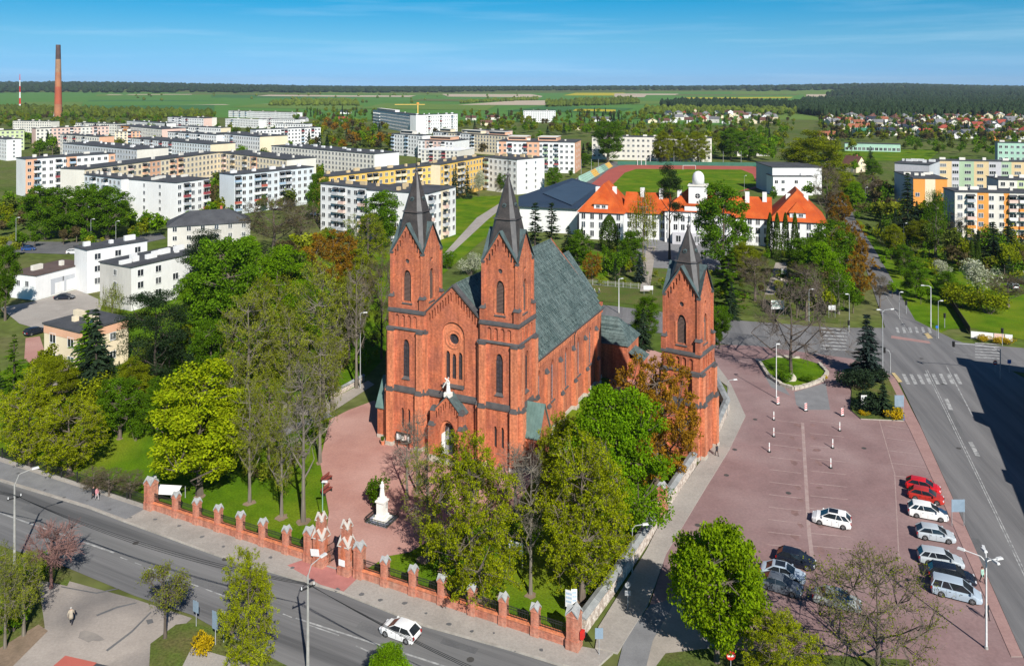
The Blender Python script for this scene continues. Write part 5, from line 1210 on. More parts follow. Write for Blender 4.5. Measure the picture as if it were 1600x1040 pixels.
block('pink and white terraced block of flats under the hotel', (653, 219), (708, 221), (735, 218), 13, 'AB', wall='white', stripes=[(.2, .7, 'pink')], bal=(3, 6), penthouse=[(.2, .8, 'peach')], floors=4, vents=1)
block('grey white low house with plain roof before yellow block', (658, 234), (716, 236), (736, 231), 9, 'AB', floors=3, wall='offwhite', roofm='white', bal=(2, 5))
block('long cream block of flats with roof pavilions beyond the yellow one', (677, 206), (798, 213), None, 15, wall='cream', stripes=[(0, .2, 'white'), (.35, .5, 'white')], bal=(4, 9, 14), penthouse=[(.05, .2, 'cream'), (.35, .6, 'cream'), (.7, .9, 'peach')], vents=4)
block('white and peach block of flats with roof pavilions near the track', (777, 221), (898, 223), (920, 213), 18.5, 'AB', wall='white', end='peach', stripes=[(.38, .55, 'peach'), (.02, .12, 'peach')], bal=(2, 5, 9, 11), penthouse=[(.1, .35, 'peach'), (.5, .75, 'peach')], ends=2, vents=4, balcol=('grey', 'green', 'darkred'))
block('white hotel-like block with deep dark balconies, left half', (583, 172), (650, 180), None, 21, floors=5, wall='white', bal=(1, 3, 5, 7, 9, 11), balcol=('white',), penthouse=[(.05, .5, 'white')], vents=2, awn=False)
block('white hotel-like block with narrow windows, right half', (650, 180), (715, 178), None, 21, floors=5, wall='white', ww=0.9, bal=(5, 10, 15), vents=6, ventcol='white')
block('far white long block standing before the green fields', (818, 173), (868, 173), (891, 168), 17, 'AB', floors=5, wall='white', end='white', ends=4, vents=2)
block('long cream block of flats behind the running track trees', (925, 213), (1112, 216), None, 16.5, floors=4, wall='offwhite', end='cream', vents=8, pitch=3.4)
block('white block of flats with grey pitched roofs far left of hotel', (357, 173), (464, 176), None, 11, floors=3, wall='white', roofm='roof_brown', vents=5, bal=(4, 9, 14))
block('bluish low white block in front of the grey pitched roofs', (352, 186), (404, 188), None, 10, floors=3, wall='white', vents=2, bal=(4,), roofm='white')
block('white block with dark gabled roof right of the bluish low one', (404, 186), (462, 187), None, 10, floors=3, wall='white', vents=3, bal=(2, 5))
block('small white block with plain roof by the firs', (300, 183), (327, 184), None, 12, floors=4, wall='offwhite', vents=1)
block('white block of flats with cream gable and dark balconies', (335, 208), (406, 214), (429, 211), 16.5, 'AB', wall='white', end='cream', bal=(4, 8))
block('white block of flats with rows of balconies near the wooded garden', (400, 203), (501, 199), None, 16.5, wall='white', bal=(7, 8, 13, 16, 19), vents=3)
# right-hand side
block('striped sand, green and grey school-like block with window bands', (1456, 249), (1464, 251), (1660, 254), 15.2, 'BC', floors=4, wall='sand', end='grey', stripes=[(.12, .18, 'lilac'), (.18, .30, 'green'), (.42, .52, 'lilac'), (.52, .6, 'green'), (.86, .95, 'green')], ww=2.8, pitch=5.4, vents=6)
block('mint green block with dark end at the right edge', (1546, 222), (1559, 223), (1660, 225), 16.5, 'BC', floors=4, wall='mint', end='grey', ww=1.6, vents=4)
block('tall grey slab with dark finned end and white vents', (1377, 240), (1398, 255), (1452, 258), 15, 'BC', wall='lilac', end='grey', floors=5, skip=1.0, vents=6, ventcol='white')
block('orange block with dark roof behind the tall spruce', (1408, 268), (1427, 279), (1480, 280), 14.5, 'BC', wall='orange', end='grey', stripes=[(.35, .65, 'cream')], skip=0.85)
block('white and orange block of flats with cluttered balconies at right edge', (1480, 294), (1492, 300), (1640, 303), 16.3, 'BC', wall='offwhite', end='grey', stripes=[(.24, .36, 'orange'), (.52, .58, 'orange')], bal=(1, 5, 6), balcol=('orange', 'grey', 'white', 'pink'), vents=5, base=1.0)
block('pale green topped block just behind the orange striped flats', (1547, 276), (1560, 281), (1660, 283), 15.5, 'BC', wall='offwhite', end='grey', stripes=[(.3, .5, 'lime')])
# the off-frame house across the main road, whose shadow falls on the road
ohA, ohB = Vector((67.2, 80, 0)), Vector((92.6, 138.5, 0)); dd = (ohB-ohA); L0 = dd.length; rz0 = math.atan2(dd.y, dd.x)
oh = thing('street_house', 'tall town house at right edge that shades the main road', 'house', ohA, rz0)
MB().box(0, L0, -13, 0, 0, 12).build('wall', PL['cream'], oh)
rb = MB(); rb.add([(-.3, .3, 12), (L0+.3, .3, 12), (L0+.3, -13.3, 12), (-.3, -13.3, 12), (3, -6.5, 16), (L0-3, -6.5, 16)], [(1, 0, 4, 5), (2, 1, 5), (3, 2, 5, 4), (0, 3, 4), (0, 1, 2, 3)], 0); rb.build('roof', ROOFC['red'], oh)
for i in range(7):
    x = 4+i*(L0-8)/6
    if i in (1, 3, 6): MB().box(x-2.2+i*.3, x+1.4+i*.4, -2.5, -0.15, 12, (0, 13.2, 0, 14.6, 0, 0, 13.8)[i]).build('dormer', PL['cream'], oh)
    for z in (1.5, 5, 8.5): ob('window', wmesh(1.3, 1.7), oh, (x, 0.02, z), math.pi)

# ================================================================== LEFT-HAND LOW BUILDINGS
b1 = block('low white garage building with two big doors and brown roof', (24, 424.5), (56, 431), (137, 411), 6.0, 'BC', floors=1, wall='white', roofm='roof_brown', skip=1.0, vents=2, group=None, cat='garage', name='garage_building', ends=2, base=2.4)
Lb = (G(137, 411, 6)-G(56, 431, 6)).length
for f in (0.40, 0.62): MB().box(Lb*f-1.9, Lb*f+1.9, -0.03, 0.01, 0.3, 4.2).build('garage_door', PL['grey'], b1); 
for f in (0.42, 0.64): MB().box(Lb*f-1.0, Lb*f+1.6, -0.06, -0.031, 0.3, 3.0).build('door_panel', PL['white'], b1)
block('white three-storey clinic with flat dark roof and many chimneys', (155, 410), (205, 418), (312, 394), 10.2, 'BC', floors=3, wall='white', end='dirty', depth=13, ends=1, vents=8, ventcol='white', pitch=4.2, group=None, cat='building', name='clinic', skip=0.2)
block('narrow white rear wing of the clinic with a thick chimney', (128, 385), (136, 391), (230, 376), 11, 'BC', floors=3, wall='white', end='white', depth=10, vents=3, ventcol='white', pitch=4, group=None, cat='building', name='clinic_wing')
pb = block('peach banded two-storey house with flat dark roof among trees', (69, 506), (125, 519.5), (212, 502), 8.2, 'AB', floors=2, wall='cream', end='cream', vents=4, ventcol='cream', pitch=4.2, ww=1.7, wh=1.7, group=None, cat='house', name='flat_roofed_house', ends=2, base=0.9)
LA = (G(125, 519.5, 8.2)-G(69, 506, 8.2)).length; LD = min(26, (G(212, 502, 8.2)-G(125, 519.5, 8.2)).length)
MB().box(-0.06, LA+0.06, -0.06, LD+0.06, 6.6, 8.15).build('parapet_band', PL['peach'], pb)
def gable_house(label, loc, rz, L, W, h, rh, wall, roofm, group=None, name='house', cat='house', wins=2, hip=False, chim=True, floors=1):
    th = thing(name, label, cat, loc, rz, group); ov = 0.4
    m = MB(); m.box(-L/2, L/2, -W/2, W/2, -0.3, h)
    if not hip:
        for s in (-1, 1): m.add([(s*L/2, -W/2, h), (s*L/2, W/2, h), (s*L/2, 0, h+rh)], [(0, 1, 2) if s > 0 else (2, 1, 0)], 0)
    m.build('wall', PL[wall] if isinstance(wall, str) else wall, th)
    r = MB(); k = rh/(W/2); e = h-ov*k*0.6
    if hip:
        q = [(-L/2-ov, -W/2-ov, e), (L/2+ov, -W/2-ov, e), (L/2+ov, W/2+ov, e), (-L/2-ov, W/2+ov, e), (-max(L/2-W/2, .2), 0, h+rh), (max(L/2-W/2, .2), 0, h+rh)]
        r.add(q, [(0, 1, 5, 4), (1, 2, 5), (2, 3, 4, 5), (3, 0, 4), (3, 2, 1, 0)])
    else:
        for s in (-1, 1):
            q = [(-L/2-ov, 0, h+rh+.12), (L/2+ov, 0, h+rh+.12), (L/2+ov, s*(W/2+ov), e), (-L/2-ov, s*(W/2+ov), e)]; b = [(v[0], v[1], v[2]-.18) for v in q]
            f = [(0, 1, 2, 3), (7, 6, 5, 4), (3, 2, 6, 7), (0, 3, 7, 4), (1, 5, 6, 2)]
            if s > 0: f = [tuple(reversed(x)) for x in f]
            r.add(q+b, f)
    ro = r.build('roof', ROOFC[roofm] if roofm in ROOFC else M[roofm], th)
    if chim: MB().box(L*.15-.35, L*.15+.35, .3, 1.0, h+rh*.5, h+rh+.9).build('chimney', PL['red'], ro)
    for f in range(floors):
        for i in range(wins):
            x = -L/2+L*(i+.5)/wins; z = .9+f*2.8
            ob('window', wmesh(1.2, 1.3), th, (x, -W/2, z)); 
        for s in (-1, 1): ob('window', wmesh(1.2, 1.3), th, (s*L/2, 0, .9+f*2.8), math.pi/2*s)
    if not hip and rh > 2.2:
        for s in (-1, 1): ob('window', wmesh(1.0, 1.1), th, (s*L/2, 0, h+.3), math.pi/2*s)
    return th
def gh(label, px, py, wpx, rz, wall, roofm, asp=.8, h=3.4, rh=3.2, **kw):
    g = G(px, py); L = wpx*g.y/FOC; return gable_house(label, g, rz, L, L*asp, h, rh, wall, roofm, **kw)
g = G(327, 384); gable_house('grey-pink old villa with dark hipped roof by bare trees', g, R(22), 25, 13, 8.2, 3.8, 'dirty', 'roof_dark', wins=6, hip=True, floors=3)
gh('cream gabled house with brown roof by dark spruce on right', 1334, 268, 27, R(-60), 'cream', 'brown', .9, 4.6, 5.0, floors=1)

# ================================================================== SCHOOL
sx0, sx1 = G(905, 372), G(1290, 394); sd = (sx1-sx0); sl_ = sd.length; s_rz = math.atan2(sd.y, sd.x)
school = thing('school', 'long white school with bright orange tiled roofs and round dome tower', 'school', sx0, s_rz)
def hipbox(nm, x0, x1, y0, y1, h, rh, top=0.0, wins=(), gw=True, ridge='x', hip0=True, hip1=True):
    MB().box(x0, x1, y0, y1, -.3, h).build('wall', PL['white'], school)
    ov = .7; r = MB(); W = (y1-y0); cy = (y0+y1)/2; cx = (x0+x1)/2; e = h-.15
    if ridge == 'x':
        a = W/2 if hip0 else -ov; b = W/2 if hip1 else -ov
        q = [(x0-ov, y0-ov, e), (x1+ov, y0-ov, e), (x1+ov, y1+ov, e), (x0-ov, y1+ov, e), (x0+a*.9, cy, h+rh), (x1-b*.9, cy, h+rh)]
        f = [(0, 1, 5, 4), (1, 2, 5), (2, 3, 4, 5), (3, 0, 4), (3, 2, 1, 0)]
    else:
        a = (x1-x0)/2
        q = [(x0-ov, y0-ov, e), (x1+ov, y0-ov, e), (x1+ov, y1+ov, e), (x0-ov, y1+ov, e), (cx, y0+a*.75, h+rh), (cx, y1-a*.5, h+rh)]
        f = [(0, 1, 4), (1, 2, 5, 4), (2, 3, 5), (3, 0, 4, 5), (3, 2, 1, 0)]
    r.add(q, f); ro = r.build('roof', M['roof_orange'], school)
    return ro
SH = 9.4; WNG = sl_*0.19
wingL = hipbox('w', 0, WNG, 0, 20, SH, 9.2, ridge='y'); wingR = hipbox('w', sl_-WNG*1.1, sl_, 0, 22, SH, 9.2, ridge='y')
midL = hipbox('m', WNG, sl_*.37, 5, 18, SH-.3, 6.2, hip0=False, hip1=False); midR = hipbox('m', sl_*.63, sl_-WNG*1.1, 5, 18, SH-.3, 6.2, hip0=False, hip1=False)
cen = hipbox('c', sl_*.365, sl_*.635, 2.0, 19, SH+1.4, 7.0)
for x, y in ((WNG*.32, 9.0), (WNG*.7, 10.5), (WNG*1.35, 10.5), (sl_*.34, 10), (sl_*.42, 8), (sl_*.58, 8), (sl_*.7, 10), (sl_*.77, 10.5), (sl_-WNG*.72, 9.5), (sl_-WNG*.35, 10)):
    MB().box(x-.7, x+.7, y-.7, y+.7, SH+3.0, SH+7.6).build('chimney', PL['white'], cen)
# dormers on the wings
for cx in (WNG*.5, sl_-WNG*.55):
    MB().box(cx-2.4, cx+2.4, .15, 4.5, SH+1.1, SH+2.7).build('dormer', PL['white'], school)
    d = MB(); d.add([(cx-2.9, -.25, SH+2.7), (cx+2.9, -.25, SH+2.7), (cx+2.6, 5.0, SH+3.6), (cx-2.6, 5.0, SH+3.6), (cx, 3.2, SH+5.9)], [(0, 1, 4), (1, 2, 4), (3, 0, 4), (2, 3, 4)]); d.build('dormer_roof', M['roof_orange'], school)
    for s in (-1, 1): ob('window', wmesh(1.2, .9), school, (cx+s*1.0, .12, SH+1.45))
# dome tower
tx = sl_*.5
MB().box(tx-3.0, tx+3.0, 3.5, 9.5, SH, SH+9.6).build('tower', PL['white'], school)
MB().box(tx-3.3, tx+3.3, 3.2, 9.8, SH+9.6, SH+10.0).build('tower_cornice', PL['offwhite'], school)
MB().lathe(tx, 6.5, [(2.0, SH+10.0), (2.0, SH+12.0), (1.9, SH+12.9), (1.55, SH+13.7), (.9, SH+14.3), (.1, SH+14.5)], 16).build('dome', PL['white'], school, smooth=True)
MB().box(tx-4.2, tx+4.2, 1.7, 3.6, SH+1.2, SH+3.2).build('parapet', PL['white'], school); MB().box(tx-4.6, tx+4.6, 1.5, 3.7, SH+3.2, SH+3.8).build('parapet_roof', M['roof_orange'], school)
clk = MB(); flatpane(clk, (tx, 3.46, SH+6.4), X_, Z_, circ(0, 0, .85, 16), 0); clk.tube((tx-.8, 3.42, SH+6.4), (tx+.8, 3.42, SH+6.4), .07, .07, 4, 1); clk.tube((tx, 3.42, SH+5.6), (tx, 3.42, SH+7.2), .07, .07, 4, 1); clk.build('round_window', [M['glass_dark'], FRAME], school)
def swin(x, y, z, w=1.25, hh=1.9): ob('window', wmesh(w, hh, 2), school, (x, y, z))
for f in range(3):
    z = 1.0+f*2.95
    for i in range(5): swin(WNG*(i+.5)/5, 0, z); swin(sl_-WNG*1.1+WNG*1.1*(i+.5)/5, 0, z)
    for i in range(5): swin(WNG+(sl_*.37-WNG)*(i+.5)/5, 5, z)
    for i in range(5): swin(sl_*.63+(sl_-WNG*1.1-sl_*.63)*(i+.5)/5, 5, z)
    for i in range(9):
        x = sl_*.365+sl_*.27*(i+.5)/9; swin(x, 2.0, z+.35)
MB().box(sl_*.40, sl_*.60, -.8, 1.95, 0, 3.6).build('entrance_porch', PL['lilac'], school)
for i in range(5): ob('window', wmesh(1.5, 2.0), school, (sl_*(.425+.0375*i), -.8, .9))
for i in range(6):
    MB().box(sl_*(.38+.048*i)-.25, sl_*(.38+.048*i)+.25, 1.72, 1.98, 0, SH+1.2).build('pilaster', PL['white'], school)

# sports hall with dark blue roof
def polyroof(label, name, cat, px, h, wallm, roofm, peak=None, ph=0):
    P = [G(x, y, h) for x, y in px]; O = Vector((P[0].x, P[0].y, 0)); th = thing(name, label, cat, O, 0)
    poly = [(p.x-O.x, p.y-O.y) for p in P]; n = len(poly)
    if sum(poly[i][0]*poly[(i+1) % n][1]-poly[(i+1) % n][0]*poly[i][1] for i in range(n)) < 0: poly = poly[::-1]
    m = MB().prism([(p[0], p[1]) for p in poly], -.3, h-.1); m.build('wall', wallm, th)
    c = (sum(p[0] for p in poly)/n, sum(p[1] for p in poly)/n)
    q = [(c[0]+(p[0]-c[0])*1.03, c[1]+(p[1]-c[1])*1.03) for p in poly]
    r = MB().prism(q, h-.1, h+.35); ro = r.build('roof', roofm, th)
    return th, poly, ro
hall, hp, hro = polyroof('wide sports hall with dark blue roof left of the school', 'sports_hall', 'sports hall', [(812, 322), (902, 326), (937, 293), (893, 280), (812, 308)], 9.0, PL['white'], M['roof_blue'])
O = hall.location; q = [G(x, y, 9.36)-O for x, y in ((848, 303), (893, 322), (933, 293), (896, 283))]
mb = MB(); mb.add([(v.x, v.y, 9.355) for v in q]+[(v.x, v.y, 9.75) for v in q], [(4, 5, 6, 7), (0, 1, 5, 4), (1, 2, 6, 5), (2, 3, 7, 6), (3, 0, 4, 7)] , 0); mb.build('roof_panel', M['roof_blue2'], hall)
block('low white annex with flat roof before the sports hall', (812, 335), (905, 338), None, 5.5, floors=1, wall='white', depth=14, skip=1.0, vents=1, group=None, cat='building', name='hall_annex')
# white building behind the school
wb = block('white cube-like building with grey roof behind the school', (1199, 250), (1207, 262), (1284, 262), 13, 'BC', floors=2, wall='white', end='grey', skip=.7, group=None, cat='building', name='white_building', ends=0, vents=0, depth=22, roofm='roof_dark')
block('lower white wing with grey roof against the cube building', (1208, 276), (1270, 276), None, 9, floors=2, wall='white', depth=10, skip=.7, group=None, cat='building', name='white_wing', vents=2, ventcol='white')
block('mint and white garages in a long row before the suburb', (1320, 224), (1407, 226), None, 6.0, floors=1, wall='mint', depth=8, ww=2.2, wh=2.2, base=.1, vents=0, group=None, cat='garage row', name='garage_row')

# stadium
sheet('running_track', [(905, 300), (922, 289), (950, 266), (968, 259), (990, 256.5), (1165, 257.5), (1186, 262), (1196, 270), (1196, 292), (1150, 300)], -0.004, pmat('tartan_track', (0.36, 0.085, 0.065), (0.31, 0.07, 0.055), .1, .9))
sheet('pitch', [(945, 300), (962, 284), (976, 270), (994, 264), (1158, 265), (1176, 272), (1184, 290), (1150, 300)], 0.004, M['grass'])
sheet('stadium_apron', [(880, 290), (905, 276), (940, 256), (960, 252), (990, 256.5), (968, 259), (950, 266), (922, 289), (900, 302)], -0.008, M['asphalt'])
for i in range(4):
    a = MB(); A, B = G(905+i*2, 281+i*2), G(952+i*1.5, 258+i*.7); d = B-A; rz = math.atan2(d.y, d.x)
    if i == 0: stand = thing('grandstand', 'low green and yellow seat stand beside the running track', 'stand', A, 0)
    o = A-stand.location
    for k in range(6):
        L = d.length/6; MB().box(L*k+.3, L*(k+1)-.3, -.4, .4, 0, 2.0-.45*i).build('seat_row', [PL['mint'], PL['mint'], PL['yellow'], PL['mint'], M['green_paint'], PL['yellow']][k] , stand, o, rz)
gp = thing('goal', 'white football goal at the far end of the pitch', 'goal', G(1077, 265), 0)
m = MB(); m.tube((-4, 0, 0), (-4, 0, 2.6), .12); m.tube((4, 0, 0), (4, 0, 2.6), .12); m.tube((-4, 0, 2.6), (4, 0, 2.6), .12); m.build('frame', M['white_metal'], gp)
for i, x in enumerate((996, 1002, 1009, 1016)):
    o = MB().tube((0, 0, 0), (0, 0, 9.5), .22, .14, 6).build('flagpole', M['white_metal'], None, G(x, 258)); tag(o, 'white flagpole behind the running track, one of four', 'flagpole', 'four flagpoles by the track')
for i, x in enumerate((1022, 1053, 1093, 1130, 1158, 935, 908, 924)):
    o = MB().tube((0, 0, 0), (0, 0, 9), .16, .1, 5).build('net_pole', M['metal_grey'], None, G(x, 257 if x > 960 else 272)); tag(o, 'thin grey net pole standing around the running track', 'pole', 'net poles around the track')
NETM = pmat('green_net', (0.05, 0.16, 0.11), (0.04, 0.13, 0.09), .3, .9)
a, b = G(965, 257.5), G(1200, 260); o = MB().box(0, (b-a).length, -.06, .06, 0, 2.4).build('stadium_net', NETM, None, a, math.atan2((b-a).y, (b-a).x)); tag(o, 'long dark green net fence behind the running track', 'fence')

# ================================================================== SUBURB HOUSES
_hr = random.Random(21)
rooms = [(1292, 218, 26, 'cream', 'orange'), (1345, 212, 22, 'offwhite', 'green'), (1383, 211, 26, 'white', 'navy'), (1445, 213, 20, 'white', 'red'), (1475, 206, 18, 'cream', 'red'), (1503, 206, 22, 'white', 'navy'), (1549, 219, 30, 'orange', 'brown')]
def rn(k): return {'orange': 'light orange', 'navy': 'dark blue', 'red': 'red', 'green': 'green', 'brown': 'brown', 'grey': 'grey'}[k]
spec = {'cream orange 1292': 'cream house under a broad orange roof nearest the big olive trees', 'offwhite green 1345': 'house with a green roof above the mint garages', 'white navy 1383': 'white house with dark blue roof above the mint garages', 'white red 1445': 'white gabled house with red roof near the tall spruces', 'cream red 1475': 'small cream house with bright red hipped roof', 'white navy 1503': 'white house with dark blue roof far right in the suburb', 'orange brown 1549': 'orange walled house with wide brown hipped roof'}
for (x, y, w, wl, rm) in rooms: gh(spec['%s %s %d' % (wl, rm, x)], x, y, w, R(_hr.uniform(-25, 25)), wl, rm, .75, 4.6, 3.6, hip=(x in (1475, 1549)), floors=1)
done = 0
for row, (y0, x0, x1, st) in enumerate([(181, 1040, 1640, 15), (186, 1050, 1620, 16), (191.5, 1010, 1620, 18), (197, 1300, 1630, 17), (203, 1310, 1620, 19), (210, 1400, 1620, 22), (217, 1430, 1620, 27)]):
    x = x0+_hr.uniform(0, 8)
    while x < x1:
        if not (1215 < x < 1290 and row < 6) and not any(abs(x-q[0]) < 16 and abs(y0-q[1]) < 7 for q in rooms):
            rm = _hr.choice(('red', 'red', 'brown', 'brown', 'brown', 'grey', 'grey', 'grey', 'navy', 'orange')); wl = _hr.choice(('white', 'offwhite', 'cream', 'white', 'dirty', 'cream'))
            yy = y0+_hr.uniform(-2, 2); wpx = _hr.uniform(10.5, 17.5)*(yy-HOR)/52
            where = 'left of the tall bushy trees' if x < 1225 else 'in the suburb below the pine forest'
            gh('small %s roofed house %s' % (rn(rm), where), x, yy, wpx, R(_hr.choice((0, 90, 20, -20, 70))+_hr.uniform(-12, 12)), wl, rm, _hr.uniform(.7, .95), _hr.uniform(3.6, 6.0), _hr.uniform(2.8, 4.6), group='%s roofed houses %s' % (rn(rm), where), hip=_hr.random() < .25, chim=_hr.random() < .6); done += 1
        x += st*_hr.uniform(.8, 1.35)
for (x, y, w, wl, rm, lb) in [(536, 190, 14, 'white', 'red', 'white house with a red roof in the trees left of the hotel'), (540, 178, 16, 'white', 'navy', 'white house with dark blue roof in trees left of hotel'), (736, 188, 16, 'offwhite', 'brown', 'brown roofed house between hotel and far white block'), (770, 187, 20, 'offwhite', 'brown', 'wide brown roofed house under the pale field'), (760, 196, 18, 'cream', 'brown', 'brown roofed cream house beside the dark firs'), (838, 191, 16, 'white', 'red', 'red roofed house below the far white block'), (905, 203, 20, 'cream', 'brown', 'brown roofed house above the peach flats'), (940, 190, 30, 'white', 'grey', 'long white shed right of the far white block'),
                              (1190, 243, 22, 'dirty', 'brown', 'old gabled house behind the running track'), (1158, 243, 18, 'offwhite', 'grey', 'grey roofed house behind the running track'), (50, 178, 24, 'white', 'grey', 'long white shed left of the tall chimney'), (78, 182, 20, 'white', 'grey', 'white plant shed at the foot of the chimney'), (420, 193, 14, 'white', 'red', 'red trimmed low house by grey pitched roofs'), (470, 190, 20, 'white', 'grey', 'white greenhouse shed beside the wooded garden')]:
    gh(lb, x, y, w, R(_hr.uniform(-20, 20)), wl, rm, .7, 4, 3)

# chimney stack and mast
g = G(91, 183); H = 122
cs = thing('factory_chimney', 'tall brown and orange banded factory chimney on the left skyline', 'chimney', g, 0)
bands = [(0, .18, 'a'), (.18, .42, 'b'), (.42, .62, 'a'), (.62, .80, 'c'), (.80, 1, 'd')]
cm = {'a': pmat('chimney_rust', (.42, .17, .08), (.30, .13, .07), .08, .9), 'b': pmat('chimney_red', (.42, .10, .05), (.32, .08, .04), .08, .9), 'c': pmat('chimney_brown', (.25, .14, .09), (.36, .21, .12), .1, .9), 'd': pmat('chimney_sooty', (.07, .045, .045), (.11, .07, .06), .1, .9)}
for a, b, k in bands: MB().frus(0, 0, H*a, H*b, 6.2-2.6*a, 6.2-2.6*b, 14, 0).build('shaft_band', cm[k], cs)
for z in (H*.34, H*.68, H*.96): MB().frus(0, 0, z, z+1.6, 5.6-2*(z/H), 5.6-2*(z/H), 14).build('gallery', cm['d'], cs)
mz = G(31, 172); ma = thing('radio_mast', 'thin red and white radio mast on the left skyline', 'mast', mz, 0)
for i in range(6):
    MB().frus(0, 0, i*13, (i+1)*13, 2.4-.3*i, 2.4-.3*(i+1), 4).build('section', M['red_paint'] if i % 2 else M['white_metal'], ma)
cr_ = thing('tower_crane', 'small yellow crane jib above the hotel roofs', 'crane', G(653, 182), 0)
MB().box(-.8, .8, -.8, .8, 0, 20).build('mast', PL['yellow'], cr_); MB().box(-40, 12, -.5, .5, 20, 21).build('jib', PL['yellow'], cr_); MB().box(-2, 2, -1.2, 1.2, 21, 24).build('cab', PL['orange'], cr_)
# ================================================================== TREES
def quads_mesh(name, V, m):
    """V: (n,4,3) quads"""
    n = len(V); me = bpy.data.meshes.new(name)
    me.vertices.add(n*4); me.loops.add(n*4); me.polygons.add(n)
    me.vertices.foreach_set('co', np.ascontiguousarray(V, dtype=np.float32).ravel()); me.loops.foreach_set('vertex_index', np.arange(n*4, dtype=np.int32))
    me.polygons.foreach_set('loop_start', np.arange(0, n*4, 4, dtype=np.int32)); me.polygons.foreach_set('loop_total', np.full(n, 4, dtype=np.int32))
    me.materials.append(m); me.update(calc_edges=True); return me
def leaf_quads(rng, C, size, out=None, upb=0.3, asp=0.62, cup=0.25):
    n = len(C); N = rng.normal(size=(n, 3)); N[:, 2] += upb
    if out is not None: N += out*0.9
    N /= np.linalg.norm(N, axis=1, keepdims=True)+1e-9
    T = np.cross(N, rng.normal(size=(n, 3))); T /= np.linalg.norm(T, axis=1, keepdims=True)+1e-9; B = np.cross(N, T)
    s = (size*rng.uniform(.65, 1.3, n))[:, None]*.5
    return np.stack([C-T*s, C-B*s*asp+N*s*cup, C+T*s, C+B*s*asp+N*s*cup], axis=1)
def lumpy(rng, d, lumps):
    r = np.ones(len(d))
    for ax, k in lumps: r += k*np.clip(d@ax, 0, 1)**3
    return r
def tree_skeleton(rng, H, Wd, t0, nclump, shape, nl=8, lean=.03, trunk_r=None):
    """trunk, limbs and branch ends spread through a lumpy crown; returns limbs mesh and clump centres"""
    mb = MB(); tr = trunk_r or H*.018+.06
    cz = H*(t0+(1-t0)*.52); rz_ = H*(1-t0)*.55; rx = Wd*.5
    lumps = []
    for _ in range(9):
        a = rng.normal(size=3); a /= np.linalg.norm(a); lumps.append((a, rng.uniform(-.30, .30)))
    top = H*(.80 if shape != 'tall' else .92); pts = [Vector((0, 0, -.1))]; nseg = 7
    for i in range(1, nseg+1):
        z = top*i/nseg; pts.append(Vector((rng.normal()*lean*H*.25*i/nseg, rng.normal()*lean*H*.25*i/nseg, z)))
    for i in range(nseg): mb.tube(pts[i], pts[i+1], tr*(1-.85*i/nseg)*(1.25 if i == 0 else 1), tr*(1-.85*(i+1)/nseg), 7, cap=False)
    def trunk_at(z):
        t = max(0, min(.999, z/top))*nseg; i = int(t); return pts[i].lerp(pts[i+1], t-i)
    d = rng.normal(size=(nclump, 3)); d /= np.linalg.norm(d, axis=1, keepdims=True)
    rad = rng.uniform(.25, 1, nclump)**.5*lumpy(rng, d, lumps)*.9
    C = d*rad[:, None]*np.array([rx, rx, rz_]); 
    if shape == 'cone': C[:, :2] *= np.clip(1.25-.75*(C[:, 2:3]+rz_)/(2*rz_), .25, 1.2)
    if shape == 'egg': C[:, :2] *= np.clip(1.12-.42*(C[:, 2:3]+rz_)/(2*rz_), .3, 1.2)
    C[:, 2] += cz
    limbs = []
    for i in range(nl):
        a = 2*math.pi*(i+rng.uniform(-.3, .3))/nl*1.618*2; z0 = H*(t0*.85+(.62-t0*.6)*i/nl); st = trunk_at(z0); rr = rx*rng.uniform(.45, .72); e = st+Vector((rr*math.cos(a), rr*math.sin(a), rng.uniform(.35, .8)*rr+H*.05))
        mid = st.lerp(e, .5)+Vector((0, 0, -rr*.06)); r = tr*.42*(1-.5*i/nl); mb.tube(st, mid, r, r*.75, 5, cap=False); mb.tube(mid, e, r*.75, r*.4, 5, cap=False); limbs += [mid, e]
    limbs += [trunk_at(top*.75), trunk_at(top*.9), pts[-1]]
    LA = np.array([tuple(l) for l in limbs])
    for c in C:
        k = np.argmin(((LA-c)**2).sum(1)+np.where(LA[:, 2] > c[2]+.3, 4, 0)); s = Vector(LA[k]); e = Vector(c); m = s.lerp(e, .5)+Vector((rng.normal()*.15, rng.normal()*.15, -.08))
        mb.tube(s, m, tr*.14+.015, tr*.10+.012, 4, cap=False); mb.tube(m, e, tr*.10+.012, .012, 4, cap=False)
    return mb, C, (cz, rx, rz_)
def twigs(rng, mb, C, n, L, r, cen, mi=0, upw=.5):
    tips = []
    for c in C:
        o = np.array([c[0], c[1], (c[2]-cen)*.6]); o /= np.linalg.norm(o)+1e-6
        for _ in range(n):
            d = rng.normal(size=3)*.75+o*.8+np.array([0, 0, upw]); d /= np.linalg.norm(d); e = c+d*L*rng.uniform(.6, 1.3)
            m = c+(e-c)*.5+rng.normal(size=3)*L*.06
            for a, b, q0, q1 in ((c, m, r, r*.7), (m, e, r*.7, r*.35)): mb.tube(a, b, q0, q1, 3, mi, cap=False)
            tips.append(m); tips.append(e)
            for _k in range(2):
                s = c+(e-c)*rng.uniform(.35, .9); d2 = d+rng.normal(size=3)*.6; d2 /= np.linalg.norm(d2); e2 = s+d2*L*rng.uniform(.25, .55); mb.tube(s, e2, r*.6, r*.3, 3, mi, cap=False); tips.append(e2)
    return np.array(tips)
PROTO = {}
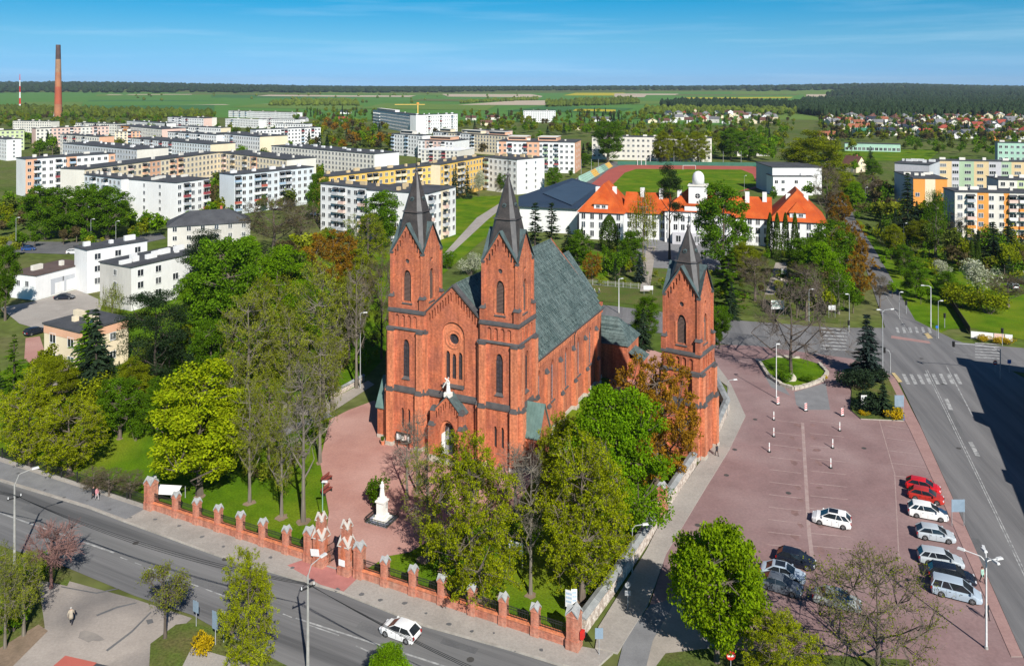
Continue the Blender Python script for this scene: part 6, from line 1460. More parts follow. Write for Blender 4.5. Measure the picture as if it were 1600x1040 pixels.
def proto(kind, seed, leaf, H=14., Wd=10., t0=.2, ncl=110, per=90, size=.32, shape='round', clump=.10, bark='bark', tw=0, twL=1.1, flat=.75):
    rng = np.random.default_rng(seed)
    mb, C, (cz, rx, rz_) = tree_skeleton(rng, H, Wd, t0, ncl, shape)
    tips = twigs(rng, mb, C, tw, twL, .022, cz) if tw else None
    crown = None
    if per:
        if tw:
            L = tips[rng.integers(0, len(tips), ncl*per)]+rng.normal(size=(ncl*per, 3))*.13
            out = None
        else:
            idx = rng.integers(0, len(C), ncl*per); g = rng.normal(size=(ncl*per, 3)); g /= np.linalg.norm(g, axis=1, keepdims=True)
            rr = rng.uniform(0, 1, (ncl*per, 1))**.45*Wd*clump*rng.uniform(.7, 1.25, (len(C), 1))[idx]
            L = C[idx]+g*rr*np.array([1, 1, flat]); out = g
        L = L[L[:, 2] > H*t0*.55]; out = None if out is None else out[:len(L)]
        crown = quads_mesh('crown', leaf_quads(rng, L, size, None), LEAF[leaf])
    ref = L if per else tips
    PROTO.setdefault(kind, []).append((mb.mesh('trunk', [M[bark]]), crown, 2*np.percentile(np.hypot(ref[:, 0], ref[:, 1]), 95), np.percentile(ref[:, 2], 99.7)))
def conifer(kind, seed, leaf, H=14., Wd=6., tiers=26, nb=13, t0=.04, size=.55, droop=.35, taper=1.0, bark='bark_dark'):
    rng = np.random.default_rng(seed); mb = MB(); mb.tube((0, 0, -.1), (0, 0, H*.97), H*.017+.05, .03, 7, cap=False); Q = []
    for t in range(tiers):
        f = (t+rng.uniform(-.3, .3))/tiers; z = H*(t0+(1-t0)*max(0, f)); R0 = Wd*.5*(1-max(0, f))**taper*rng.uniform(.8, 1.15)+.12
        for b in range(max(5, int(nb*(1-f*.5)))):
            a = rng.uniform(0, 2*math.pi); L = R0*rng.uniform(.7, 1.12); d = np.array([math.cos(a), math.sin(a), 0]); n = max(3, int(L/.22))
            if L > .9: mb.tube((0, 0, z), (d[0]*L*.9, d[1]*L*.9, z-droop*L*.8), .03, .012, 3, cap=False)
            for k in range(n):
                u = (k+.6)/n; c = np.array([0, 0, z])+d*L*u+np.array([0, 0, -droop*L*u**1.3+.12*L*u*u]); w = (.35+.5*math.sin(math.pi*min(1, u*1.05)))*size
                side = np.array([-d[1], d[0], 0]); tilt = rng.normal(size=3)*.22; s2 = side+tilt; s2 /= np.linalg.norm(s2); f2 = d+np.array([0, 0, -droop*.9])+rng.normal(size=3)*.25; f2 /= np.linalg.norm(f2)
                for q in range(2):
                    cc = c+rng.normal(size=3)*.10*size; ln = size*rng.uniform(.5, .9); Q.append([cc-s2*w*.7-f2*ln*.2, cc-f2*ln*.1, cc+s2*w*.7-f2*ln*.2, cc+f2*ln]) 
                    s2 = s2+rng.normal(size=3)*.5; s2 /= np.linalg.norm(s2)
    PROTO.setdefault(kind, []).append((mb.mesh('trunk', [M[bark]]), quads_mesh('crown', np.array(Q), LEAF[leaf]), Wd*1.02, H))
def column(kind, seed, leaf, H=9., Wd=2.2, n=4200, size=.26, egg=.5):
    rng = np.random.default_rng(seed); z = rng.uniform(.01, 1, n)**.9; a = rng.uniform(0, 2*math.pi, n)
    prof = np.sin(np.clip(z, 0, 1)**egg*math.pi)**.55; r = Wd*.5*prof*rng.uniform(.7, 1.03, n)*(1+.12*np.sin(a*5+z*9))
    C = np.stack([r*np.cos(a), r*np.sin(a), z*H], 1); out = np.stack([np.cos(a), np.sin(a), np.full(n, .4)], 1)
    mb = MB(); mb.tube((0, 0, -.1), (0, 0, H*.8), .12, .03, 6, cap=False)
    PROTO.setdefault(kind, []).append((mb.mesh('trunk', [M['bark_dark']]), quads_mesh('crown', leaf_quads(rng, C, size, out*.8, .8), LEAF[leaf]), Wd, H))
def bush(kind, seed, leaf, H=2.6, Wd=3.6, n=1800, size=.22):
    rng = np.random.default_rng(seed); mb = MB(); C = []
    for i in range(9):
        a = rng.uniform(0, 6.28); r = Wd*.36*rng.uniform(.2, 1); e = np.array([r*math.cos(a), r*math.sin(a), H*rng.uniform(.4, .85)]); mb.tube((r*.15*math.cos(a), r*.15*math.sin(a), -.1), e, .04, .015, 4, cap=False); C.append(e)
    C = np.array(C); idx = rng.integers(0, 9, n); g = rng.normal(size=(n, 3)); g /= np.linalg.norm(g, axis=1, keepdims=True)
    L = C[idx]+g*rng.uniform(.2, 1, (n, 1))**.5*np.array([Wd*.24, Wd*.24, H*.36]); L[:, 2] = np.abs(L[:, 2])
    PROTO.setdefault(kind, []).append((mb.mesh('stem', [M['bark']]), quads_mesh('foliage', leaf_quads(rng, L, size), LEAF[leaf]), Wd, H))
def weeping(kind, seed, leaf, H=14., Wd=9.):
    rng = np.random.default_rng(seed); mb, C, (cz, rx, rz_) = tree_skeleton(rng, H, Wd*.8, .3, 70, 'round'); L = []
    for c in C:
        for s in range(6):
            p = c+rng.normal(size=3)*np.array([.6, .6, .3]); ln = rng.uniform(1.2, 3.6)
            for k in range(int(ln/.16)): L.append(p+np.array([rng.normal()*.06, rng.normal()*.06, -k*.16]))
    L = np.array(L); L = L[L[:, 2] > .8]
    PROTO.setdefault(kind, []).append((mb.mesh('trunk', [M['bark_pale']]), quads_mesh('crown', leaf_quads(rng, L, .22), LEAF[leaf]), Wd, H))
def pine_tree(kind, seed, leaf='pine', H=16., Wd=9., ncl=85, t0=.12):
    rng = np.random.default_rng(seed); mb, C, _ = tree_skeleton(rng, H, Wd, t0, ncl, 'cone', trunk_r=.28); n = ncl*260; idx = rng.integers(0, ncl, n); g = rng.normal(size=(n, 3)); g /= np.linalg.norm(g, axis=1, keepdims=True)
    L = C[idx]+g*rng.uniform(0, 1, (n, 1))**.45*np.array([Wd*.17, Wd*.17, H*.042])
    PROTO.setdefault(kind, []).append((mb.mesh('trunk', [M['bark_dark']]), quads_mesh('crown', leaf_quads(rng, L, .30, None, .5, .3), LEAF[leaf]), Wd*1.05, H))
def far(kind, seed, leaf, H=11., Wd=8., n=1100, size=.75, conic=False):
    rng = np.random.default_rng(seed); mb = MB(); mb.tube((0, 0, -.2), (0, 0, H*.6), .22, .08, 5, cap=False)
    if conic:
        z = rng.uniform(.04, 1, n); a = rng.uniform(0, 6.283, n); r = Wd*.5*(1-z)**.9*rng.uniform(.4, 1.1, n); C = np.stack([r*np.cos(a), r*np.sin(a), z*H], 1)
    else:
        k = 22; d = rng.normal(size=(k, 3)); d /= np.linalg.norm(d, axis=1, keepdims=True); cc = d*rng.uniform(.3, .9, (k, 1))*np.array([Wd*.38, Wd*.38, H*.34])+np.array([0, 0, H*.58]); idx = rng.integers(0, k, n); g = rng.normal(size=(n, 3)); g /= np.linalg.norm(g, axis=1, keepdims=True); C = cc[idx]+g*rng.uniform(.2, 1, (n, 1))**.5*Wd*.17
    V = leaf_quads(rng, C, size)
    PROTO.setdefault(kind, []).append((mb.mesh('trunk', [M['bark']]), quads_mesh('crown', V, LEAF[leaf]), Wd, H))

for s in (1,): proto('bright', s, 'bright', 14, 10.5, .08, 190, 190, .30, 'egg', .10)
for s in (3, 4): proto('vivid', s, 'vivid', 15, 9.5, .08, 210, 160, .26, 'egg', .10)
for s in (5, 6, 7): proto('green', s, 'green', 13, 9, .10, 140, 130, .28, 'round', .105)
for s in (8, 9, 10): proto('olive', s, 'olive', 14, 9.5, .10, 230, 165, .215, 'egg', .095)
for s in (60, 61, 62): proto('spring', s, 'spring', 15, 10, .10, 170, 230, .19, 'egg', .1, 'bark', 4, 1.35)
for s in (11,): proto('maple', s, 'bright_green', 12, 11, .12, 150, 190, .31, 'round', .10, flat=.65)
for s in (13, 14, 15): proto('sparse', s, 'dull', 16, 8, .24, 100, 120, .17, 'tall', .1, 'bark_pale', 4, 1.3)
for s in (16, 17): proto('sparse_green', s, 'olive', 15, 9, .2, 110, 130, .19, 'tall', .1, 'bark', 4, 1.2)
for s in (18, 19): proto('bare', s, 'brown', 16, 7, .3, 85, 0, .1, 'tall', .1, 'bark_pale', 5, 1.2)
for s in (20, 21): proto('brown', s, 'brown', 15, 9, .24, 120, 90, .14, 'round', .1, 'bark', 5, 1.2)
for s in (22, 23): proto('orange', s, 'orange', 11, 9, .10, 140, 170, .22, 'round', .1, 'bark', 3, .9)
for s in (24,): proto('pollard_red', s, 'brown', 5, 5, .45, 40, 0, .1, 'round', .1, 'bark_red', 14, .9)
for s in (25,): proto('pollard_olive', s, 'dull', 6, 4.6, .45, 30, 90, .16, 'round', .1, 'bark', 8, .8)
for s in (26,): proto('spreading_bare', s, 'brown', 12, 15, .22, 90, 0, .1, 'round', .1, 'bark', 8, 1.5)
for s in (27,): proto('thin_olive', s, 'olive', 9, 13, .14, 110, 48, .15, 'round', .1, 'bark', 5, 1.3)
for s in (28, 29): conifer('spruce', s, 'spruce', 14, 6.4)
conifer('blue_spruce', 30, 'blue_spruce', 12, 6.0, 24, 14); conifer('larch', 31, 'green', 13, 6.0, 22, 9, .1, .45, .15); conifer('thin_conifer', 32, 'pine', 13, 4.2, 18, 7, .25, .6, .1, .6)
for s in (33, 34): pine_tree('pine', s)
pine_tree('tall_pine', 35, 'pine', 18, 7, 32, .42)
column('thuja', 36, 'thuja'); column('egg_thuja', 37, 'thuja', 7, 4.2, 6000, .28, .6)
weeping('willow', 38, 'olive'); weeping('birch', 39, 'green', 14, 7)
bush('bush', 40, 'green'); bush('bush', 41, 'olive'); bush('dark_bush', 42, 'spruce', 1.6, 3.6); bush('yellow_bush', 43, 'yellow', 1.1, 2.2, 900, .16); bush('blossom', 44, 'blossom', 4.5, 5, 3000, .24)
for s, l in ((50, 'green'), (51, 'olive'), (52, 'vivid'), (53, 'wood'), (54, 'brown'), (55, 'dull')): far('far_'+l, s, l)
far('far_fir', 56, 'spruce', 13, 5.5, 1000, .7, True); far('far_fir', 57, 'pine', 12, 5.5, 900, .7, True); far('far_orange', 58, 'orange', 9, 7)
_tr = random.Random(11)
def plant(kind, loc, H, Wd, label, group=None, name='tree', cat='tree'):
    ps = PROTO[kind]; tm, cm_, pw, ph = ps[_tr.randrange(len(ps))]
    th = thing(name, label, cat, loc, _tr.uniform(0, 6.28), group); sx = Wd/pw; th.scale = (sx, sx, H/ph)
    isb = name in ('bush', 'shrub', 'flower_bush')
    ob('stem' if isb else 'trunk', tm, th)
    if cm_: ob('foliage' if isb else 'crown', cm_, th)
    return th
def tree(kind, xb, yb, yt, w, label, group=None, name='tree', cat='tree'):
    g = G(xb, yb); s = FOC/g.y; return plant(kind, g, (yb-yt)/s, w/s, label, group, name, cat)
T = tree
# churchyard and street
T('bright', 312, 772, 568, 142, 'big yellow-green maple in full leaf on the lawn left of the gate')
T('spring', 737, 938, 676, 150, 'large olive-green lime tree in front of the church portal')
T('sparse', 668, 876, 700, 74, 'dark thinly leaved tree right of the white statue')
T('bare', 829, 927, 690, 66, 'tall slim bare tree with pale trunk on the right lawn')
T('spring', 910, 938, 672, 146, 'broad olive-green tree nearest the street corner wall')
T('vivid', 962, 862, 612, 138, 'tall bright green tree behind the stone wall')
T('spring', 876, 800, 650, 80, 'olive-green tree tucked against the church side')
T('orange', 1026, 756, 552, 128, 'orange-brown budding tree beside the bell tower')
T('bare', 636, 775, 650, 50, 'slender half-bare tree before the church portal')
T('bare', 652, 770, 640, 46, 'thin bare tree close to the church front')
T('bush', 590, 795, 750, 45, 'leafy purple-green bush behind the white statue', name='bush', cat='bush')
T('bare', 805, 800, 695, 70, 'leafless brown tree by the right tower foot')
T('maple', 1120, 1034, 808, 142, 'bright green maple spreading at the car park corner')
T('spring', 1222, 1092, 955, 120, 'olive-green tree at bottom edge beside the maple')
T('thin_olive', 1372, 1052, 868, 210, 'wide thinly leaved tree shading the lower car park')
T('pollard_red', 80, 918, 820, 92, 'reddish leafless pollard at the left roadside')
T('pollard_olive', 258, 996, 886, 76, 'small round olive pollard on the near verge')
T('spring', 388, 1048, 858, 88, 'slim green tree on the near verge by the signs')
T('vivid', 608, 1095, 1010, 66, 'bright green treetop rising from the bottom edge')
T('sparse', 37, 992, 860, 62, 'thin half-bare tree with white trunk at the lower left')
T('sparse', 8, 1012, 850, 60, 'thin half-bare tree cut by the left edge')
T('bush', 20, 985, 930, 70, 'tangled green bush at the lower left edge', name='bush', cat='bush')
T('bush', 55, 905, 870, 60, 'dark green bush under the reddish pollard', name='bush', cat='bush')
T('yellow_bush', 315, 1022, 998, 50, 'yellow flowering bush on the near verge', name='flower_bush', cat='bush')
# park on the left
T('spring', 46, 726, 578, 95, 'olive park tree nearest the left edge by the iron fence')
T('spring', 108, 740, 620, 105, 'dense olive-green park tree with thick trunk by the iron fence')
T('green', 187, 684, 592, 64, 'small round green tree on the park lawn, left of a pair')
T('green', 246, 684, 592, 56, 'small round green tree on the park lawn, right of a pair')
T('bush', 212, 688, 655, 34, 'low green bush between the pair of small lawn trees', name='bush', cat='bush')
for i, x in enumerate((146, 170, 203)): T('brown', x, 772+i*4, 730+i*3, 40, ['left', 'middle', 'right'][i]+' one of three thin leafless shrubs inside the iron fence', 'leafless shrubs inside the iron fence', 'shrub', 'shrub')
T('pine', 243, 612, 446, 105, 'broad dark pine beside the peach house')
T('spruce', 150, 628, 480, 78, 'dark spruce in front of the peach house')
T('larch', 138, 590, 482, 84, 'bright green larch before the peach house wall')
T('larch', 284, 596, 508, 50, 'small fresh green larch right of the dark pine')
T('larch', 22, 640, 520, 70, 'fresh green larch at the left edge of the park')
T('green', 8, 500, 385, 40, 'green tree cut by the left edge above the garage')
T('pine', 322, 476, 356, 92, 'wide dark pine overhanging the white clinic')
park = [('green', 352, 560, 375, 105, 'tall green park tree right of the clinic'), ('sparse', 388, 650, 455, 88, 'tall grey half-bare park tree beside the yellow maple'), ('vivid', 440, 500, 388, 92, 'bright green treetop rising in the middle of the park'),
 ('sparse_green', 414, 625, 430, 84, 'thin green park tree with pale trunk'), ('sparse', 505, 645, 405, 92, 'brown leafless tree crown high in the park'), ('sparse', 452, 640, 480, 62, 'slim half-bare tree in the park centre'), ('sparse', 500, 722, 520, 66, 'bare tree with upswept twigs near the forecourt path'),
 ('sparse', 440, 806, 590, 64, 'tall half-bare tree with straight trunk on the front lawn'), ('bare', 474, 814, 560, 74, 'leaning bare tree with mossy trunk on the front lawn'), ('sparse', 390, 784, 590, 60, 'thin half-bare tree right of the yellow maple'), ('orange', 520, 470, 362, 82, 'orange-yellow budding tree at the back of the park'),
 ('brown', 428, 402, 308, 95, 'brown budding tree before the white flats'), ('bare', 557, 606, 405, 52, 'tall birch-like bare tree beside the white wall'), ('brown', 596, 560, 395, 50, 'dark bare tree close behind the left tower'), ('sparse_green', 545, 560, 430, 66, 'thin green tree left of the church tower'),
 ('vivid', 470, 560, 440, 74, 'green tree filling the park centre'), ('sparse', 345, 700, 560, 70, 'brownish tree behind the yellow maple'), ('vivid', 305, 540, 430, 70, 'olive tree between pine and park'), ('sparse_green', 420, 720, 580, 60, 'thin green tree in front of park path'), ('bare', 520, 640, 500, 46, 'slim bare tree at the forecourt corner'),
 ('vivid', 380, 470, 372, 70, 'olive treetop behind the tall green park tree'), ('olive', 560, 470, 390, 60, 'olive tree behind the left church tower'), ('green', 597, 392, 300, 54, 'vivid green tree between two white blocks of flats'), ('sparse_green', 575, 430, 335, 70, 'thin tree in front of the white awninged flats'),
 ('green', 495, 345, 268, 30, 'green tree between bluish flats and awninged flats'), ('brown', 470, 380, 318, 60, 'brown tree at the foot of the bluish flats'), ('willow', 175, 505, 440, 50, 'pale loose tree in front of the white clinic'), ('bush', 150, 640, 590, 70, 'dark undergrowth below the spruce'), ('olive', 205, 640, 560, 60, 'olive tree behind the small lawn pair'),
 ('sparse', 365, 520, 420, 60, 'half-bare tree behind the tall green park tree'), ('brown', 455, 460, 395, 66, 'brown treetop at the rear of the park'), ('green', 330, 620, 500, 60, 'green undergrown tree by the dark pine'), ('olive', 80, 640, 560, 70, 'olive tree below the peach house drive')]
for a in park: T(*a)
for i, x in enumerate((72, 103, 136, 168)): T('green', x, 374, 290+3*(i % 2), 62, ['first', 'second', 'third', 'fourth'][i]+' dark green lime from the left in the row before the flats', 'clipped lime row before the flats')
# gardens between church and school
gd_ = [('willow', 1005, 412, 292, 66, 'weeping birch with pinkish top before the school'), ('egg_thuja', 952, 392, 336, 32, 'dense egg-shaped thuja before the school left wing'), ('tall_pine', 1046, 405, 255, 52, 'tall crooked pine in front of the school centre'),
 ('green', 1130, 428, 286, 84, 'tall light green tree hiding the school entrance'), ('larch', 1138, 488, 372, 78, 'feathery green conifer right of the bell tower spire'), ('thin_conifer', 836, 395, 314, 30, 'thin dark conifer before the sports hall, left of two'), ('thin_conifer', 862, 392, 314, 30, 'thin dark conifer before the sports hall, right of two'),
 ('spruce', 1143, 498, 440, 34, 'small dark spruce by the garden board'), ('green', 1124, 545, 478, 34, 'yellow-green tree behind the bell tower'), ('green', 1010, 530, 462, 42, 'small green tree left of the bell tower'), ('blue_spruce', 1355, 592, 488, 66, 'dark blue spruce at the junction island'),
 ('spreading_bare', 1236, 592, 425, 175, 'wide spreading bare tree on the oval island'), ('green', 905, 415, 360, 40, 'green garden tree beside the church roof ridge'), ('orange', 925, 435, 395, 30, 'small orange shrub tree behind the church roof'), ('spruce', 888, 405, 352, 36, 'dark spruce next to the church roof ridge'),
 ('green', 985, 425, 360, 40, 'green tree left of the crooked pine'), ('bush', 965, 430, 395, 46, 'round green garden bush before the school'), ('blue_spruce', 1000, 440, 395, 26, 'small blue spruce on the garden path'), ('brown', 1180, 470, 400, 60, 'brown leafless tree by the garden monument'),
 ('brown', 1260, 500, 410, 60, 'brown leafless tree right of the garden monument'), ('olive', 1165, 440, 380, 50, 'olive tree between school and monument'), ('green', 1300, 430, 345, 60, 'green tree at the right school corner'), ('vivid', 1285, 470, 380, 66, 'vivid green tree above the garden board'),
 ('orange', 1330, 420, 345, 46, 'orange tree along the upper road'), ('orange', 1345, 462, 395, 44, 'orange-brown tree nearer the junction on the upper road'), ('green', 1255, 440, 372, 50, 'green garden tree right of thujas'), ('birch', 1310, 490, 420, 50, 'birch beside the upper road pavement'), ('brown', 1375, 480, 430, 30, 'slim bare street tree on the upper road'),
 ('spruce', 1005, 545, 480, 36, 'dark conifer in the church courtyard'), ('orange', 1310, 352, 300, 40, 'orange tree beside the right school wing'), ('olive', 1270, 292, 205, 92, 'huge olive-green tree behind the school'), ('brown', 1292, 352, 258, 46, 'tall leafless tree beside the white cube building'), ('olive', 1318, 320, 270, 40, 'olive tree by the upper road bend'),
 ('spruce', 1418, 378, 268, 50, 'tall dark spruce before the orange block'), ('birch', 1462, 402, 288, 50, 'light green birch right of the tall spruce'), ('spruce', 1552, 424, 345, 52, 'broad dark spruce by the right-hand flats'), ('thuja', 1518, 424, 374, 11, 'slim thuja column at the right, left of a pair'), ('thuja', 1528, 424, 374, 11, 'slim thuja column at the right, right of a pair'),
 ('green', 1432, 465, 408, 40, 'round clipped green street tree nearest the junction'), ('green', 1412, 430, 382, 32, 'round clipped green street tree further up the road'), ('blossom', 1530, 458, 412, 56, 'white blossoming tree in the right-hand garden'), ('blossom', 1470, 432, 410, 34, 'small white blossoming shrub by the pavement'),
 ('olive', 1396, 400, 350, 34, 'olive tree beside the upper road right side'), ('spruce', 1360, 262, 228, 20, 'dark spruce beside the cream gabled house'), ('green', 1364, 278, 250, 28, 'bright green tree below the cream gabled house'), ('brown', 1355, 312, 272, 36, 'brown leafless tree by the grey slab'),
 ('vivid', 1335, 330, 285, 34, 'vivid green roadside tree before the grey slab'), ('brown', 1500, 372, 330, 50, 'brown leafless tree before the balconied flats'), ('spruce', 1575, 400, 340, 46, 'second dark spruce by the right-hand flats'), ('olive', 1440, 385, 345, 44, 'olive tree under the birch'), ('bush', 1500, 480, 445, 60, 'large round green bush in the right-hand garden'), ('bush', 1545, 490, 455, 60, 'large dark green bush at the garden corner'), ('brown', 1575, 480, 430, 60, 'brown hedge tree at the right edge'), ('green', 1480, 462, 425, 40, 'green garden tree left of the white blossom'), ('green', 1495, 290, 245, 30, 'green tree left of the striped block'),
 ('green', 950, 255, 190, 46, 'tall light green tree behind the seat stand'), ('olive', 1035, 258, 205, 34, 'olive tree behind the running track centre'), ('green', 1142, 250, 200, 34, 'green tree at the right end of the track'), ('olive', 1062, 256, 206, 36, 'olive-yellow tree before the long cream flats'), ('olive', 1090, 256, 206, 36, 'olive tree at right end of the long cream flats'), ('green', 1170, 250, 205, 40, 'dark green tree by the old gabled house'),
 ('green', 865, 302, 262, 22, 'green tree below the white block behind the right spire'), ('spruce', 712, 310, 255, 18, 'dark fir between yellow flats and lawn, left of two'), ('spruce', 730, 310, 258, 20, 'dark fir between yellow flats and lawn, right of two'), ('blossom', 748, 306, 270, 24, 'pale blossoming tree beside the two dark firs'), ('green', 790, 300, 268, 26, 'green tree beside the right spire'), ('green', 912, 262, 240, 20, 'green tree at the corner of the peach flats'),
 ('blossom', 735, 430, 400, 40, 'white blossoming shrub behind the church roof left'), ('bush', 700, 420, 395, 30, 'green bush behind the central church gable')]
for a in gd_:
    nm = 'bush' if a[0] in ('bush', 'blossom') and 'tree' not in a[5] else 'tree'
    T(*a, name=nm, cat=nm)
for i, (x, yb) in enumerate(((1203, 402), (1214, 405), (1227, 403), (1242, 406))): T('thuja', x, yb, 332, 13, ['first', 'second', 'third', 'fourth'][i]+' tall thuja column from the left before the right school wing', 'thuja columns before the school')
# island planting
for x, y, w, k, l in [(1225, 596, 40, 'bush', 'low green bush on the oval island'), (1262, 598, 26, 'bush', 'small green bush at the right end of oval island'), (1288, 592, 12, 'yellow_bush', 'yellow flowers at the tip of the oval island'), (1335, 606, 60, 'dark_bush', 'low dark juniper under the blue spruce'), (1352, 640, 56, 'dark_bush', 'low dark juniper beside the white board'), (1350, 650, 18, 'yellow_bush', 'small yellow flowers before the white board'), (1397, 655, 34, 'yellow_bush', 'broad yellow flower patch beside the blue bin'), (1535, 534, 22, 'yellow_bush', 'yellow flowers below the left white banner'), (1556, 536, 22, 'yellow_bush', 'yellow flowers below the pink banner'), (1576, 538, 22, 'yellow_bush', 'yellow flowers below the right white banner'), (1362, 596, 50, 'dark_bush', 'juniper bed in front of blue spruce')]:
    T(k, x, y, y-w*.42, w, l, name='bush' if k != 'yellow_bush' else 'flower_bush', cat='bush')
T('spruce', 1380, 648, 600, 46, 'small dark spruce between white board and information sign')
# trees among and beyond the flats, each one placed on the ground
ADJ = {'far_green': 'fresh green', 'far_olive': 'olive green', 'far_wood': 'dull green', 'far_vivid': 'bright green', 'far_brown': 'brown budding', 'far_dull': 'thin greyish', 'far_fir': 'dark coniferous', 'far_orange': 'orange budding'}
MASS = {}   # trees too many and too far to pick apart: gathered into one mass, by leaf colour
def scatter(poly, n, kinds, hpx, label, group, seed, single=True, dest=None, nq_=330):
    rr = random.Random(seed); rng = np.random.default_rng(seed); xs = [p[0] for p in poly]; ys = [p[1] for p in poly]; c = 0; t = 0
    while c < n and t < n*60:
        t += 1; x, y = rr.uniform(min(xs), max(xs)), rr.uniform(min(ys), max(ys))
        if not inpoly(x, y, poly): continue
        k = rr.choice(kinds); g = G(x, y); h = rr.uniform(*hpx); w = h*(rr.uniform(.6, .9) if 'fir' not in k else .4); c += 1
        if blocked(g.x, g.y, 2.0): continue
        if single: plant(k, g, h, w, ADJ[k]+' '+label, ADJ[k]+' '+group)
        else:
            tm, cm_, pw, ph = rr.choice(PROTO[k]); nq = len(cm_.polygons); co = np.empty(nq*12, np.float32); cm_.vertices.foreach_get('co', co); V = co.reshape(nq, 4, 3)[rng.choice(nq, nq_, replace=False)]
            cen = V.mean(1, keepdims=True); V = cen+(V-cen)*(1.6 if dest is None else 1.25); V = V*np.array([w/pw, w/pw, h/ph])+np.array([g.x, g.y, -.15]); (MASS if dest is None else dest).setdefault(cm_.materials[0].name, []).append(V)
BOXES = []
for o in list(COL.objects):
    if o.name.split('.')[0] in ('apartment_block', 'garage_building', 'clinic', 'clinic_wing', 'flat_roofed_house', 'hall_annex', 'white_building', 'white_wing', 'school', 'sports_hall', 'garage_row'):
        pts = [v for c in o.children if c.name.split('.')[0] == 'wall' for v in [Vector(b) for b in c.bound_box]]
        if pts: BOXES.append((o.location.copy(), o.rotation_euler.z, min(p.x for p in pts), max(p.x for p in pts), min(p.y for p in pts), max(p.y for p in pts)))
def blocked(x, y, m):
    for l, rz, x0, x1, y0, y1 in BOXES:
        dx, dy = x-l.x, y-l.y; c, s_ = math.cos(-rz), math.sin(-rz); u, v = dx*c-dy*s_, dx*s_+dy*c
        if x0-m < u < x1+m and y0-m < v < y1+m: return True
    return False
MIX = ['far_green', 'far_olive', 'far_wood', 'far_vivid', 'far_brown', 'far_dull', 'far_olive']
def far_mass(poly, n, kinds, h, seed): scatter(poly, n, kinds, h, '', '', seed, False)
far_mass([(480, 236), (612, 236), (612, 205), (580, 190), (500, 190), (480, 215)], 110, MIX+['far_fir', 'far_orange'], (9, 15), 31)
far_mass([(-20, 205), (330, 196), (340, 180), (-20, 180)], 260, MIX+['far_vivid'], (8, 13), 32)
far_mass([(455, 200), (590, 184), (590, 172), (455, 176)], 70, MIX+['far_fir', 'far_fir'], (9, 14), 33)
far_mass([(715, 204), (1000, 218), (1000, 184), (960, 178), (720, 178)], 260, MIX+['far_fir', 'far_fir', 'far_dull'], (9, 14), 34)
far_mass([(990, 222), (1240, 226), (1240, 178), (1000, 180)], 300, MIX+['far_fir', 'far_vivid'], (8, 13), 35)
far_mass([(1280, 222), (1640, 224), (1640, 178), (1280, 180)], 700, ['far_green', 'far_olive', 'far_wood', 'far_fir', 'far_brown', 'far_fir', 'far_dull'], (7, 12), 36)
far_mass([(1385, 245), (1470, 245), (1560, 250), (1620, 240), (1560, 226), (1390, 226)], 50, ['far_green', 'far_vivid', 'far_wood'], (7, 11), 38)
far_mass([(0, 330), (60, 325), (320, 325), (335, 300), (330, 232), (480, 225), (620, 240), (610, 262), (500, 280), (490, 320), (330, 350), (120, 345), (0, 350)], 240, ['far_green', 'far_olive', 'far_vivid', 'far_brown', 'far_wood'], (5, 10), 60)
far_mass([(0, 255), (90, 246), (330, 236), (480, 226), (420, 206), (200, 205), (0, 222)], 170, ['far_green', 'far_olive', 'far_fir', 'far_vivid', 'far_wood'], (7, 13), 61)
far_mass([(600, 240), (780, 246), (920, 262), (940, 226), (800, 212), (620, 214)], 70, ['far_fir', 'far_vivid', 'far_brown', 'far_green'], (6, 13), 62)
far_mass([(925, 252), (1205, 256), (1240, 236), (1200, 222), (940, 224)], 120, ['far_green', 'far_olive', 'far_vivid', 'far_dull'], (8, 15), 63)
far_mass([(1205, 330), (1330, 340), (1345, 240), (1290, 228), (1205, 236)], 30, ['far_olive', 'far_green', 'far_brown'], (4, 9), 64)
far_mass([(-20, 372), (60, 372), (200, 372), (330, 368), (330, 335), (190, 345), (60, 322), (-20, 330)], 80, ['far_green', 'far_olive', 'far_brown', 'far_vivid', 'far_dull'], (4, 9), 66)
far_mass([(-20, 430), (20, 420), (30, 400), (140, 400), (250, 376), (235, 366), (120, 396), (-20, 398)], 16, ['far_green', 'far_olive', 'far_dull'], (3, 6), 67)
far_mass([(1370, 350), (1480, 372), (1480, 330), (1390, 300), (1350, 300)], 60, ['far_green', 'far_olive', 'far_brown', 'far_fir', 'far_dull'], (5, 11), 68)
far_mass([(835, 296), (900, 280), (930, 264), (920, 254), (840, 276)], 24, ['far_vivid', 'far_green'], (3, 6), 44)
def mass_object(D_, name, label, cat):
    mn = list(D_); al = np.concatenate([np.concatenate(D_[k]) for k in mn]); mi = np.concatenate([np.full(sum(len(v) for v in D_[k]), i, np.int32) for i, k in enumerate(mn)])
    me = quads_mesh(name, al, MATS[mn[0]])
    for k in mn[1:]: me.materials.append(MATS[k])
    me.polygons.foreach_set('material_index', mi); tag(ob(name, me), label, cat, kind='stuff')
mass_object(MASS, 'distant_trees', 'mass of small garden and yard trees among the far houses and flats', 'trees')
def brush(polys, label, seed):
    D_ = {}
    for k, (poly, n, kinds, h) in enumerate(polys): scatter(poly, n, kinds, h, '', '', seed+k, False, D_, 170)
    mass_object(D_, 'undergrowth', label, 'undergrowth')
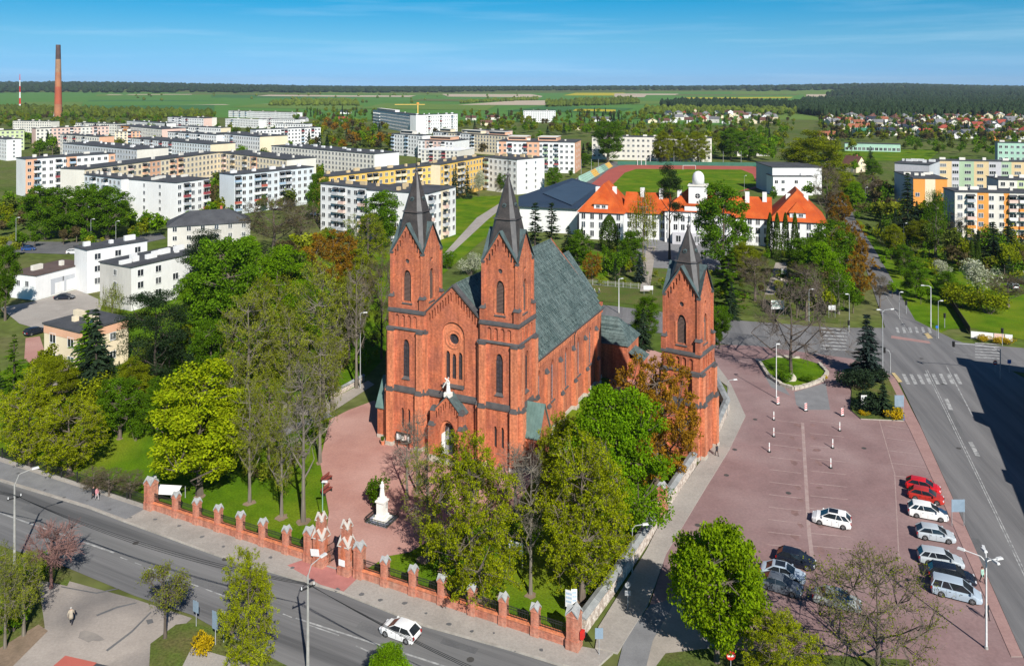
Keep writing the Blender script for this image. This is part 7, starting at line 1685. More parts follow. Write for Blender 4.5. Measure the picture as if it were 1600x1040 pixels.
brush([([(300, 600), (420, 690), (500, 700), (520, 640), (590, 560), (600, 440), (420, 400), (310, 430)], 130, ['far_olive', 'far_green', 'far_dull', 'far_brown', 'far_vivid'], (1.5, 6)), ([(0, 600), (60, 690), (150, 680), (290, 620), (300, 570), (150, 575), (60, 600)], 60, ['far_olive', 'far_green', 'far_dull', 'far_fir'], (1.5, 5)),
       ([(330, 720), (420, 780), (500, 690), (420, 690)], 26, ['far_dull', 'far_brown', 'far_olive'], (1, 4))], 'tangled undergrowth below the park trees', 200)
brush([([(870, 445), (1000, 450), (1200, 478), (1310, 495), (1320, 380), (1260, 400), (1180, 400), (1060, 420), (960, 400), (880, 375)], 170, ['far_olive', 'far_green', 'far_dull', 'far_vivid', 'far_fir'], (1, 4)), ([(1240, 500), (1335, 492), (1330, 360), (1290, 350), (1250, 400)], 60, ['far_green', 'far_vivid', 'far_olive'], (2, 6))], 'shrubs filling the gardens around the school', 220)
brush([([(1370, 385), (1450, 440), (1640, 450), (1640, 390), (1480, 365), (1380, 345)], 190, ['far_green', 'far_olive', 'far_brown', 'far_dull', 'far_fir'], (2, 8)), ([(1330, 345), (1420, 345), (1400, 290), (1330, 270), (1310, 290)], 60, ['far_green', 'far_olive', 'far_brown', 'far_vivid'], (3, 8))], 'shrubs filling the gardens before the right-hand flats', 230)
brush([([(-20, 1030), (70, 960), (50, 880), (-20, 870)], 18, ['far_olive', 'far_green', 'far_dull'], (.6, 2.2))], 'weeds and saplings at the lower left verge', 240)
scatter([(1230, 300), (1330, 300), (1345, 238), (1290, 228), (1240, 238)], 14, ['far_olive', 'far_green', 'far_vivid', 'far_brown'], (8, 14), 'tree along the far bend of the upper road', 'trees at the far road bend', 37)
scatter([(0, 420), (130, 400), (260, 372), (240, 365), (100, 374), (0, 384)], 10, ['far_green', 'far_brown', 'far_dull'], (5, 8), 'street tree along the left-hand road', 'street trees on the left-hand road', 39)
scatter([(40, 248), (90, 246), (100, 225), (60, 215), (30, 225)], 7, ['far_green', 'far_fir', 'far_vivid'], (12, 17), 'tree between the pale flats on the left', 'trees between left flats', 40)
scatter([(340, 250), (420, 262), (420, 245), (340, 235)], 7, ['far_vivid', 'far_green'], (11, 15), 'tree behind the bluish white flats', 'trees behind bluish flats', 41)
scatter([(1390, 470), (1460, 480), (1420, 400), (1370, 370), (1350, 360)], 8, ['far_vivid', 'far_green'], (3, 5), 'roadside tree right of the upper road', 'roadside trees right of upper road', 45)
scatter([(1240, 500), (1335, 490), (1320, 370), (1280, 360), (1250, 400)], 22, ['far_green', 'far_vivid', 'far_olive', 'far_green', 'far_brown'], (6, 11), 'tree in the thick garden left of upper road', 'garden trees left of the upper road', 46)
scatter([(1370, 380), (1600, 440), (1600, 400), (1480, 370), (1380, 350)], 20, ['far_green', 'far_olive', 'far_brown', 'far_wood', 'far_fir'], (6, 11), 'garden tree before the right-hand flats', 'garden trees before right-hand flats', 47)
scatter([(300, 560), (560, 600), (570, 430), (420, 400), (320, 430)], 26, ['far_olive', 'far_dull', 'far_brown', 'far_green'], (7, 12), 'undergrown tree in the shade of the park', 'undergrown park trees', 48)
scatter([(870, 440), (960, 460), (1000, 440), (990, 380), (880, 370)], 14, ['far_olive', 'far_green', 'far_fir', 'far_dull'], (3, 6), 'low garden shrub tree behind the church', 'garden shrubs behind the church', 49)
scatter([(1060, 460), (1200, 480), (1300, 490), (1290, 420), (1100, 400)], 16, ['far_olive', 'far_green', 'far_dull', 'far_brown'], (3, 6), 'low tree between school and cross street', 'low school garden trees', 50)
scatter([(-10, 640), (130, 600), (300, 600), (300, 570), (60, 560), (-10, 560)], 12, ['far_olive', 'far_green', 'far_fir'], (5, 9), 'undergrown tree before the peach house', 'trees before the peach house', 51)
scatter([(480, 420), (640, 400), (640, 375), (500, 372)], 12, ['far_olive', 'far_green', 'far_dull'], (5, 9), 'tree at the foot of the awninged flats', 'trees below the awninged flats', 52)
# ================================================================== VEHICLES
def carpaint(n, c): return pmat('car_paint_'+n, c, tuple(v*.94 for v in c), 1, .22, spec=.6, coord='obj')
CP = {'white': carpaint('white', (.78, .78, .77)), 'red': carpaint('red', (.55, .012, .015)), 'dark_red': carpaint('dark_red', (.42, .03, .02)), 'silver': carpaint('silver', (.42, .46, .49)), 'black': carpaint('black', (.012, .015, .025)), 'grey': carpaint('grey', (.10, .115, .135)), 'blue_silver': carpaint('blue_silver', (.36, .43, .50)), 'olive_silver': carpaint('olive_silver', (.30, .32, .30)), 'blue': carpaint('blue', (.02, .06, .2))}
TYRE = pmat('tyre', (.015, .015, .015), (.025, .025, .025), 5, .9); RIM = pmat('alloy_rim', (.45, .46, .47), (.35, .36, .37), 3, .35, metallic=.6)
LAMPW = pmat('headlamp', (.7, .72, .75), (.6, .62, .65), 3, .15, spec=.7); LAMPR = pmat('tail_lamp', (.35, .01, .01), (.3, .01, .01), 3, .25, spec=.6)
CARGLASS = pmat('car_glass', (.012, .015, .02), (.02, .025, .03), 1, .06, spec=.6, coord='obj')
KIND = {  # length, width, height, belt, hood z, (rear base, rear top, front top, front base) of the cabin along x
 'hatch': (4.15, 1.78, 1.47, .90, .90, (-1.99, -1.30, .22, 1.16)), 'suv': (4.45, 1.86, 1.64, 1.00, 1.00, (-2.14, -1.50, .28, 1.22)), 'sedan': (4.65, 1.80, 1.45, .89, .89, (-1.75, -.95, .32, 1.20)),
 'estate': (4.60, 1.80, 1.50, .90, .90, (-2.22, -1.70, .32, 1.24)), 'mpv': (4.70, 1.86, 1.72, .97, .92, (-2.28, -1.98, .52, 1.62))}
CMESH = {}
def wheel_meshes():
    t = MB(); n = 18
    prof = [(.20, -.10), (.31, -.11), (.335, -.07), (.335, .07), (.31, .11), (.20, .10)]
    vs = [(r*math.cos(2*math.pi*i/n), y, r*math.sin(2*math.pi*i/n)) for r, y in prof for i in range(n)]
    t.add(vs, [(k*n+i, k*n+(i+1) % n, (k+1)*n+(i+1) % n, (k+1)*n+i) for k in range(5) for i in range(n)])
    r = MB(); 
    for s in (-1, 1):
        r.add([(.215*math.cos(2*math.pi*i/n), s*.085, .215*math.sin(2*math.pi*i/n)) for i in range(n)], [tuple(range(n)) if s < 0 else tuple(range(n-1, -1, -1))], 1)
        for k in range(5):
            a = 2*math.pi*k/5; r.tube((.04*math.cos(a), s*.095, .04*math.sin(a)), (.205*math.cos(a), s*.095, .205*math.sin(a)), .035, .028, 4, 0)
        r.tube((0, s*.08, 0), (0, s*.105, 0), .06, .05, 8, 0)
        r.add([(.215*math.cos(2*math.pi*i/n), s*.10, .215*math.sin(2*math.pi*i/n)) for i in range(n)]+[(.185*math.cos(2*math.pi*i/n), s*.10, .185*math.sin(2*math.pi*i/n)) for i in range(n)], [(i, (i+1) % n, n+(i+1) % n, n+i) if s < 0 else (n+i, n+(i+1) % n, (i+1) % n, i) for i in range(n)], 0)
    return t.mesh('tyre', [TYRE], True), r.mesh('rim', [RIM, M['black_metal']])
W_T, W_R = wheel_meshes()
def car_meshes(kind, paint):
    if (kind, paint) in CMESH: return CMESH[(kind, paint)]
    L, W, H, zb, zh, (rb, rt, ft, fb) = KIND[kind]; w = W/2; h2 = L/2
    wb = L*.295; rw = .37
    # side outline of the body shell: (x, belt z, half width, lower z)
    st = [(-h2, .62, w*.80, .42), (-h2+.05, zb-.14, w*.88, .34), (-h2+.22, zb-.02 if kind != 'sedan' else zb-.03, w*.96, .28), (rb+.1, zb, w, .22), (-wb-rw-.02, zb, w, .20)]
    for i in range(7):
        a = math.pi*i/6; st.append((-wb-rw*math.cos(a), zb, w, .2+.47*math.sin(a)))
    st += [(-wb+rw+.02, zb, w, .2), (0, zb, w, .19), (wb-rw-.02, zb-.01, w, .2)]
    for i in range(7):
        a = math.pi*i/6; x = wb-rw*math.cos(a); st.append((x, zb-.01 if x < fb else zh-.02-(x-fb)*.10, w*(1 if x < fb else .985), .2+.47*math.sin(a)))
    st += [(wb+rw+.02, zh-.06-(wb+rw-fb)*.12, w*.96, .2), (h2-.16, zh-.24, w*.88, .24), (h2-.03, zh-.34, w*.74, .32), (h2, .52, w*.66, .40)]
    st.sort(key=lambda q: q[0]); b = MB(); ring = []
    for x, z1, hw, z0 in st:
        zm = z0+(z1-z0)*.55
        ring.append([(x, -hw*.97, z0), (x, -hw, zm), (x, -hw*.985, z1-.08), (x, -hw*.93, z1), (x, -hw*.45, z1+.035), (x, 0, z1+.045), (x, hw*.45, z1+.035), (x, hw*.93, z1), (x, hw*.985, z1-.08), (x, hw, zm), (x, hw*.97, z0)])
    k = 11
    for r in ring: b.add(r, [])
    for i in range(len(ring)-1):
        for j in range(k-1): b.f.append((i*k+j, (i+1)*k+j, (i+1)*k+j+1, i*k+j+1)); b.m.append(0)
        b.f.append((i*k+k-1, (i+1)*k+k-1, (i+1)*k, i*k)); b.m.append(1)
    b.f.append(tuple(range(k))); b.m.append(0); b.f.append(tuple((len(ring)-1)*k+j for j in range(k-1, -1, -1))); b.m.append(0)
    b.box(h2-.06, h2+.012, -w*.52, w*.52, .36, .50, 1); b.box(h2-.14, h2-.005, -w*.36, w*.36, .54, .64, 1); b.box(-h2-.01, -h2+.06, -w*.7, w*.7, .32, .46, 1)
    b.box(h2-.02, h2+.018, -.26, .26, .42, .52, 2); b.box(-h2-.015, -h2+.04, -.26, .26, .58, .69, 2)
    body = b.mesh('body', [CP[paint], M['black_metal'], M['white_metal']], True); body.set_sharp_from_angle(angle=R(38))
    # cabin glass
    wb_, wt = w*.92, w*.76; zt = H-.05; g = MB()
    lo = [(rb, -wb_*.93, zb+.02), (fb, -wb_*.90, zh+.03), (fb, wb_*.90, zh+.03), (rb, wb_*.93, zb+.02)]; hi = [(rt, -wt*.95, zt), (ft, -wt*.96, zt), (ft, wt*.96, zt), (rt, wt*.95, zt)]
    ml, mh = ((rb+fb)/2, -wb_, zb+.02), ((rt+ft)/2, -wt, zt+.01)
    g.add([lo[0], ml, lo[1], hi[1], mh, hi[0]], [(0, 1, 4, 5), (1, 2, 3, 4)]); g.add([(x, -y, z) for x, y, z in (lo[0], ml, lo[1], hi[1], mh, hi[0])], [(5, 4, 1, 0), (4, 3, 2, 1)])
    g.add([lo[1], lo[2], hi[2], hi[1]], [(0, 1, 2, 3)]); g.add([lo[3], lo[0], hi[0], hi[3]], [(0, 1, 2, 3)])
    glass = g.mesh('glass', [CARGLASS])
    # roof skin and pillars
    r = MB(); e = .02; xs = [rt-.14, rt+.02, (rt+ft)/2, ft-.05, ft+.08]; zz = [zt-.04, zt+.02, H, zt+.03, zt-.01]; ww = [wt*.90, wt*1.0, wt*1.03, wt*1.0, wt*.95]
    for x, z, hw in zip(xs, zz, ww): r.add([(x, -hw, z-.05), (x, -hw*.93, z), (x, -hw*.4, z+.025), (x, hw*.4, z+.025), (x, hw*.93, z), (x, hw, z-.05)], [])
    for i in range(4):
        for j in range(5): r.f.append((i*6+j, (i+1)*6+j, (i+1)*6+j+1, i*6+j+1)); r.m.append(0)
    for s in (-1, 1):
        def P(p): return (p[0], s*abs(p[1])*1.012, p[2])
        r.tube(P(lo[1]), P(hi[1]), .032, .03, 4); r.tube(P(lo[0]), P(hi[0]), .075 if kind != 'sedan' else .06, .06, 4); r.tube(P(ml), P(mh), .03, .03, 4)
        if kind in ('estate', 'mpv', 'suv'): q = (rb*.62+fb*.0, wb_*.97, zb+.02); r.tube(P(q), P((rt*.62+.0, wt*.99, zt)), .05, .05, 4)
        r.tube((rb, s*wb_*.95, zb+.03), ((rb+fb)/2, s*wb_*1.01, zb+.03), .03, .03, 4); r.tube(((rb+fb)/2, s*wb_*1.01, zb+.03), (fb, s*wb_*.92, zh+.04), .03, .03, 4)
    roofm = r.mesh('roof', [CP[paint]], True); roofm.set_sharp_from_angle(angle=R(38))
    mir = MB()
    for s in (-1, 1): mir.box(fb-.36, fb-.20, *sorted((s*w*.97, s*(w*.97+.2))), zb+.06, zb+.22)
    mirror = mir.mesh('mirror', [CP[paint]])
    hl = MB().box(h2-.30, h2-.06, w*.50, w*.86, zh-.36, zh-.22, taper=.85).mesh('headlight', [LAMPW]); tl = MB().box(-h2-.015, -h2+.16, w*.62, w*.90, zb-.30, zb-.06, taper=.9).mesh('tail_light', [LAMPR])
    hd = MB()
    for s in (-1, 1):
        for x in (.42, -.62): hd.box(x-.1, x+.1, *sorted((s*w*.99, s*(w+.018))), zb-.18, zb-.14)
        hd.box(-.075, -.06, *sorted((s*w*.99, s*(w+.004))), .3, zb-.02); hd.box(-wb+rw+.1, -wb+rw+.115, *sorted((s*w*.99, s*(w+.004))), .35, zb-.02)
    handle = hd.mesh('door_trim', [M['black_metal']])
    CMESH[(kind, paint)] = (body, glass, roofm, mirror, hl, tl, handle, wb, w); return CMESH[(kind, paint)]
def car(kind, paint, loc, rz, label, sc=1.0, group=None, sunroof=False):
    body, glass, roofm, mirror, hl, tl, handle, wb, w = car_meshes(kind, paint)
    th = thing('car', label, 'car', loc, rz, group); th.scale = (sc, sc, sc)
    ob('body', body, th); ob('glass', glass, th); rf2 = ob('roof', roofm, th); ob('mirror', mirror, th); ob('door_trim', handle, th)
    for s in (1, -1):
        o = ob('headlight', hl, th); o.scale.y = s; o = ob('tail_light', tl, th); o.scale.y = s
        for x in (-wb, wb): wv = ob('wheel', W_T, th, (x, s*(w-.13), .335)); ob('rim', W_R, wv, (0, 0, 0))
    L, W, H = KIND[kind][:3]
    if sunroof: MB().box(-.75, .25, -w*.55, w*.55, H+.018, H+.034).build('sunroof', CARGLASS, th)
    return th
def park_car(kind, paint, w1, w2, label, front='right', z=.012, sc=1.0, **kw):
    """w1, w2: photo pixels where the near-side wheels touch the ground, left then right"""
    a, b = G(*w1), G(*w2); d = (b-a).normalized(); n = Vector((-d.y, d.x, 0)); W = KIND[kind][1]; c = (a+b)/2+n*(W/2-.12)*sc; c.z = z
    return car(kind, paint, c, math.atan2(d.y, d.x)+(0 if front == 'right' else math.pi), label, sc, **kw)
gr = 'cars parked along the right edge of the car park'
park_car('hatch', 'red', (1424, 766), (1461, 774), 'bright red hatchback at the far end of the parked row', group=gr)
park_car('hatch', 'dark_red', (1427, 781), (1467, 790), 'dark red hatchback between the bright red car and white off-roader', group=gr)
park_car('suv', 'white', (1430.6, 808.7), (1471, 816), 'white off-roader in the parked row beside the dark red car', group=gr)
park_car('hatch', 'silver', (1444, 843.7), (1483.4, 850), 'silver hatchback below the white off-roader', group=gr)
park_car('estate', 'silver', (1451, 883), (1493, 890), 'silver estate above the black car in the row', group=gr)
park_car('estate', 'black', (1466, 908), (1512, 917), 'black estate squeezed beside the silver minivan', group=gr)
park_car('mpv', 'blue_silver', (1470.3, 932.2), (1519.7, 944.7), 'long silver minivan at the near end of the parked row', group=gr)
g2 = 'cars beside the maple'
park_car('hatch', 'black', (1224, 882), (1261, 892), 'black hatchback parked right of the maple', group=g2)
park_car('sedan', 'blue_silver', (1199, 903), (1246, 914), 'pale blue-silver saloon with dark sunroof by the maple', group=g2, sunroof=True)
park_car('sedan', 'grey', (1195, 921), (1237.5, 933.7), 'dark grey saloon half hidden by the maple', group=g2)
park_car('sedan', 'olive_silver', (1281, 945), (1334, 958), 'grey-silver saloon under the wide thin tree', group=g2)
park_car('suv', 'white', (1280.3, 819.7), (1317.2, 827.5), 'white off-roader with black roof glass driving across the car park', front='left', sunroof=True)
park_car('hatch', 'white', (603, 995), (634, 1006), 'white hatchback driving on the lower street', front='left', sc=.96).rotation_euler.z = F_RZ+math.pi
for k, p, x, y, rz, lb in [('hatch', 'black', 24, 389, 10, 'black car on the left-hand road'), ('hatch', 'blue', 45, 391, 15, 'dark blue car on the left-hand road'), ('hatch', 'white', 115, 396, 12, 'white car parked by the clinic'), ('sedan', 'black', 101, 467, 8, 'black saloon in the garage yard'), ('estate', 'black', 56, 521, 60, 'black estate beside the peach house'), ('hatch', 'silver', 1583, 450, 80, 'silver car in the right-hand yard'), ('hatch', 'white', 493, 336, 0, 'white car between two white blocks of flats')]:
    car(k, p, G(x, y), R(rz), lb)
bv = thing('box_van', 'white box van in the right-hand yard', 'van', G(1600, 442), R(80))
MB().box(-3, 1.4, -1.1, 1.1, .7, 3.0).build('cargo_box', PL['white'], bv); MB().box(1.45, 3.0, -1.0, 1.0, .5, 2.2, taper=.85).build('cab', CP['white'], bv)
MB().box(2.2, 2.9, -.9, .9, 1.5, 2.05).build('windscreen', CARGLASS, bv)
for x in (-1.8, 2.0):
    for s in (-1, 1): wv = ob('wheel', W_T, bv, (x, s*.9, .4)); ob('rim', W_R, wv)

# ================================================================== STREET FURNITURE
LAMPH = pmat('lamp_head', (.62, .63, .62), (.5, .5, .5), 3, .4)
def lamp(label, px, h, arms, r=.10, mat='metal_grey', group=None, z=0.0, name='street_lamp'):
    g = G(*px); th = thing(name, label, 'lamp', (g.x, g.y, z), 0, group)
    MB().frus(0, 0, -.2, h, r, r*.55, 8).build('post', M[mat], th); MB().frus(0, 0, -.15, .25, r*1.7, r*1.5, 8).build('foot', M['concrete_pole'], th)
    for (dx, dy, dz) in arms:
        e = Vector((dx, dy, h+dz)); L = math.hypot(dx, dy)
        if L > .05:
            MB().path([(0, 0, h-.15), (dx*.25, dy*.25, h+dz*.8), e], .045, 6).build('arm', M[mat], th)
        u = Vector((dx, dy, 0)).normalized() if L > .05 else Vector((1, 0, 0)); m = MB(); m.box(-.1, .62, -.15, .15, -.06, .10, 0, Matrix.Translation(e) @ Matrix.Rotation(math.atan2(u.y, u.x), 4, 'Z'), .8); m.build('lamp_head', LAMPH, th)
    return th
lamp('concrete street lamp with curved arm at the lower left roadside', (22.8, 888), 9.3, [(1.4, 1.0, 1.2)], .16, 'concrete_pole')
lamp('concrete power pole with lamp at the bottom street edge', (481, 1052), 8.9, [(.9, 1.3, .9)], .16, 'concrete_pole')
lamp('pale green park lamp beside the forecourt path', (504, 822), 5.4, [(0, 0, 0)], .07, 'green_paint')
lamp('grey lamp with side arm leaning over the stone wall', (988, 895), 4.9, [(1.2, .2, .3)], .07)
lamp('slim pavement lamp right of the bell tower', (1137, 650), 5.6, [(1.0, .2, .2)], .06)
lamp('tall white lamp post at the oval island', (1213, 622), 9.2, [(0, 0, 0)], .10, 'white_metal')
lamp('tall white lamp post on the cross street behind the church', (967, 489), 7.9, [(.5, .2, .1)], .12, 'white_metal')
lamp('tall grey lamp with bent arm beside the upper road', (1454.5, 512), 9.0, [(-1.4, .3, .2)], .11, 'white_metal')
lamp('lower grey lamp with blue sign beside the upper road', (1466, 528), 7.7, [(.5, .1, .1)], .09)
lamp('slim grey lamp by the garden pavement', (1327, 518), 8.0, [(-.3, 0, .1)], .08)
lamp('thin lamp along the upper road', (1405, 498), 6, [(.3, 0, .1)], .07)
lamp('tall lamp post with two arms at the junction corner', (1379, 595), 12.5, [(1.6, .3, .3), (-.5, 0, .3)], .13)
lamp('five-headed white lamp post at the car park edge', (1541, 1013), 8.3, [(1.2, .3, 0), (-1.4, 1.2, .3), (.5, 1.2, .4), (.2, -.8, .5), (0, .1, .8)], .11, 'white_metal')
for x, y, h, l in ((25, 392, 10.5, 'tall lamp post at the left-hand road'), (142, 386, 9, 'lamp post before the clipped limes'), (181, 384, 8, 'lamp post right of the clipped limes'), (563, 606, 13, 'pale tall pole beside the church shadow'), (1264, 510, 8, 'lamp post in front of the garden board'), (1352, 326, 9, 'lamp post by the upper road bend'), (1412, 388, 8, 'lamp post under the tall spruce'), (1163, 300, 8, 'flood lamp on the school roofline'), (633, 430, 8, 'lamp post between the church towers behind')): lamp(l, (x, y), h, [(.6, .1, .2)], .09)
# wires between the poles
p1, p2, p3, p0 = G(22.8, 888), G(481, 1052), Vector((15, 52, 0)), Vector((-95, 104, 0))
for a, b, l in ((p0, p1, 'left'), (p1, p2, 'middle'), (p2, p3, 'right')):
    for k in range(3):
        off = Vector((.25*(k-1), .25*(k-1), 0)); A = a+off+Vector((0, 0, 8.4-.3*k)); B = b+off+Vector((0, 0, 8.4-.3*k)); pts = []
        for i in range(15):
            t = i/14; q = A.lerp(B, t); q.z -= 4*(.9+.15*k)*t*(1-t); pts.append(q)
        o = MB().path([p-A for p in pts], .022, 4).build('overhead_wire', M['wire'], None, A); tag(o, 'black overhead wire strung along the lower street, %s span' % l, 'wire', 'overhead wires, %s span' % l)
for p, l in ((p1, 'left concrete pole'), (p2, 'bottom concrete pole')):
    o = thing('cross_arm', 'insulator cross arm on the %s' % l, 'cross arm', p+Vector((0, 0, 7.7)), R(40)); MB().box(-.7, .7, -.06, .06, 0, .12).build('bar', M['black_metal'], o)
    for i in range(3): MB().frus(-.6+.6*i, 0, .12, .35, .06, .04, 6).build('insulator', M['white_metal'], o)
# delineator posts and warning boards on the car park
dm = MB(); dm.frus(0, 0, 0, .14, .26, .22, 10, 1); dm.box(-.07, .07, -.05, .05, .14, 1.35, 0); dm.box(-.075, .075, -.055, .055, .62, .70, 2)
dmesh = dm.mesh('post', [M['white_metal'], M['black_metal'], M['red_paint']])
for (x, y), l in zip([(1209, 656), (1209, 682), (1202, 706), (1312, 673), (1301, 700), (1298, 731)], ['far post of the left three', 'middle post of the left three', 'near post of the left three', 'far post of the right three', 'middle post of the right three', 'near post of the right three']):
    th = thing('delineator_post', 'white plastic bollard on the car park, '+l, 'bollard', G(x, y)+Vector((0, 0, .012)), 0, 'white bollards on the car park'); ob('post', dmesh, th)
bm_ = MB(); bm_.box(-.3, .3, -.2, .2, 0, .12, 1); bm_.box(-.22, .22, -.03, .03, .12, 1.3, 0)
for i in range(3): bm_.add([(-.22, -.035, .3+.32*i), (.22, -.035, .5+.32*i), (.22, -.035, .66+.32*i), (-.22, -.035, .46+.32*i)], [(0, 1, 2, 3)], 2)
bme = bm_.mesh('board', [M['white_metal'], M['black_metal'], M['red_paint']])
for (x, y), l in zip([(1215.6, 632), (1259, 642), (1316, 650)], ['left', 'middle', 'right']):
    th = thing('warning_board', 'red and white striped warning board, %s one of three' % l, 'warning board', G(x, y)+Vector((0, 0, .018)), R(10), 'striped warning boards'); ob('board', bme, th)
# signs
def sign(label, px, h, w, hh, m, legs=2, rz=0.0, back=None, z=0.0, shape='rect', cat='sign', group=None, edge=None):
    g = G(*px); th = thing('sign', label, cat, (g.x, g.y, z), rz, group)
    if legs == 2:
        for s in (-1, 1): MB().tube((s*w*.45, .04, 0), (s*w*.45, .04, h), .04, .04, 6).build('post', M['metal_grey'], th)
    else: MB().tube((0, .05, 0), (0, .05, h), .04, .04, 6).build('post', M['metal_grey'], th)
    p = MB()
    if shape == 'rect': p.box(-w/2, w/2, -.03, .0, h-hh, h, 0)
    else: p.tube((0, -.03, h-hh/2), (0, .0, h-hh/2), hh/2, hh/2, 20)
    pl = p.build('plate', m, th)
    if edge: MB().box(-w*.38, w*.38, -.045, -.032, h-hh*.62, h-hh*.38).build('bar', edge, th)
    return th
def marks(th, w, h, hh, n, seed, col='grey'):
    """illegible print on a board: rows of small blocks"""
    rr = random.Random(seed)
    for i in range(n):
        z = h-hh*(.18+.7*i/n); a = -w*.4; m = MB()
        while a < w*.36:
            b = min(w*.4, a+rr.uniform(.06, .2)*w); m.box(a, b, -.036, -.0305, z-.25*hh/n, z+.12*hh/n); a = b+w*.03
        m.build('print', PL[col], th)
PRT = PL['blue']
s = sign('white information board on the lawn by the slim bare tree', (806, 884), 2.7, 1.7, 1.1, PL['white'], 2, CH_RZ); marks(s, 1.7, 2.7, 1.1, 3, 1, 'grey')
s = sign('white poster board on the corner lawn, left of two', (889, 962), 2.6, .75, 1.7, PL['white'], 1, CH_RZ); marks(s, .75, 2.6, 1.7, 3, 2, 'blue')
s = sign('white poster board on the corner lawn, right of two', (897, 960), 2.6, .6, 1.7, PL['white'], 1, CH_RZ+.5); marks(s, .6, 2.6, 1.7, 3, 3, 'blue')
sign('blue-grey road sign back on the near verge, left of two', (306, 978), 2.5, .8, 1.1, M['sign_blue'], 1, R(-30)); sign('taller blue-grey road sign back on the near verge, right of two', (336, 1007), 3.2, .75, 1.7, M['sign_blue'], 1, R(-30))
sign('thin post sign beside the two blue-grey sign backs', (349, 1003), 3.0, .3, .5, M['metal_grey'], 1)
sign('blue-grey road sign on the pavement at the wall corner', (936, 1024), 2.5, .75, 1.0, M['sign_blue'], 1, 0, z=.1)
s = sign('pair of small grey sign backs on the pavement in the tree shade', (981, 952), 2.7, .6, .6, M['metal_grey'], 1, 0, z=.1, shape='round'); MB().box(-.3, .3, -.03, 0, 1.35, 1.85).build('plate', M['metal_grey'], s)
sign('red and white no-entry sign at the bottom edge', (1142, 1062), 2.6, .8, .8, M['red_paint'], 1, shape='round', edge=PL['white'])
sign('large blue-grey board on two posts by the main road', (1497, 822), 3.2, 1.6, 1.5, M['sign_blue'], 2, 0, z=.06); sign('blue-grey information board at the flower island', (1405, 645), 2.9, 1.5, 1.9, M['sign_blue'], 2, 0)
s = sign('white notice board on the flower island', (1350, 642), 2.6, .95, 1.5, PL['white'], 2, 0); marks(s, .95, 2.6, 1.5, 3, 4)
s = sign('large white map board at the garden edge', (1215, 492), 3.4, 3.0, 2.0, PL['white'], 2, 0); marks(s, 3.0, 3.4, 2.0, 3, 5, 'mint')
s = sign('white notice board farther right in the garden edge', (1300, 496), 2.8, 1.6, 1.1, PL['white'], 2, 0); marks(s, 1.6, 2.8, 1.1, 2, 6)
s = sign('white hoarding on the garden fence left of the bell tower', (1013, 460), 2.2, 2.4, 1.0, PL['white'], 2, 0); marks(s, 2.4, 2.2, 1.0, 2, 7)
sign('blue cycle sign below the lower grey lamp', (1464, 530), 2.9, .6, .6, M['blue_paint'], 1, shape='round'); sign('red-rimmed round sign in the house shadow', (1555, 583), 2.4, .8, .8, M['red_paint'], 1, shape='round', edge=PL['white']); sign('blue sign in the house shadow', (1577, 582), 2.4, .7, .7, M['blue_paint'], 1)
# red letter box by the corner pillar
lb = thing('letter_box', 'small red letter box on the corner pillar', 'letter box', FA+FD*(on_fence(897)+.75)+Vector((0, 0, 1.2)), F_RZ); MB().box(-.05, .25, -.3, .25, 0, .6).build('box', M['red_paint'], lb); MB().box(-.06, .26, -.32, .27, .6, .68).build('lid', M['red_paint'], lb)
# banner panels on the corner fence
a, b = G(1517, 529), G(1582, 535); d = b-a; bf = thing('banner_fence', 'wire fence hung with three pale banners at the junction garden', 'fence', a, math.atan2(d.y, d.x))
rail_panel(d.length, .0, 1.7, .5).build('wire_panel', M['metal_grey'], bf)
for f0, f1, c in ((0, .54, 'white'), (.56, .80, 'pink'), (.82, 1.0, 'white')):
    MB().box(d.length*f0, d.length*f1, -.07, -.04, .3, 1.6).build('banner', PL[c], bf)
a, b = G(1462, 440), G(1516, 522); d = b-a; wf = thing('board_fence', 'dark wooden board fence along the right-hand garden', 'fence', a, math.atan2(d.y, d.x)); n = 18
for i in range(n): MB().box(d.length*i/n+.03, d.length*(i+1)/n-.03, -.05, .05, 0, 1.6).build('fence_board', pmat('dark_wood', (.045, .035, .028), (.03, .024, .02), 2, .9), wf)
a, b = G(880, 441), G(1010, 452); d = b-a; wf = thing('garden_fence', 'low grey fence along the garden behind the church', 'fence', a, math.atan2(d.y, d.x)); rail_panel(d.length, 0, 1.3, .4).build('wire_panel', M['metal_grey'], wf)
for i in range(12): MB().box(d.length*i/11-.07, d.length*i/11+.07, -.07, .07, 0, 1.45).build('post', M['concrete_pole'], wf)
# traffic signals
def signal(label, px, h, arm=None, z=0.0, rz=0.0):
    g = G(*px); th = thing('traffic_light', label, 'traffic light', (g.x, g.y, z), 0); MB().tube((0, 0, 0), (0, 0, h), .10 if arm else .07, .08 if arm else .06, 8).build('post', M['metal_grey'], th); e = Vector((0, 0, h))
    if arm:
        pts = [Vector((0, 0, h-.6)), Vector((arm[0]*.15, arm[1]*.15, h+.3)), Vector((arm[0]*.5, arm[1]*.5, h+.55)), Vector((arm[0], arm[1], h+.6))]; MB().path(pts, .07, 6).build('arm', M['metal_grey'], th); e = pts[-1]+Vector((0, 0, .35))
    hd = MB().box(-.2, .2, -.14, .14, -1.0, 0, 0, Matrix.Translation(e) @ Matrix.Rotation(rz, 4, 'Z')).build('signal_head', M['black_metal'], th)
    for i in range(3):
        m = MB(); m.tube((e.x, e.y-.14, e.z-.18-.31*i), (e.x, e.y-.3, e.z-.16-.31*i), .13, .12, 10); m.build('visor', M['black_metal'], hd)
    return th
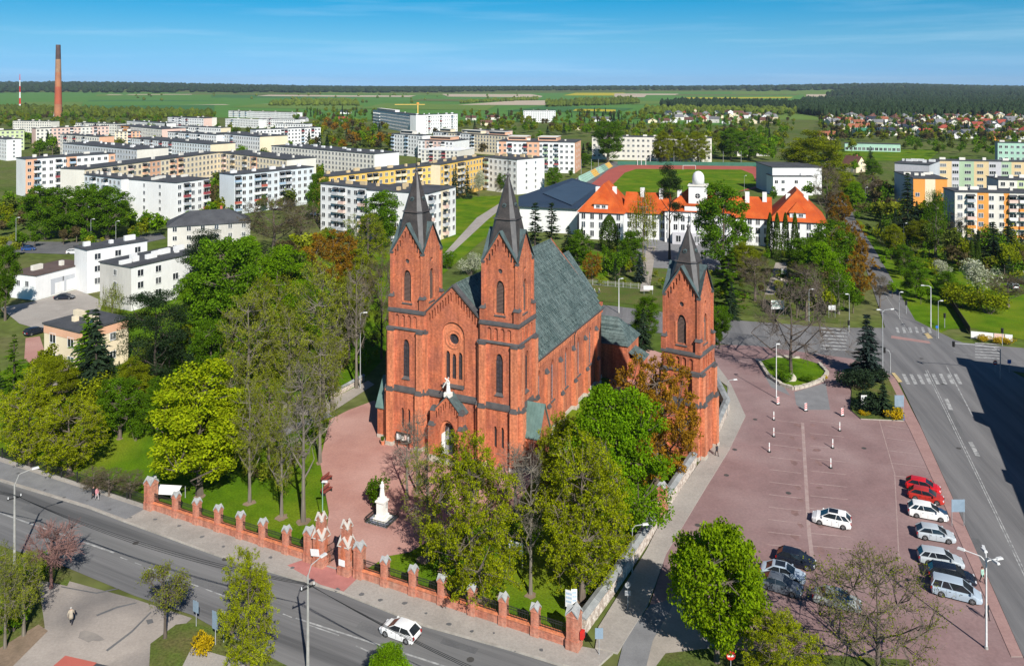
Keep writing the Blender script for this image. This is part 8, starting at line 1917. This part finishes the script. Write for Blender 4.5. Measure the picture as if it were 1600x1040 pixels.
signal('traffic light on a long curved arm over the junction', (1563, 592), 5.4, (-7.6, 1.5)); signal('traffic light with short arm at the pedestrian crossing', (1391, 582), 3.6, (-.9, .4)); signal('traffic light on the far side of the upper road', (1416, 490), 3.0); signal('traffic light at the cross street crossing', (1326, 524), 3.2); signal('traffic light by the lower grey lamp', (1476, 512), 3.2); signal('traffic light beside the pale banners', (1566, 540), 3.6)
# litter bin, boulder, oval island
bn = thing('litter_bin', 'blue litter bin beside the yellow flower patch', 'bin', G(1410, 655), 0); MB().frus(0, 0, 0, 1.0, .28, .33, 12).build('body', M['blue_paint'], bn); MB().frus(0, 0, 1.0, 1.15, .35, .2, 12).build('lid', M['black_metal'], bn)
isl = [(1186, 566), (1200, 588), (1220, 602), (1240, 609), (1262, 604), (1285, 595), (1293, 584), (1280, 570), (1250, 561), (1212, 559)]
slab('oval_island', isl, -.05, .22, [M['grass'], M['kerb']], top=0)
P = [G(*p) for p in isl]; rim = thing('island_kerb', 'broken ring of pale stone blocks round the oval island', 'kerb', P[0], 0)
for i in range(len(P)):
    a, b = P[i], P[(i+1) % len(P)]; d = b-a; n = max(1, round(d.length/1.3))
    if i in (7, 9): continue
    for k in range(n):
        q = a+d*(k/n); MB().box(.04, d.length/n-.04, -.28, .28, 0, .5+.08*((i+k) % 2)).build('stone_block', M['stone'], rim, q-P[0], math.atan2(d.y, d.x))
slab('flower_island', [(1318, 578), (1331, 612), (1328, 640), (1345, 655), (1412, 658), (1405, 626), (1388, 592), (1360, 570)], -.05, .16, [M['rough_grass'], M['kerb']], top=0)
bo = bpy.data.meshes.new('boulder'); bmx = bmesh.new(); bmesh.ops.create_icosphere(bmx, subdivisions=3, radius=1.0)
rr = random.Random(4); ax = [(Vector((rr.gauss(0, 1), rr.gauss(0, 1), rr.gauss(0, 1))).normalized(), rr.uniform(.6, .95)) for _ in range(12)]
for v in bmx.verts:
    for a_, k in ax:
        dd_ = v.co.dot(a_)
        if dd_ > k: v.co -= a_*(dd_-k)
    v.co = Vector((v.co.x*1.3, v.co.y*.9, max(-.3, v.co.z)*1.1))
bmx.to_mesh(bo); bmx.free(); bo.materials.append(M['stone']); o = ob('boulder', bo, None, G(1233, 596)+Vector((0, 0, .5))); tag(o, 'pale memorial boulder on the oval island', 'boulder')
# benches by the forecourt path
for y, l in ((752, 'far'), (770, 'near')):
    bt = thing('bench', 'dark red bench beside the forecourt path, the %s one' % l, 'bench', G(511, y), CH_RZ+R(90)); w_ = pmat('red_brown_wood', (.22, .05, .035), (.17, .04, .03), 3, .7)
    for i in range(3): MB().box(-.9, .9, -.25+.17*i, -.11+.17*i, .42, .47).build('seat_slat', w_, bt)
    for i in range(2): MB().box(-.9, .9, .27, .31, .55+.2*i, .70+.2*i).build('back_slat', w_, bt)
    for s in (-.7, .7): MB().box(s-.05, s+.05, -.25, .3, 0, .42).build('leg', M['black_metal'], bt); MB().box(s-.04, s+.04, .31, .36, 0, .92).build('back_post', M['black_metal'], bt)
# small white canopy behind the left fence, shop roof at the bottom edge
cn = thing('garden_canopy', 'small white canopy roof behind the left brick fence', 'canopy', G(264, 783), F_RZ+R(20))
MB().add([(-1.7, -1.2, 1.5), (1.7, -1.2, 1.5), (1.7, 0, 2.1), (-1.7, 0, 2.1), (-1.7, 1.2, 1.5), (1.7, 1.2, 1.5)], [(0, 1, 2, 3), (3, 2, 5, 4)]).build('roof', PL['white'], cn)
for x in (-1.6, 1.6):
    for y in (-1.1, 1.1): MB().tube((x, y, 0), (x, y, 1.5), .05, .05, 6).build('post', M['metal_grey'], cn)
sh = thing('kiosk', 'red roofed kiosk cut by the bottom edge', 'kiosk', G(118, 1116), R(-15))
MB().box(-3.0, 3.0, -2.5, 2.0, 0, 2.6).build('wall', PL['cream'], sh); MB().box(-3.3, 0, -2.8, 2.3, 2.6, 2.8).build('roof', PL['red'], sh); MB().box(.02, 3.3, -2.8, 2.3, 2.6, 2.75).build('flat_roof', M['roof_dark'], sh)
for x in (-1.5, 1.5): ob('window', wmesh(1.4, 1.2), sh, (x, -2.5, 1.0))
# flower pots by the church wall
for x, y, l in ((598, 694, 'left'), (612, 694, 'right')):
    fp = thing('flower_pot', 'terracotta pot at the church front, %s one' % l, 'flower pot', G(x, y), 0); MB().lathe(0, 0, [(.22, 0), (.34, .55), (.38, .6), (.3, .6)], 12).build('pot', M['brick_pale'], fp)
    cm_ = PROTO['bush'][0][1]; o = ob('foliage', cm_, fp, (0, 0, .5)); o.scale = (.25, .25, .25)
# ================================================================== AIR
hz = MB().box(-11000, 11000, -450, 8900, -3, 135)
hm, hn, ho = new_mat('thin_haze'); pv = hn.nodes.new('ShaderNodeVolumePrincipled'); pv.inputs['Density'].default_value = 0.000045; pv.inputs['Color'].default_value = (.72, .84, 1.0, 1); pv.inputs['Anisotropy'].default_value = 0.2
hn.links.new(pv.outputs[0], ho.inputs['Volume'])
tag(hz.build('haze', hm), 'thin blue haze over the far plain', 'haze', kind='stuff')
